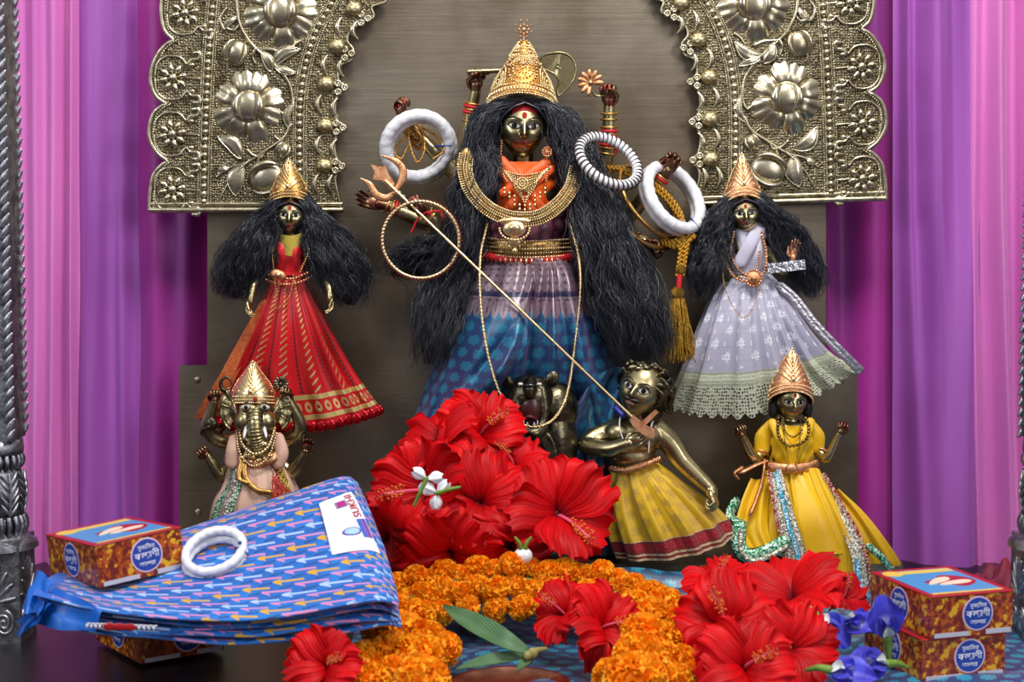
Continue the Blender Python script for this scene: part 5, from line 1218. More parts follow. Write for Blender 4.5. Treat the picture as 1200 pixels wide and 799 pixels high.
for s in (-1, 1):
    nu, nv = 13, 9; a = np.linspace(-1.15, 1.15, nu)[:, None]; q = np.linspace(0, 1, nv)[None]; o_ = W(299 + s * 20, 481, 106)
    X = s * (.019 * q * np.cos(a * .9) + .001); Z = .024 * q * np.sin(a * 1.05) + .002 * q; Y = .006 * q - .002 * np.sin(q * 9) * 1 + .0018 * np.cos(a * 9) * q
    m = MB().grid(np.stack([o_[0] + X, o_[1] + Y, o_[2] + Z], -1)); Pm = np.stack([o_[0] + X, o_[1] + Y, o_[2] + Z], -1); m.tube(Pm[:, -1], .0016, 6)
    for k in range(1, nu - 1, 2): m.tube(Pm[k, 1:], .0008, 4)
    part('ear', m, m_bronze, gn)
    m = MB(); m.tube(catmull(WS([(299 + s * 9, 500, 112), (299 + s * 12, 507, 118), (299 + s * 13, 512, 122)]), 4), np.linspace(.0032, .001, 9), 8); part('tusk', m, m_conch, gn)
    e = part('eye', MB().ell(W(299 + s * 11.5, 477, 113), (.0056, .0026, .0030), rot('Y', .1 * s), 12, 8), m_eyew, hd); m = MB().ell(W(299 + s * 11, 477, 115.2), (.0023, .0014, .0024)); part('iris', m, m_eyeb, e)
    m = MB(); m.tube(catmull(WS([(299 + s * 5, 474, 114), (299 + s * 10, 471.5, 115), (299 + s * 16, 474, 111)]), 4), .0007, 5); part('brow', m, m_line, hd)
m = MB().ell(W(299, 468, 112), (.0024, .0015, .0034)); part('forehead_mark', m, m_verm, hd)
small_crown(gn, W(297, 470, 88), 25, 44, rot('X', 0), m_gold_p, drop=.1, dep=.9)
for s, nm in ((-1, 'axe_head'), (1, 'lotus_disc')):
    m = MB(); c2 = W(297 + s * 32, 450, 100)
    if s > 0:
        for k in range(12):
            a = k * PI / 6; e = np.array([math.cos(a), 0, math.sin(a)]); m.ell(c2 + e * .006, (.0018, .0045, .0015), frame_of(e, (0, -1, 0)), 6, 5)
        m.ell(c2, .003)
    else:
        t = np.linspace(0, 4.6, 22); m.tube(np.stack([c2[0] + .0062 * np.cos(t), 0 * t + c2[1], c2[2] + .0075 * np.sin(t)], 1), np.linspace(.001, .0028, 22), 7)
    part(nm, m, m_bronze_dk, gn)
m = MB(); px_ring(m, 249, 504, 90, 13, 6, -20, 2.0, 1, 1, 40, 8, rope=26, amp=.4); part('armlet', m, m_bronze_dk, gn)
m = MB(); m.ell(W(247, 497, 100), (.008, .003, .008)); part('armlet_crest', m, m_bronze_dk, gn)
m_peach = satin('peach_silk', '#d8b09a', '#c49a86', .5); 
def strip_mat(nm, c1, c2, k=34.0):
    g = MG(nm); u, v = g.uv(); x, y, z = g.obj(); s = ((x + z) * 900.0).sin(); g.set('Base Color', g.mix(g.noise(420, 1).step(.42, .58), hexc(c1), hexc(c2))); g.set('Metallic', .55); g.set('Roughness', .3); g.bump(g.noise(520, 1), .0015); return g.m
m_sil_tr = strip_mat('silver_trim', '#e8e2d4', '#8d7f66'); m_grn_tr = strip_mat('green_sequin', '#0d7a4a', '#bfe0c8'); m_red_tr = strip_mat('crimson_trim', '#8f1020', '#c9a489'); m_blu_tr = strip_mat('turquoise_bead', '#1aa0c4', '#cfeef5'); m_gold_tr = strip_mat('gold_trim', '#d9b45e', '#7c5a20')
sk, P = skirt([((268, 540), (330, 540), 80, 30), ((262, 565), (342, 560), 80, 36), ((250, 590), (352, 585), 80, 40), ((244, 625), (362, 625), 78, 40), ((242, 650), (364, 650), 76, 38)], 11, [.6, 1.6, 2.4, 2.4], 14, 220, 60, .6, .6); part('peach_wrap', sk, m_peach, gn)
for cols, mt, nm in (((.625, .665), m_sil_tr, 'silver_border'), ((.60, .625), m_grn_tr, 'green_border'), ((.665, .68), m_grn_tr, 'green_border'), ((.815, .84), m_red_tr, 'crimson_border'), ((.84, .875), m_gold_tr, 'gold_border'), ((.90, .93), m_sil_tr, 'silver_border')):
    # columns run clockwise from the left; the viewer side spans 0 to .5
    a0 = (cols[0] - .6) * 1.25 + .10; a1 = (cols[1] - .6) * 1.25 + .10
    part(nm, MB().grid(surf_strip(P, .05, 1, lambda q: a0 - .04 * q, lambda q: a1 - .04 * q, .0016, 50, 4)), mt, gn)
m = MB(); m.tube(catmull(WS([(270, 528, 100), (284, 540, 106), (300, 544, 110), (318, 538, 108), (330, 528, 98)]), 8), .0055, 10, flat=.5, up=(0, -1, 0)); part('waist_sash', m, m_gold_r, gn)
for q in ([(276, 516, 102), (273, 528, 106), (272, 542, 106)], [(325, 514, 100), (330, 530, 104), (326, 542, 104)]): part('shoulder_cloth', MB().tube(catmull(WS(q), 6), .008, 10, flat=.4, up=(0, -1, 0)), m_peach, gn)
m = MB(); m.tube(catmull(WS([(286, 540, 112), (288, 560, 118), (300, 574, 122), (318, 578, 122), (328, 588, 120)]), 8), .0034, 8, flat=.5, up=(0, -1, 0)); m.tube(catmull(WS([(283, 540, 112), (280, 560, 118), (290, 566, 121)]), 8), .0028, 8, flat=.5, up=(0, -1, 0)); part('gold_ribbon', m, m_gold, gn)
m = MB(); bead_line(m, [(280, 500, 104), (284, 520, 112), (298, 532, 122), (314, 524, 118), (322, 502, 104)], .0036, .0021); bead_line(m, [(277, 505, 104), (281, 530, 112), (296, 546, 118), (314, 536, 118), (324, 508, 104)], .003, .0015); 
for k in range(14): m.ell(W(284 + k * 2.6, 536 + 5 * math.sin(k * 1.9), 114), .0024)
part('bead_garland', m, m_gold_p, gn, kind='stuff')
m = MB(); r = np.random.default_rng(5)
for k in range(26):
    p0 = W(322 + r.normal(0, 3), 562 + r.normal(0, 3), 122); p1 = W(335 + r.normal(0, 9), 590 + r.normal(0, 9), 126); m.tube(np.array([p0, (p0 + p1) / 2 + [0, -.003, 0], p1]), .0005, 4); m.ell(p1, .0012, None, 6, 4)
part('saffron_threads', m, simple('saffron_thread', '#b8321c', .5), gn, kind='stuff')
# ---------------------------------------------------------------- lion
lion = thing('lion_mount', 'dark bronze lion head with open mouth rising below the blue silk skirt', 'statue', (W(640, 655, 120)[0], -.12, 0.0))
b = MB(); b.ell(W(652, 520, 128), (.024, .030, .046)); b.ell(W(645, 575, 124), (.034, .034, .062)); b.ell(W(650, 478, 130), (.026, .024, .030)); b.ell(W(620, 466, 150), (.025, .020, .024)); b.ell(W(622, 448, 148), (.018, .014, .009))
for s in (-1, 1): limb(b, [(622 + s * 13, 455, 160), (621 + s * 17, 475, 164), (622 + s * 15, 492, 166), (624 + s * 9, 500, 170)], [5, 5.5, 5, 5]); b.ell(W(621 + s * 10, 452, 160), (.0055, .006, .005))
limb(b, [(612, 503, 168), (625, 508, 174), (637, 502, 168)], [6, 7.5, 6]); limb(b, [(630, 510, 160), (640, 535, 150), (645, 560, 140)], [10, 14, 18])
limb(b, [(622, 447, 160), (621, 455, 168), (621, 462, 170)], [5.5, 7, 5])
b.ell(W(640, 640, 130), (.05, .05, .03))
bd = part('body', fuse(b, .0012, 4), m_bronze_dk, lion)
m = MB(); m.ell(W(622, 480, 160), (.0145, .012, .022)); part('open_mouth', m, simple('lion_mouth', '#3a1416', .3), lion)
m = MB(); m.ell(W(621, 452, 171), (.0075, .004, .0035)); m.ell(W(621, 458, 173), (.002, .002, .004)); part('nose', m, m_eyeb, lion)
for s in (-1, 1):
    m = MB(); o_ = W(622 + s * 25, 444 + 6 * (s < 0), 142); m.ell(o_, (.007, .003, .0095), rot('Y', s * .5)); m.ell(o_ + [0, -.002, .002], (.004, .002, .006), rot('Y', s * .5)); part('ear', m, m_bronze_dk, lion)
    m = MB().ell(W(621 + s * 11, 450, 167), (.003, .002, .0018)); part('eye', m, m_eyew, lion)
    for k in (0, 1): part('tooth', MB().tube(WS([(622 + s * (8 - 4 * k), 499, 170 + k * 3), (622 + s * (8 - 4 * k), 493 + 2 * k, 172 + k * 3)]), np.array([.0018, .0006]), 6), m_conch, lion)
m = MB(); m.tube(catmull(WS([(616, 490, 170), (621, 488, 174), (626, 490, 170)]), 5), .0038, 8, flat=.5); part('tongue', m, simple('lion_tongue', '#5c1c20', .3), lion)
# ---------------------------------------------------------------- green demon
dm = thing('demon_statue', 'bare-chested bronze demon with moustache in a yellow skirt, speared by the trident', 'statue', (W(765, 650, 120)[0], -.12, PLZ))
b = MB(); b.ell(W(738, 512, 118), (.036, .022, .022), rot('Y', .15)); b.ell(W(741, 535, 116), (.026, .020, .022)); b.ell(W(724, 508, 130), (.015, .012, .012)); b.ell(W(758, 512, 130), (.015, .012, .012))
limb(b, [(744, 505, 120), (748, 490, 122), (752, 475, 122)], [13, 11, 13])
DA = limb(b, [(710, 508, 120), (696, 514, 124), (688, 522, 132), (712, 526, 150), (734, 520, 160)], [13, 12.5, 10.5, 9, 6.5]); DB = limb(b, [(768, 504, 120), (786, 520, 122), (800, 540, 126), (820, 560, 134), (834, 574, 140)], [13.5, 13, 11.5, 9.5, 7])
limb(b, [(735, 560, 112), (730, 600, 115), (735, 640, 115)], [16, 13, 10]); limb(b, [(765, 560, 112), (795, 600, 118), (820, 640, 118)], [16, 13, 10])
part('body', fuse(b, .0012, 4), m_bronze, dm)
std_hand((733, 521, 160), (.8, -.3, .4), (.3, .9, .3), 17, .75, 1, dm); std_hand((832, 572, 140), (.3, -.5, -.9), (-.7, .2, -.3), 20, .95, 1, dm)
c, h, R = W(752, 457, 132), .060, headR(-22, -8, 20); hd = part('head', head_mesh(c, h, R), m_bronze, dm); add_face(c, h, R, hd, bindi=False, moust=True, lipw=.12, eyeh=.055)
m = MB(); mo = decal(c, h, R, lambda u, v: (.11 * u, -.26 + .035 * v * (1 - u * u * .6)), .010, 13, 5, .012); part('open_mouth', mo, m_lip, hd)
m = MB()
for k in range(7): m.merge(decal(c, h, R, lambda u, v: (-.075 + .025 * k + .010 * u, -.258 + .014 * v), .026, 4, 4, .004))
part('teeth', m, m_eyew, hd, kind='stuff')
m = MB(); r = np.random.default_rng(3)
for k in range(46):
    a = r.uniform(-2.3, 2.3); z = r.uniform(.12, .5)
    if abs(a) < .9 and z < .30: continue
    p0 = np.array([.42 * math.sin(a) * math.sqrt(max(.05, 1 - (z * 1.8) ** 2 * .9)), -.46 * math.cos(a) * math.sqrt(max(.05, 1 - (z * 1.8) ** 2 * .9)) + .04, z * 1.02]); t = np.linspace(0, 1, 9)
    pts = np.stack([p0[0] + .10 * np.sin(t * 5 + k) * 1 + np.sign(p0[0]) * .10 * t, p0[1] + .25 * t, p0[2] - .38 * t * (abs(a) > .6) + .03 * np.sin(t * 6)], 1); m.tube(pts * h @ R.T + c, np.interp(t, [0, .5, 1], [.05, .075, .03]) * h, 7)
hr = part('wavy_hair', m, m_bronze_dk, dm, kind='stuff'); m = MB(); m.ell(c + R @ np.array([.02, .09, .06]) * h, np.array([.45, .44, .47]) * h, R, 24, 16); m.ell(c + R @ np.array([.22, .22, -.25]) * h, np.array([.26, .25, .30]) * h, R, 18, 12); part('hair_core', m, m_bronze_dk, hr)
def demon_mat():
    g = MG('yellow_brocade'); u, v = g.uv(); a = (u * 22.0).fract() - .5; b = (v * 6.0 + (u * 22.0).floor() * .5).fract() - .5; rr = (a.pow(2.0) + b.pow(2.0) * 1.2).sqrt(); ang = b.atan2(a)
    mo = rr.lt((ang * 3.0).sin().abs() * .2 + .16) * (rr * 60.0).sin().gt(-.3) * v.lt(.70); hem = v.gt(.76); ln = (v * 110.0).sin().gt(.15); cr = (v - .84).abs().lt(.045)
    base = g.mix(mo, g.mix(g.noise(12, 3).step(.3, .7), hexc('#cfa50c'), hexc('#a98208')), hexc('#b08a3a')); hc = g.mix(cr, g.mix(ln, hexc('#7c2020'), hexc('#bfa37c')), hexc('#96101e'))
    g.set('Base Color', g.mix(hem, base, hc)); g.set('Metallic', hem * .35 + mo * .4); g.set('Roughness', .42); g.bump(mo + hem * g.noise(600, 1) * 2.0, .0005); g.set('Sheen Weight', .2); return g.m
sk, P = skirt([((718, 549), (770, 541), 116, 24), ((712, 575), (798, 562), 118, 32), ((710, 600), (824, 582), 118, 38), ((716, 630), (848, 604), 118, 42), ((722, 650), (862, 626), 118, 44)], 12, [.5, 3.2, 3.8, 3.2], 31, 260, 80, .6, .5)
P = hem_dip(P, 0, .006, W(790, 640, 118)[0]); U, V_ = np.meshgrid(np.arange(260) / 260, np.linspace(0, 1, 80)); part('yellow_skirt', MB().grid(P, False, True, np.stack([U, V_], -1)), demon_mat(), dm)
m = MB(); C_ = catmull(WS([(716, 549, 134), (730, 551, 144), (745, 548, 146), (760, 543, 142), (772, 538, 132)]), 8); m.tube(C_, .0035, 8)
for q in resample(C_, .0048): m.ell(q + [0, -.002, 0], (.0019, .0022, .0040), rot('Y', .3), 6, 5)
part('rope_belt', m, m_gold_r, dm)
m = MB(); m.tube(catmull(WS([(728, 482, 126), (726, 500, 138), (732, 520, 146)]), 6), .0009, 5); m.tube(catmull(WS([(768, 485, 128), (762, 505, 140), (760, 530, 140)]), 6), .0009, 5); part('white_thread', m, m_conch, dm)
m = MB(); m.tube(WS([(722, 478, 128), (730, 486, 134)]), .0035, 8); part('blue_bead', m, simple('blue_bead', '#2a2a9c', .3), dm)
# ---------------------------------------------------------------- yellow-robed god
kt = thing('yellow_robe_idol', 'small bronze god in a bright yellow silk robe with raised hands, lower right', 'idol', (W(930, 655, 70)[0], -.07, PLZ), 'attendant idols')
b = MB(); b.ell(W(926, 525, 72), (.026, .018, .030)); b.ell(W(926, 505, 74), (.028, .018, .016)); b.ell(W(928, 555, 70), (.028, .020, .022))
limb(b, [(927, 505, 74), (927, 488, 78), (927, 476, 80)], [10, 8, 8])
limb(b, [(902, 506, 72), (892, 524, 74), (886, 540, 84), (870, 512, 92)], [8, 7, 6.2, 4.6]); limb(b, [(952, 506, 72), (958, 524, 74), (970, 536, 86), (984, 508, 92)], [8, 7, 6.2, 4.6])
b.ell(W(910, 600, 76), (.034, .034, .03)); b.ell(W(955, 610, 76), (.036, .034, .03)); b.ell(W(930, 640, 72), (.06, .04, .015))
part('body', fuse(b, .0011, 4), m_bronze, kt)
std_hand((870, 513, 92), (-.3, -.2, 1), (.2, -1, 0), 13, .7, -1, kt, m_hand); std_hand((984, 509, 92), (.25, -.2, 1), (-.2, -1, 0), 13, .7, 1, kt, m_hand)
c, h, R = W(927, 469, 86), .043, headR(5, 4, 2); hd = part('head', head_mesh(c, h, R, 60, 44), m_bronze, kt); add_face(c, h, R, hd, red=0, bindi=True)
m = MB(); m.ell(c + np.array([0, .006, .002]), (.0225, .018, .0225)); 
for s in (-1, 1): m.ell(c + np.array([s * .019, .004, -.010]), (.006, .008, .011))
part('hair', m, m_hairb, kt)
small_crown(kt, c + np.array([-.001, -.001, .012]), 25, 46, rot('Y', .02), m_gold_r, shape=(1, 1.0, .93, .82, .68, .52, .36, .20, .07), drop=.45)
def yel(nm, a='#e8b800', b='#c99800'):
    g = MG(nm); g.set('Base Color', g.mix(g.noise(10, 2).step(.3, .7), hexc(a), hexc(b))); g.set('Roughness', .42); g.set('Sheen Weight', .25); g.b.inputs['Sheen Tint'].default_value = (1, .9, .4, 1); g.bump(g.noise(40, 2) * 3 + g.noise(1500, 1) * .3, .0003); return g.m
m_yel = yel('yellow_satin')
part('robe_top', torso_shell(899, 955, 496, 548, 74, 21, 1.4, 60, 24, waist=.16), m_yel, kt)
for P_, w_ in (([(904, 498, 80), (895, 512, 80), (893, 526, 80)], [7, 10, 9]), ([(949, 498, 80), (957, 511, 80), (958, 524, 80)], [7, 9, 8]), ([(905, 495, 90), (915, 512, 98), (925, 530, 100), (927, 546, 98)], [5, 7, 7, 5]), ([(950, 494, 90), (942, 512, 98), (932, 530, 100), (928, 546, 98)], [5, 7, 7, 5])):
    m = MB(); C_ = catmull(WS(P_), 8); m.tube(C_, np.interp(np.linspace(0, 1, len(C_)), np.linspace(0, 1, len(w_)), w_) * .001, 16, flat=.5, up=(0, -1, 0)); part('robe_sleeve', m, m_yel, kt)
rows = [((899, 547), (956, 547), 76, 22), ((890, 570), (972, 568), 80, 30), ((876, 605), (1000, 600), 84, 40), ((866, 638), (1028, 640), 84, 44)]
sk, P = skirt(rows, 11, [.6, 2.2, 3.2, 3.4], 41, 260, 80, .8, 1.0)
part('robe_skirt', sk, m_yel, kt)
# front lengths falling over the plinth edge
def fall(cols, name, mat, lift=0, n=9, rip=1.2, seed=0):
    """cols: list of (xl, xr, y, d) down the length"""
    A = catmull(np.array(cols, float), 8); nu = 25; u = np.linspace(0, 1, nu); P = np.array([[W(a + (b - a) * q, y + 2 * math.sin(q * 6), d + lift + rip * math.sin(q * n + seed) + rip * .5 * math.sin(q * n * 2.3)) for q in u] for a, b, y, d in A]); m = MB().grid(P)
    Pb = P + [0, .0015, 0]; m.grid(Pb[::-1]); return part(name, m, mat, kt), P
fall([(925, 960, 550, 100), (928, 975, 580, 112), (934, 992, 615, 122), (940, 1004, 645, 124), (948, 1006, 675, 122), (968, 1008, 700, 122)], 'pleated_front', m_yel, n=30, rip=1.8)
fall([(880, 906, 560, 96), (868, 900, 590, 108), (862, 900, 620, 118), (874, 905, 640, 126)], 'robe_flap', m_yel, n=8, rip=2.4, seed=2)
fall([(975, 985, 575, 98), (985, 1012, 600, 104), (998, 1036, 630, 112), (1010, 1056, 662, 110), (1018, 1050, 672, 106)], 'robe_tail', m_yel, n=9, rip=2.4, seed=1)
tr_l = [(901, 916, 552, 112), (907, 926, 585, 122), (914, 936, 620, 130), (922, 944, 645, 132), (924, 950, 672, 132)]
fall(tr_l, 'silver_border', m_sil_tr, 0, 20, .8); fall([((a + b) / 2 - 1.5, (a + b) / 2 + 3.0, y, d + 2.5) for a, b, y, d in tr_l], 'turquoise_border', m_blu_tr, 0, 5, .4); fall([(a - 3, a + 1, y, d + 1) for a, b, y, d in tr_l], 'crimson_border', m_red_tr, 0, 5, .3)
tr_r = [(958, 968, 556, 100), (972, 988, 590, 112), (988, 1008, 625, 122), (998, 1018, 655, 128), (1002, 1024, 688, 128), (1010, 1030, 715, 128)]
fall(tr_r, 'silver_border', m_sil_tr, 2, 20, .8); fall([(b - 4, b, y, d + 4) for a, b, y, d in tr_r], 'crimson_border', m_red_tr, 0, 5, .3); fall([(a + 4, a + 9, y, d + 5) for a, b, y, d in tr_r[3:]], 'turquoise_border', m_blu_tr, 0, 5, .3)
m = MB(); C_ = catmull(WS([(866, 618, 128), (866, 640, 132), (878, 652, 136), (896, 648, 136), (918, 636, 134)]), 8); m.tube(C_, .0085, 10, flat=.35, up=(0, -1, 0)); m.tube(catmull(WS([(868, 612, 120), (856, 604, 112), (862, 590, 106)]), 6), .008, 10, flat=.4); part('green_border', m, m_grn_tr, kt)
m = MB(); m.tube(C_ + np.array([.002, -.004, -.004]), .003, 8); part('silver_border', m, m_sil_tr, kt)
m = MB(); m.tube(catmull(WS([(1018, 640, 124), (1032, 652, 124), (1044, 666, 120)]), 6), .004, 8, flat=.5, up=(0, -1, 0)); part('green_border', m, m_grn_tr, kt)
m = MB(); m.tube(catmull(WS([(897, 545, 92), (912, 548, 102), (930, 549, 104), (946, 547, 100), (956, 544, 92)]), 8), .0055, 10, flat=.4, up=(0, -1, 0)); m.ell(W(928, 549, 108), (.007, .003, .006)); sash = part('waist_sash', m, m_gold_r, kt)
m = MB(); m.tube(catmull(WS([(898, 540, 96), (885, 545, 100), (870, 552, 104)]), 6), np.linspace(.003, .006, 13), 8, flat=.4); m.tube(catmull(WS([(896, 540, 98), (893, 562, 104), (886, 585, 110), (880, 600, 116)]), 6), np.linspace(.003, .007, 19), 8, flat=.4); part('sash_tail', m, m_gold_r, sash)
m = MB(); bead_line(m, [(912, 490, 94), (912, 508, 102), (920, 520, 106), (932, 522, 108), (945, 514, 104), (948, 500, 98), (944, 490, 94)], .0042, .0021); bead_line(m, [(918, 490, 94), (920, 505, 102), (930, 512, 106), (940, 504, 102)], .003, .0014); bead_line(m, [(916, 492, 96), (922, 530, 106), (928, 552, 110), (936, 528, 106), (938, 494, 96)], .0022, .0009); part('bead_necklace', m, m_ant, kt, kind='stuff')
for nm, P_ in (('armlet', (892, 540)), ('armlet', (962, 538))):
    m = MB(); px_ring(m, P_[0], P_[1] - 8, 78, 8, 5, 20, 1.4, 1, 1, 30, 6, rope=20, amp=.4); part(nm, m, m_gold_r, kt)
m = MB(); m.tube(catmull(WS([(868, 548, 96), (860, 554, 98), (864, 560, 98)]), 4), .004, 8, flat=.4); part('sash_end', m, m_gold_r, kt)
# ================================================================ ALTAR CLOTH
xs = np.linspace(-.16, .72, 180)[:, None]; ys = np.linspace(-.115, -.66, 120)[None]
zz_ = .0035 + .003 * np.sin(xs * 31 + ys * 12) + .002 * np.sin(xs * 57 - ys * 38) + .0025 * np.sin(ys * 60 + xs * 9)
g1 = np.exp(-((ys + .155 + .10 * (xs - .1)) / .022) ** 2) * smoothstep(.04, .09, xs) * smoothstep(.30, .24, xs) * .034
g2 = np.exp(-((ys + .195 + .16 * (xs - .1)) / .016) ** 2) * smoothstep(.02, .07, xs) * smoothstep(.27, .20, xs) * .022
g3 = np.exp(-((xs - .47) / .03) ** 2 - ((ys + .42) / .09) ** 2) * .0 
Zc_ = np.maximum(zz_, .001) + g1 + g2 + g3
P = np.stack([xs + 0 * ys, ys + 0 * xs, Zc_], -1)
solo('altar_cloth', MB().grid(P), m_altarcloth, 'blue shot-silk cloth spread over the altar floor, showing beside the yellow-skirted demon', 'cloth')
xs = np.linspace(-1, 1, 50)[:, None]; ys = np.linspace(-1, 1, 40)[None]; c0 = G(1178, 716, 0)
zz_ = .036 * np.exp(-(xs ** 2 + ys ** 2) * 1.6) * (1 + .25 * np.sin(xs * 7 + ys * 4) + .15 * np.sin(xs * 13 - ys * 9)) + .004
solo('red_cloth', MB().grid(np.stack([c0[0] + .055 * xs + 0 * ys, c0[1] + .03 + .05 * ys + 0 * xs, np.maximum(zz_, .006)], -1)), satin('crimson_cloth', '#8c1030', '#6c0c30', .6), 'crumpled crimson cloth behind the stacked boxes at the right pillar', 'cloth')
# ================================================================ TEXT
def text_tris(s, size=1.0, weight=None, al='CENTER'):
    cu = bpy.data.curves.new('t', 'FONT'); cu.body = s; cu.size = size; cu.align_x = al; cu.align_y = 'CENTER' if al == 'CENTER' else 'TOP_BASELINE'; cu.offset = weight or 0
    o = bpy.data.objects.new('t', cu); COL.objects.link(o); dg = bpy.context.evaluated_depsgraph_get(); dg.update(); me = o.evaluated_get(dg).to_mesh()
    me.calc_loop_triangles(); V = np.array([v.co[:] for v in me.vertices]).reshape(-1, 3); F = np.array([t.vertices[:] for t in me.loop_triangles]).reshape(-1, 3)
    o.evaluated_get(dg).to_mesh_clear(); bpy.data.objects.remove(o); bpy.data.curves.remove(cu); return V, F
# ================================================================ BOXES
def carton_mat(nm, dark):
    g = MG(nm); x, y, z = g.obj(); n = g.noise(150, 4, rough=.65); v1 = g.vor(190); v2 = g.noise(90, 3)
    c1 = g.mix(n.step(.42, .58), hexc('#6c1a08'), hexc('#b5500c')); yellow = v1.lt(.42) * v2.step(.47, .55)
    yellow = (n * .6 + v2 * .6 - v1 * .25).step(.50, .57); c2 = g.mix(yellow, c1, hexc('#d9a01c')); g.set('Base Color', c2 if not dark else g.mix(.35, c2, hexc('#7a2c10'))); g.set('Roughness', .32); g.set('Coat Weight', .3); return g.m
m_carton = carton_mat('printed_carton', 0); m_carton2 = carton_mat('printed_carton_side', 1)
m_lblue = simple('label_blue', '#1c3f9a', .4); m_lring = simple('label_pink_white', '#d9b4c8', .4); m_print_w = simple('print_white', '#e8e4ee', .4)
m_print_r = simple('print_red', '#a81420', .4); m_print_sky = simple('print_sky', '#3f8fc8', .35); m_print_y = simple('print_yellow', '#e0bc4c', .4); m_board = simple('carton_board', '#b9b6c2', .5); m_skin_p = simple('print_cream', '#e9d3b8', .4)
BX, BY, BH = .086, .106, .0385
TX = {}
def carton(near, yaw, roll, label, loc_z=None):
    """near: world position of the bottom corner nearest the camera"""
    R = rot('Y', math.radians(roll)) @ rot('Z', math.radians(yaw)); near = np.array(near, float)
    L = lambda x, y, z: near + R @ np.array([x, y, z])                     # x along right face, y along left face (back), z up
    rt = thing('carton', label, 'box', near, 'small printed cartons')
    b = MB(); b.box((0, 0, 0), (BX, BY, BH)); b.xf(R, L(BX / 2, BY / 2, BH / 2)); bo = part('box_body', b, m_carton, rt, smooth=False)
    def face(kind):
        if kind == 'right': return lambda a, c, o: L(a, -o, c)
        if kind == 'left': return lambda a, c, o: L(-o, BY - a, c)
        return lambda a, c, o: L(a, c, BH + o)
    def patch(f, pts, o, name, mat, par):
        pts = np.array(pts); P_ = np.array([f(a, c, o) for a, c in pts]); P0 = np.array([f(a, c, 0.0002) for a, c in pts]); return part(name, MB().prism(P_, P0), mat, par, smooth=False)
    def disc(cx, cy, r, n=40, sx=1): t = np.linspace(0, 2 * PI, n, endpoint=False); return np.stack([cx + sx * r * np.cos(t), cy + r * np.sin(t)], 1)
    for kind, wd in (('right', BX), ('left', BY)):
        f = face(kind); cx = wd * (.57 if kind == 'right' else .50); cy = BH * .53; rr = .0145
        rg = patch(f, disc(cx, cy, rr + .0016), .0005, 'label_ring', m_lring, rt); d_ = patch(f, disc(cx, cy, rr), .0008, 'round_label', m_lblue, rt)
        tx = MB()
        ADV = {'ক': .81, 'ল': .73, 'া': .27, 'ণ': .62, 'ী': .27, 'আ': 1.16, 'ত': .71, 'স': .68, 'ব': .60, 'ি': .27, 'ু': 0.0}
        def word(chs, k, x0, yb):
            xo = 0
            for ch in chs:
                V, F = text_tris(ch, 1.0, .012, 'LEFT'); tx.add(np.array([f(x0 + (v[0] + xo) * k, yb + v[1] * k, .0011) for v in V]), F)
                if ch in 'াআ':                                                        # upright stem of the long a
                    xs_ = xo + (.89 if ch == 'আ' else 0)
                    for q in ([(-.01, .55), (.28, .55), (.28, .625), (-.01, .625)], [(.09, 0), (.175, 0), (.175, .6), (.09, .6)]): tx.prism(np.array([f(x0 + (xs_ + a) * k, yb + b_ * k, .0011) for a, b_ in q]), np.array([f(x0 + (xs_ + a) * k, yb + b_ * k, .0008) for a, b_ in q]))
                xo += ADV[ch]
        word('সুবািসত', .0054, cx - 3.21 * .0027, cy + .0058); word('আলতা', .0056, cx - 2.87 * .0028, cy - .0098)
        k = .0083; x0 = cx - 3.0 * k / 2; yb = cy - .0028                       # middle word, the joined consonant drawn by hand
        word('কল', k, x0, yb); word('াণী', k, x0 + 1.84 * k, yb)
        C_ = catmull(np.array([(1.80, .60), (1.80, .30), (1.73, .06), (1.60, -.07), (1.50, -.03)], float), 6); C_ = np.array([f(x0 + a * k, yb + b_ * k, .0011) for a, b_ in C_]); tx.tube(C_, .00042, 6, flat=.4)
        hl = [(1.52, .55), (1.94, .55), (1.94, .635), (1.52, .635)]; tx.prism(np.array([f(x0 + a * k, yb + c * k, .0011) for a, c in hl]), np.array([f(x0 + a * k, yb + c * k, .0007) for a, c in hl]))
        part('lettering', tx, m_print_w, d_, smooth=False)
    f = face('right'); patch(f, [(.004, .0005), (.040, .0005), (.040, .0045), (.004, .0045)], .0008, 'flap', m_board, rt); patch(f, [(.058, .0005), (.084, .0005), (.084, .005), (.058, .005)], .0008, 'flap', m_board, rt)
    f = face('top'); sq = lambda x0, y0, x1, y1: [(x0, y0), (x1, y0), (x1, y1), (x0, y1)]
    patch(f, sq(0, 0, BX, BY), .0004, 'top_border', m_print_r, rt); sk_ = patch(f, sq(.006, .006, BX - .006, BY - .006), .0007, 'top_picture', m_print_sky, rt)
    patch(f, sq(.010, .086, BX - .008, .097), .001, 'printed_banner', m_print_y, sk_); patch(f, sq(.006, .006, BX - .006, .010), .001, 'printed_banner', m_print_y, sk_)
    t = np.linspace(0, 2 * PI, 30, endpoint=False)
    patch(f, np.stack([.050 + .022 * np.cos(t) + .004 * np.cos(3 * t), .050 + .020 * np.sin(t) + .005 * np.sin(2 * t)], 1), .001, 'printed_cloth', m_print_r, sk_)
    for a0, b0, an in ((.040, .052, .6), (.052, .042, .2)):
        X = np.stack([.019 * np.cos(t), .0060 * np.sin(t) * (1 + .4 * np.cos(t))], 1); ca, sa = math.cos(an), math.sin(an); patch(f, np.stack([a0 + X[:, 0] * ca - X[:, 1] * sa, b0 + X[:, 0] * sa + X[:, 1] * ca], 1), .0013, 'printed_foot', m_skin_p, sk_)
    patch(f, disc(.014, .090, .010, 24), .0012, 'printed_paisley', m_print_y, sk_)
    e = MB()
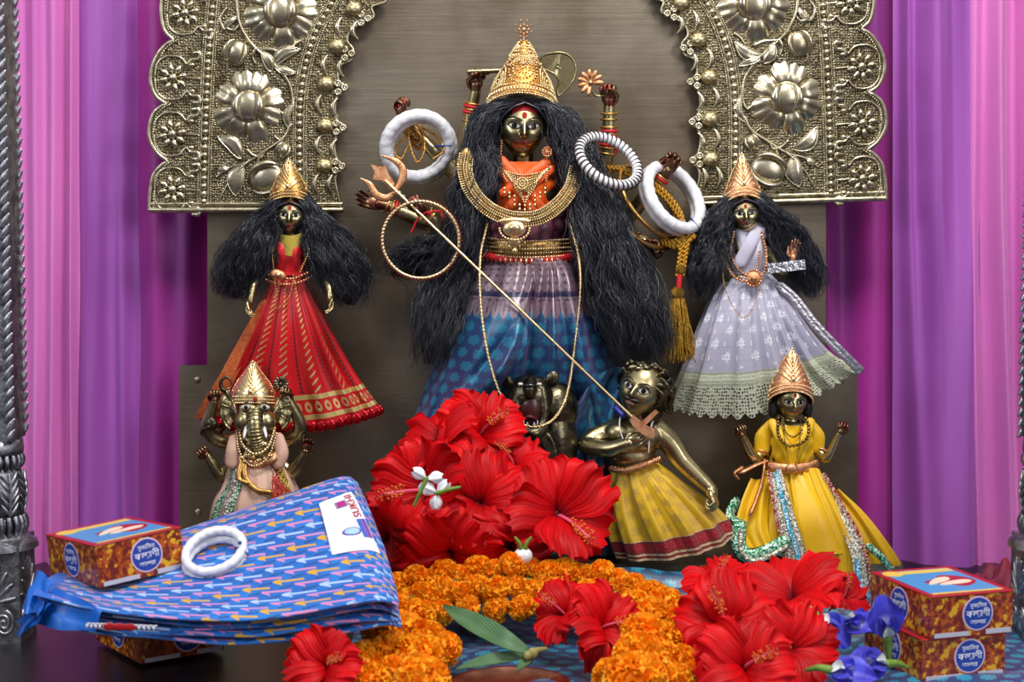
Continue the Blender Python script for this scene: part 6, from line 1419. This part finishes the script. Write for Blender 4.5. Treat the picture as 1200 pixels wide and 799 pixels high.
    for a, b_ in (((0, 0), (BX, 0)), ((0, 0), (0, BY)), ((BX, 0), (BX, BY)), ((0, BY), (BX, BY))): e.tube(np.array([L(a[0], a[1], BH), L(b_[0], b_[1], BH)]), .0009, 5)
    part('worn_edge', e, m_print_r, rt); return rt
cb = carton(G(1080, 799, .004), 17, 0, 'printed red and gold carton, the lower of the two stacked at the right')
cb2 = carton(G(1090, 749, .0438), 18, 0, 'printed red and gold carton, the upper of the two stacked at the right')
cb3 = carton(W(117, 689, 478), 39, -5.5, 'printed red and gold carton lying on the blue folded sari at the left')
cb4 = carton(G(165, 778, .004), 36, 0, 'shaded printed carton under the blue folded sari at the lower left')
# ================================================================ FOLDED SARI
NET = [[(96, 652, 335), (165, 634, 335), (240, 609, 335), (330, 578, 335), (398, 556, 335), (418, 561, 340)],
       [(72, 664, 390), (150, 652, 390), (240, 632, 390), (330, 604, 390), (408, 586, 390), (434, 596, 392)],
       [(52, 676, 440), (136, 680, 440), (236, 668, 440), (330, 648, 440), (418, 630, 440), (450, 638, 440)],
       [(42, 686, 482), (126, 700, 482), (230, 700, 482), (322, 690, 482), (428, 672, 482), (463, 682, 480)],
       [(38, 692, 515), (122, 712, 515), (228, 722, 515), (320, 720, 515), (432, 700, 515), (467, 704, 508)]]
NETW = np.array([WS(r) for r in NET]); a_ = np.array([catmull(r, 10) for r in NETW]); SG = np.array([catmull(a_[:, i], 12) for i in range(a_.shape[1])]).transpose(1, 0, 2)   # rows back->front, cols left->right
SV, SU = SG.shape[:2]
def Sf(u, v):
    x = np.clip(np.asarray(u) * (SU - 1), 0, SU - 1.001); y = np.clip(np.asarray(v) * (SV - 1), 0, SV - 1.001); i, j = x.astype(int), y.astype(int); fx, fy = (x - i)[..., None], (y - j)[..., None]
    return (SG[j, i] * (1 - fx) + SG[j, i + 1] * fx) * (1 - fy) + (SG[j + 1, i] * (1 - fx) + SG[j + 1, i + 1] * fx) * fy
SN = nrm(np.array([-.12, -.42, .90]))
def sari_mat():
    g = MG('ikat_blue_cotton'); u, v = g.uv(); s0 = u * 13.0 - v * 1.5; t0 = v * 34.0 + u * 6.0
    row = t0.floor(); s = (s0 + row * .37).fract() - .5; t = t0.fract() - .5; stp = ((s * 14.0).floor() * .02)
    t2 = t - stp * 2.6; k = row.mod(4.0); two = (k - 1.0).abs().gt(.5) * (k - 3.0).abs().gt(.5)
    barb = ((t2.abs() - (s + .42) * 1.6).abs().lt(.14)) * s.lt(-.18) * (two.max(t2.gt(0.0))); m = (t2.abs().lt(.12).max(barb)) * s.abs().lt(.45)
    cy = k.lt(.5); cw = (k - 2.0).abs().lt(.5)
    base = g.mix(g.noise(30, 2).step(.35, .65), hexc('#075cb0'), hexc('#0f70c6'))
    mc = g.mix(cw, g.mix(cy, hexc('#c87fae'), hexc('#cf9c10')), hexc('#a4bbe0'))
    out = g.mix(m, base, mc); bb = (t + .3).abs().lt(.10) * s.gt(.1); out = g.mix(bb * .8, out, hexc('#12306e'))
    end = u.lt(.055); g.set('Base Color', g.mix(end, out, hexc('#0c5fc0'))); g.set('Roughness', .5); g.set('Sheen Weight', .15); g.bump(g.noise(1400, 1), .0002); return g.m
m_sari = sari_mat()
sari = thing('folded_sari', 'bright blue folded sari with pink, yellow and white dashes and a white paper label', 'sari', W(250, 740, 480))
TH = .0068; m_sari_b = simple('sari_border_blue', '#0e62c4', .45, var=.25, vs=30)
for k in range(5):
    r = np.random.default_rng(60 + k); nv, nth = 46, 150; vv = np.linspace(0, 1, nv)
    ua, ub = (.0, 1.0) if k == 0 else (r.uniform(0, .03), 1 - r.uniform(0, .025)); va, vb = 0.0, 1.0 if k == 0 else 1 - r.uniform(0, .05)
    th = np.linspace(0, 2 * PI, 44, endpoint=False); uu = np.linspace(ua, ub, nth)
    c_, s_ = np.cos(th), np.sin(th); cv = np.sign(c_) * np.abs(c_) ** .22; sv = np.sign(s_) * np.abs(s_) ** .7          # flat loop round the fold
    v2 = (va + vb) / 2 + (vb - va) / 2 * cv
    U2, V2 = np.meshgrid(uu, v2, indexing='ij'); ed = np.clip((1 - np.clip(np.abs(U2 - (ua + ub) / 2) / ((ub - ua) / 2), 0, 1) ** 14), 0.02, 1) ** .5
    sag = (.0020 * np.sin(U2 * 8 + k * 1.3) + .0012 * np.sin(U2 * 21 + k * 2)) * (k > 0) * V2
    Pp = Sf(U2, V2) + SN * ((-(k + .5) * TH + sag) + TH * .5 * np.broadcast_to(sv[None], U2.shape) * ed)[..., None]
    Pp[..., 1] -= .004 * np.broadcast_to((cv > .9)[None], U2.shape) * np.sqrt(np.clip(1 - sv[None] ** 2, 0, 1))
    part('fold_layer', MB().grid(Pp, False, True, np.stack([U2 + k * .13, V2 * .52 + np.broadcast_to((sv < 0)[None], U2.shape) * .6 + k * .21], -1)), m_sari, sari)
nu, nv = 30, 24; u = np.linspace(0, 1, nu)[:, None]; v = np.linspace(0, 1, nv)[None]   # flared plain end at the left
for k, (p0, p1, q0, q1) in enumerate((((60, 684, 500), (44, 668, 470), (24, 712, 512), (46, 724, 522)), ((60, 708, 516), (48, 700, 500), (16, 745, 505), (36, 738, 520)), ((120, 716, 520), (62, 690, 505), (20, 726, 508), (110, 745, 524)))):
    A, B_, C2, D2 = [W(*p) for p in (p0, p1, q1, q0)]; P = A * (1 - u)[..., None] * (1 - v)[..., None] + B_ * u[..., None] * (1 - v)[..., None] + C2 * (1 - u)[..., None] * v[..., None] + D2 * u[..., None] * v[..., None]
    P = P + np.stack([0 * u * v, -.004 * np.sin(u * 9 + v * 2 + k) * (.3 + v), .002 * np.sin(v * 8 + u * 3)], -1); part('plain_end', MB().grid(P).grid((P + [0, .002, 0])[::-1]), m_sari_b, sari)
def proj(P):
    d = np.asarray(P) - CAMP; F_ = np.array([0, math.cos(PITCH), -math.sin(PITCH)]); U_ = np.array([0, math.sin(PITCH), math.cos(PITCH)]); dep = d @ F_; return np.stack([600 + FPX * d[..., 0] / dep, 399.5 - FPX * (d @ U_) / dep], -1)
_pu, _pv = np.meshgrid(np.linspace(0, 1, 260), np.linspace(0, 1, 260), indexing='ij'); _pp = proj(Sf(_pu, _pv))
def on_sari(x, y, lift=.0008):
    i = np.argmin(((_pp - np.array([x, y])) ** 2).sum(-1)); return Sf(_pu.flat[i], _pv.flat[i]) + SN * lift, _pu.flat[i], _pv.flat[i]
uv4 = [on_sari(x, y)[1:] for x, y in ((374, 591), (412, 577), (390, 651), (446, 650))]
def lab(a, b, lift): # a across 0..1, b down 0..1
    (u0, v0), (u1, v1), (u2, v2), (u3, v3) = uv4; a = np.asarray(a, float); b = np.asarray(b, float)
    U_ = (u0 * (1 - a) + u1 * a) * (1 - b) + (u2 * (1 - a) + u3 * a) * b; V_ = (v0 * (1 - a) + v1 * a) * (1 - b) + (v2 * (1 - a) + v3 * a) * b
    return Sf(U_, V_) + SN * lift
def lpatch(a0, b0, a1, b1, lift, n=14):
    a = np.linspace(a0, a1, n)[:, None]; b = np.linspace(b0, b1, n)[None]; P = lab(a + 0 * b, b + 0 * a, lift); return MB().grid(P).grid(lab(a + 0 * b, b + 0 * a, lift - .0006)[::-1])
lb = part('paper_label', lpatch(0, 0, 1, 1, .0012, 24), simple('label_paper', '#dfe0f0', .4), sari, 'white paper label')
V, F = text_tris('SUKHI', 1.0, .02); V = V - (V.max(0) + V.min(0)) / 2; wx = V[:, 0].max() * 2; wy = V[:, 1].max() * 2
a = .74 - (V[:, 1] / wy) * -.22 * -1; a = .74 - (V[:, 1] / wy) * .27; b = .25 - (V[:, 0] / wx) * .40
part('lettering', MB().add(lab(a, b, .0017), F), m_print_r, lb, smooth=False)
part('logo_frame', lpatch(.30, .12, .60, .24, .0015, 5), simple('logo_grey', '#8a8a98', .5), lb); part('logo_panel', lpatch(.34, .13, .56, .23, .0018, 5), simple('logo_magenta', '#a0247c', .5), lb)
part('printed_textile', lpatch(.62, .48, .98, .78, .0015, 6), simple('swatch_blue', '#2c5cb8', .5), lb)
for q, colr in enumerate(('#b04a8c', '#4a3a9c', '#c0568c')): part('printed_stripe', lpatch(.76 + q * .07, .48, .80 + q * .07, .78, .0018, 5), simple('swatch_stripe', colr, .5), lb)
t = np.linspace(0, 2 * PI, 32, endpoint=False)
for rr, mt, lf in ((1.0, simple('oval_ring', '#5c4a9c', .5), .0015), (.78, simple('oval_fill', '#9cc0dc', .5), .0018)):
    Pa = lab(.42 + .20 * rr * np.cos(t), .66 + .07 * rr * np.sin(t), lf); part('printed_oval', MB().prism(Pa, Pa - SN * .0005), mt, lb, smooth=False)
# small printed writing on the selvage: dashes of white and red
for x0, x1, mt in ((102, 122, m_print_w), (128, 152, m_print_r), (157, 180, m_print_w)):
    m = MB()
    for q in np.linspace(x0, x1, 5 if mt is m_print_w else 3):
        c = W(q, 733 + (q - 100) * .035, 527); m.box(c, (.0022, .0008, .0045), rot('Y', .3 * math.sin(q))); 
        if mt is m_print_w: m.box(c + [.0012, 0, .002], (.004, .0008, .0011))
        else: m.ell(c, (.0065, .0008, .0035))
    part('selvage_print', m, mt, sari)
# conch bangles on the sari
rt = thing('conch_bangle', 'pair of white conch bangles tied with blue thread, lying on the blue sari', 'bangle', W(250, 672, 440), 'white conch bangles')
for q in range(2):
    m = MB(); px_ring(m, 252 - q * 1.0, 655 - q * 10, 428 + q * 4, 34, 18, -10, 5.4, 1, -1, 110, 14, rope=18, amp=.13)
    part('bangle', m, m_conch, rt)
m = MB(); m.ring(W(283, 646, 432), .0066, .0095, .0008, axR((.35, .3, .6), (0, -1, 0)), 24, 6); m.ell(W(281, 636, 440), .0019); part('blue_tie', m, m_bluethread, rt)
# ================================================================ FLOWERS
def petal_red():
    g = MG('hibiscus_petal'); u, v = g.uv(); n = g.noise(18, 3); vein = (((u - .5) * (30.0)).sin() * .5 + ((u - .5) * 74.0 + n * 3.0).sin() * .3)
    g.set('Base Color', g.mix(v.step(.0, .28), hexc('#5c0110'), g.mix((n + vein * .08).step(.3, .7), hexc('#a20006'), hexc('#cc020a')))); g.set('Roughness', .5); g.set('Specular IOR Level', .16)
    g.set('Subsurface Weight', .12); g.b.inputs['Subsurface Radius'].default_value = (.012, .003, .002); g.b.inputs['Subsurface Scale'].default_value = .2; g.bump(vein, .0004); return g.m
m_petal = petal_red(); m_pist = simple('pistil_pink', '#d8506c', .5); m_anth = simple('anther', '#e0722c', .6); m_green = simple('calyx_green', '#6f8f2c', .5, var=.3, vs=90); m_stig = simple('stigma_red', '#c01a2a', .5)
def hib_petal(r, k, L_=.060, wd=.0265, cup=.5, ang=1.05):
    nu, nv = 29, 22; u = np.linspace(-1, 1, nu)[:, None]; v = np.linspace(0, 1, nv)[None]
    L_ = L_ * r.uniform(.9, 1.1); wd = wd * r.uniform(.92, 1.1)
    prof = .13 + 1.02 * np.sin(np.clip(v, 0, 1) ** .85 * PI * .60) ** 1.1; x = u * wd * prof; tip = 1 - .20 * (u ** 2) * v ** 2 - .05 * np.exp(-(u / .12) ** 2) * v ** 8
    sc_ = 1 + .045 * np.cos(u * 15 + r.uniform(0, 6)) * v ** 5 + .03 * np.cos(u * 31 + r.uniform(0, 6)) * v ** 8
    s = v * L_ * tip * sc_; a = ang - cup * .4 + cup * (v * 1.1) + r.normal(0, .20); y = s * np.sin(a); z = s * np.cos(a)
    ruf = (.0078 * np.sin(u * 5.0 + r.uniform(0, 6)) + .0034 * np.sin(u * 13 + r.uniform(0, 6)) + .0014 * np.sin(u * 29 + r.uniform(0, 6))) * (v ** 3.2) * (.35 + np.abs(u) * .9)
    z = z + ruf + .006 * u ** 2 * v * r.uniform(.4, 1.6); x = x + .003 * np.sin(v * 9 + k) * v
    return MB().grid(np.stack([x + 0 * v, y + 0 * u, z], -1))
def hib_meshes(seed, droop=False, cup=.5, ang=1.05):
    r = np.random.default_rng(seed); out = []
    for k in range(5):
        m = hib_petal(r, k, cup=cup, ang=ang); m.xf(rot('Z', k * 2 * PI / 5 + r.normal(0, .09)), (0, 0, .0006 * k)); out.append(('petal', m.mesh('petal'), m_petal))
    t = np.linspace(0, 1, 16); C_ = np.stack([.034 * t ** 1.6 * math.cos(seed * 2.3 - 3.6), .034 * t ** 1.6 * math.sin(seed * 2.3 - 3.6), .050 * t - .010 * t ** 3], 1)
    m = MB(); m.tube(C_, np.linspace(.0020, .0013, 16), 8); out.append(('pistil', m.mesh('pistil'), m_pist))
    m = MB()
    for k in range(44):
        f = r.uniform(.55, 1.0); p = C_[0] * (1 - f) + np.array([np.interp(f, t, C_[:, i]) for i in range(3)]); a = r.uniform(0, 2 * PI); q = p + np.array([math.cos(a), math.sin(a), .5]) * r.uniform(.004, .0075); m.tube(np.array([p, q]), .0003, 4, caps=False); m.ell(q, .0012, None, 6, 4)
    out.append(('anthers', m.mesh('anthers'), m_anth)); m = MB()
    for k in range(5): a = k * 2 * PI / 5; e = C_[-1] + np.array([math.cos(a) * .005, math.sin(a) * .005, .006]); m.tube(np.array([C_[-1], e]), .0004, 4); m.ell(e, .0014, None, 6, 4)
    out.append(('stigma', m.mesh('stigma'), m_stig)); m = MB(); m.lathe([(.001, -.022), (.003, -.021), (.0035, -.012), (.006, -.006), (.0065, .002), (.004, .004)], n=10); out.append(('calyx', m.mesh('calyx'), m_green))
    for o in out:
        o[1].polygons.foreach_set('use_smooth', [True] * len(o[1].polygons)); o[1].materials.append(o[2])
    return out
HV = [hib_meshes(s, cup=c, ang=a) for s, c, a in ((1, .45, 1.0), (2, .8, .75), (3, .25, 1.15), (4, 1.0, .6), (5, .6, .9))]
def hib(pos, facing, roll, var, size, label, group, nopist=False):
    f = nrm(np.array(facing, float)); R = Vector(f).to_track_quat('Z', 'Y').to_matrix() @ Matrix.Rotation(roll, 3, 'Z')
    rt = thing('hibiscus', label, 'flower', pos, group); rt.rotation_euler = R.to_euler(); rt.scale = (size,) * 3
    for nm, me, mt in HV[var]:
        if nopist and nm in ('pistil', 'anthers', 'stigma'): continue
        o = bpy.data.objects.new(nm, me); COL.objects.link(o); o.parent = rt
        if nm == 'anthers': o['kind'] = 'stuff'
GP = 'red hibiscus heaped below the goddess'
for a in [((562, 512, 215), (.0, -.75, .55), 1.1, 3, .84, 'red hibiscus at the top of the central heap, one petal standing before the blue skirt'),
          ((520, 522, 228), (-.5, -.6, .6), .4, 1, .85, 'red hibiscus at the upper left of the central heap, petals fanned outward'),
          ((499, 575, 262), (-.35, -.9, .3), .2, 2, .98, 'large open red hibiscus facing forward under the fallen white blossoms'),
          ((602, 548, 236), (.1, -.6, .75), .9, 4, .62, 'small red hibiscus with yellow-tipped stamens just below the lion mouth'),
          ((654, 604, 272), (.25, -.9, .25), .35, 0, 1.02, 'wide open red hibiscus beside the yellow-skirted demon, right of the heap'),
          ((563, 590, 268), (.2, -.8, .5), 1.3, 4, .92, 'folded red hibiscus in the middle of the central heap'),
          ((462, 628, 262), (-.6, -.7, -.1), 2.1, 1, .95, 'dark drooping red hibiscus beside the sari label'),
          ((528, 640, 275), (-.1, -.9, -.2), .8, 3, 1.0, 'red hibiscus hanging low over the marigold garland, left of centre'),
          ((598, 640, 272), (.0, -.8, .1), 2.5, 1, .85, 'red hibiscus low in the heap just above the marigolds, by the white bud')]:
    p, f, ro, va, sz, lbl = a; hib(W(*p), f, ro, va, sz, lbl, GP, nopist=(lbl.startswith('folded') or 'upper left' in lbl or 'drooping' in lbl or ' low ' in lbl))
GP2 = 'red hibiscus lying at the front of the altar'
for a in [((700, 738), .045, (.35, -.7, .55), .5, 3, .72, 'crumpled red hibiscus in front, between the green leaves and the marigold column'),
          ((664, 722), .048, (-.4, -.6, .7), 1.9, 1, .6, 'small red hibiscus at the front tucked under the marigold arch'),
          ((850, 738), .045, (.1, -.8, .6), 1.2, 1, .88, 'red hibiscus with a curled pink pistil right of the marigold column'),
          ((930, 705), .050, (-.2, -.5, .85), .3, 4, .98, 'largest ruffled red hibiscus in front of the yellow-robed idol'),
          ((845, 695), .045, (-.3, -.4, .85), 2.2, 3, .66, 'red hibiscus lying against the fold of blue silk'),
          ((925, 762), .035, (.15, -.75, .6), 2.0, 4, .74, 'red hibiscus beside the blue pea flowers, stamens showing'),
          ((985, 705), .035, (.5, -.5, .7), .1, 1, .55, 'red hibiscus between the yellow robe hem and the right cartons'),
          ((870, 785), .030, (-.1, -.8, .5), 1.0, 3, .8, 'lowest red hibiscus at the bottom edge, just right of the marigold column'),
          ((385, 782), .032, (-.3, -.8, .5), .9, 3, .62, 'red hibiscus at the lower left below the folded sari')]:
    p, z, f, ro, va, sz, lbl = a; hib(G(*p, z), f, ro, va, sz, lbl, GP2, nopist=('ruffled' in lbl))
# marigold garland
def floret_mesh(seed):
    r = np.random.default_rng(seed); m = MB(); N_ = 190
    for i in range(N_):
        zf = 1 - 1.75 * (i + .5) / N_; a = i * 2.39996 + r.normal(0, .1); rr = math.sqrt(max(0, 1 - zf * zf)); n = np.array([rr * math.cos(a), rr * math.sin(a), zf])
        x = nrm(np.cross(n, r.normal(0, 1, 3))); y = np.cross(n, x); u = np.linspace(-1, 1, 5)[:, None]; v = np.linspace(0, 1, 4)[None]
        w_ = .22 * (.35 + .75 * v) * r.uniform(.85, 1.2); L_ = r.uniform(.26, .34)
        P = n * .74 + (n * (v * L_)[..., None]) * (1 + .08 * np.cos(u * 6 + i))[..., None] + x * (u * w_)[..., None] + y * ((.10 * u ** 2 + .09 * np.sin(u * 5 + i) * v + .12 * v ** 2) + 0 * v)[..., None]
        m.grid(P)
    m.ell((0, 0, 0), (.84, .84, .82), None, 14, 10); me = m.mesh('marigold'); me.materials.append(m_mari); return me
g = MG('marigold_orange'); n = g.noise(1.6, 2); g.set('Base Color', g.mix(n.step(.35, .65), hexc('#ffaa1c'), hexc('#ff8c08'))); g.set('Roughness', .6); g.set('Specular IOR Level', .2); g.set('Subsurface Weight', .35); g.b.inputs['Subsurface Radius'].default_value = (.6, .25, .05); g.b.inputs['Subsurface Scale'].default_value = .02; m_mari = g.m
MM = [floret_mesh(s) for s in range(4)]
gar = thing('marigold_garland', 'thick orange marigold garland arching across the front of the altar', 'garland', G(600, 740, 0))
r = np.random.default_rng(77); gl = np.array(gar.location)
def mari(p, rad):
    o = bpy.data.objects.new('marigold', MM[r.integers(0, 4)]); COL.objects.link(o); o.parent = gar; o.location = np.array(p) - gl; k = rad * r.uniform(.93, 1.07); o.scale = (k, k, k * .88); o.rotation_euler = (r.uniform(-.5, .9) + .5, r.uniform(-.5, .5), r.uniform(0, 6))
for x, y in ((468, 686), (486, 677), (505, 683), (522, 672), (541, 678), (560, 666), (580, 672), (600, 663), (622, 668), (643, 673), (663, 670), (684, 677), (704, 674), (724, 683), (742, 688)): mari(W(x, y, 318 + r.uniform(-8, 8)), .0145)
for x, y in ((478, 704), (497, 698), (518, 694), (540, 697), (560, 690), (582, 692), (604, 688), (626, 694), (648, 694), (668, 700), (690, 696), (712, 704), (730, 706)): mari(W(x, y, 338 + r.uniform(-6, 6)), .0145)
for x, y in ((516, 718), (548, 714), (582, 714), (612, 712), (640, 712), (500, 716)): mari(W(x, y, 352), .0135)
for x, y, z, rad in ((464, 716, .04, .018), (486, 722, .04, .018), (448, 738, .035, .019), (472, 742, .04, .021), (500, 748, .038, .020), (455, 765, .03, .020), (492, 770, .03, .023), (428, 776, .025, .019), (520, 762, .03, .017), (430, 800, .02, .020), (495, 798, .03, .024), (462, 792, .02, .019),
                     (762, 702, .045, .020), (780, 708, .045, .020), (742, 712, .045, .019), (764, 722, .045, .021), (788, 730, .04, .018), (738, 732, .045, .019), (757, 748, .042, .023), (778, 752, .035, .019), (750, 772, .035, .024), (776, 774, .03, .018), (745, 797, .03, .025), (800, 776, .025, .017), (818, 794, .02, .019), (792, 799, .02, .018), (718, 795, .02, .018)): mari(G(x, y, z), rad)
m = MB(); m.tube(catmull(np.array([W(466, 720, 380), W(500, 690, 335), W(560, 680, 325), W(620, 680, 325), W(700, 690, 330), W(760, 715, 380), G(755, 770, .03)]), 6), .003, 6); part('garland_string', m, m_green, gar)
# small white blossoms
def jasmine(p, rot_, lbl, stems):
    rt = thing('white_blossom', lbl, 'flower', p, 'fallen white blossoms'); p = np.array(p)
    for k in range(3):
        a = rot_ + k * 1.9; e = np.array([math.cos(a), -.5, math.sin(a)]); m = MB(); nu, nv = 9, 9; u = np.linspace(-1, 1, nu)[:, None]; v = np.linspace(0, 1, nv)[None]; R = frame_of(nrm(e), (0, -1, 0))
        X = np.stack([u * .0064 * np.sin(v * 2.5 + .25), v * .014 + 0 * u, -.005 * u ** 2 - .005 * v ** 2 + .001 * np.sin(u * 6)], -1); part('petal', MB().grid(X @ R.T + p), m_conch, rt)
    for e in stems: m = MB(); m.tube(catmull(np.array([p, p + np.array(e) * .5 + [0, -.002, .001], p + np.array(e)]), 5), np.linspace(.0024, .0017, 11), 8); part('stem', m, m_green, rt)
jasmine(W(500, 561, 345), 2.6, 'small white blossom with a green stem lying on the red hibiscus, the upper one', [(-.012, 0, -.026)])
jasmine(W(512, 578, 345), .8, 'small white blossom with a sideways green stem on the hibiscus, the lower one', [(.022, 0, .006)])
rt = thing('white_bud', 'white flower bud with two green spikes standing above the marigold garland', 'flower', W(613, 662, 318))
m = MB(); m.ell(W(613, 651, 322), (.0095, .008, .0085), None, 20, 14); part('bud', m, m_conch, rt)
for s in (-1, 1): m = MB(); m.tube(catmull(np.array([W(613 + s * 2, 646, 324), W(613 + s * 4, 637, 326), W(613 + s * 9, 630, 326)]), 5), np.linspace(.0024, .0015, 11), 8); part('spike', m, m_green, rt)
# green leaves
g = MG('leaf_green'); u, v = g.uv(); g.set('Base Color', g.mix(g.noise(25, 3).step(.3, .7), hexc('#5c7d55'), hexc('#42653f'))); g.set('Roughness', .45); g.bump(((u - .5).abs() * -60.0 + v * 60.0).sin() * .3 + (u - .5).abs().lt(.03), .0004); m_leafg = g.m
lv = thing('leaf_sprig', 'sprig of folded green leaves lying before the marigolds, joined at a knot', 'leaf', G(622, 768, .02))
def bigleaf(pts, wd, name='leaf', up=(0, -.6, .8)):
    C_ = resample(catmull(np.array(pts), 8), n=26); T = nrm(np.gradient(C_, axis=0)); N = nrm(np.cross(T, np.array(up, float))); B = np.cross(N, T); t = np.linspace(0, 1, 26); w_ = wd * np.sin(PI * t ** .8 * .97 + .06) ** .8; u = np.linspace(-1, 1, 9)
    P = C_[:, None] + N[:, None] * (u[None, :, None] * w_[:, None, None]) + B[:, None] * (np.abs(u)[None, :, None] * w_[:, None, None] * .55); P2 = P.transpose(1, 0, 2); part(name, MB().grid(P2).grid((P2 - B[None] * .0009)[::-1]), m_leafg, lv)
bigleaf([G(622, 765, .035), G(590, 752, .045), G(550, 730, .052), G(519, 709, .058)], .0115); bigleaf([G(618, 768, .03), G(580, 775, .03), G(534, 784, .03)], .0075, up=(0, -.5, .9)); bigleaf([G(622, 768, .03), G(616, 776, .028), G(606, 786, .026)], .005)
m = MB(); m.tube(catmull(np.array([G(618, 768, .034), G(628, 762, .037), G(640, 760, .036)]), 5), np.linspace(.0042, .0016, 11), 8); m.ell(G(624, 765, .036), (.005, .004, .005)); part('stem_knot', m, simple('stem_brown', '#8c8448', .6), lv)
pt = MB(); c = G(598, 812, .006); pt.lathe([(.001, .002), (.046, .002), (.052, .008), (.0535, .0095), (.052, .0085), (.045, .0035), (.001, .0035)], c, n=60); solo('copper_plate', pt, simple('copper', '#a8705c', .3, 1.0, var=.3), 'small copper plate whose rim shows at the bottom centre', 'plate')
# butterfly pea flowers
g = MG('pea_petal'); u, v = g.uv(); rr = ((u - .5) * (u - .5) * 2.2 + v * v).sqrt(); g.set('Base Color', g.mix(rr.step(.18, .62), hexc('#dfe0ea'), g.mix(g.noise(60, 2).step(.3, .7), hexc('#2a1fa0'), hexc('#3c3cc8')))); g.set('Roughness', .5); g.set('Sheen Weight', .2); m_pea = g.m
def pea(p, e, up, k, lbl):
    p = np.array(p); rt = thing('pea_flower', lbl, 'flower', p, 'blue pea flowers by the right cartons'); R = frame_of(nrm(np.array(e, float)), up); rr = np.random.default_rng(k)
    def pet(L_, wd, lift, sx=0, nm='petal', mt=m_pea, ru=.002):
        u = np.linspace(-1, 1, 15)[:, None]; v = np.linspace(0, 1, 13)[None]; X = np.stack([u * wd * np.sin(v * 2.35 + .2) + sx * v, v * L_ * (1 - .18 * u ** 2) + 0 * u, lift * v + .006 * u ** 2 * v + ru * np.sin(u * 6 + k) * v ** 2 - .006 * v ** 2], -1); part(nm, MB().grid(X @ R.T + p).grid((X @ R.T + p + R[:, 2] * -.0006)[::-1]), mt, rt)
    pet(.040, .017, .0); pet(.022, .008, .010, .006); pet(.022, .008, .010, -.006); pet(.014, .0055, .012, 0, 'keel', m_conch, 0)
    m = MB(); m.tube(catmull(np.array([p, p - R[:, 1] * .010 + [0, 0, .001], p - R[:, 1] * .020 + [0, 0, -.002]]), 5), np.linspace(.0045, .0017, 11), 8); part('calyx', m, m_green, rt)
pea(G(958, 722, .05), (.55, -.45, -.45), (-.2, -.6, .7), 1, 'blue pea flower with green calyx uppermost, touching the red hibiscus')
pea(G(1040, 748, .045), (-.15, -.1, 1), (0, -1, .1), 2, 'blue and white pea flower standing upright against the right cartons')
pea(G(990, 728, .045), (.6, -.6, .05), (0, -.6, .8), 3, 'blue pea flower lying crosswise above the others near the yellow hem')
pea(G(1040, 778, .03), (-.9, -.3, .12), (0, -.7, .7), 4, 'blue pea flower pointing left, lower middle of the group')
pea(G(972, 785, .03), (.9, -.35, 0), (0, -.7, .7), 5, 'lowest blue pea flower at the bottom edge of the picture')
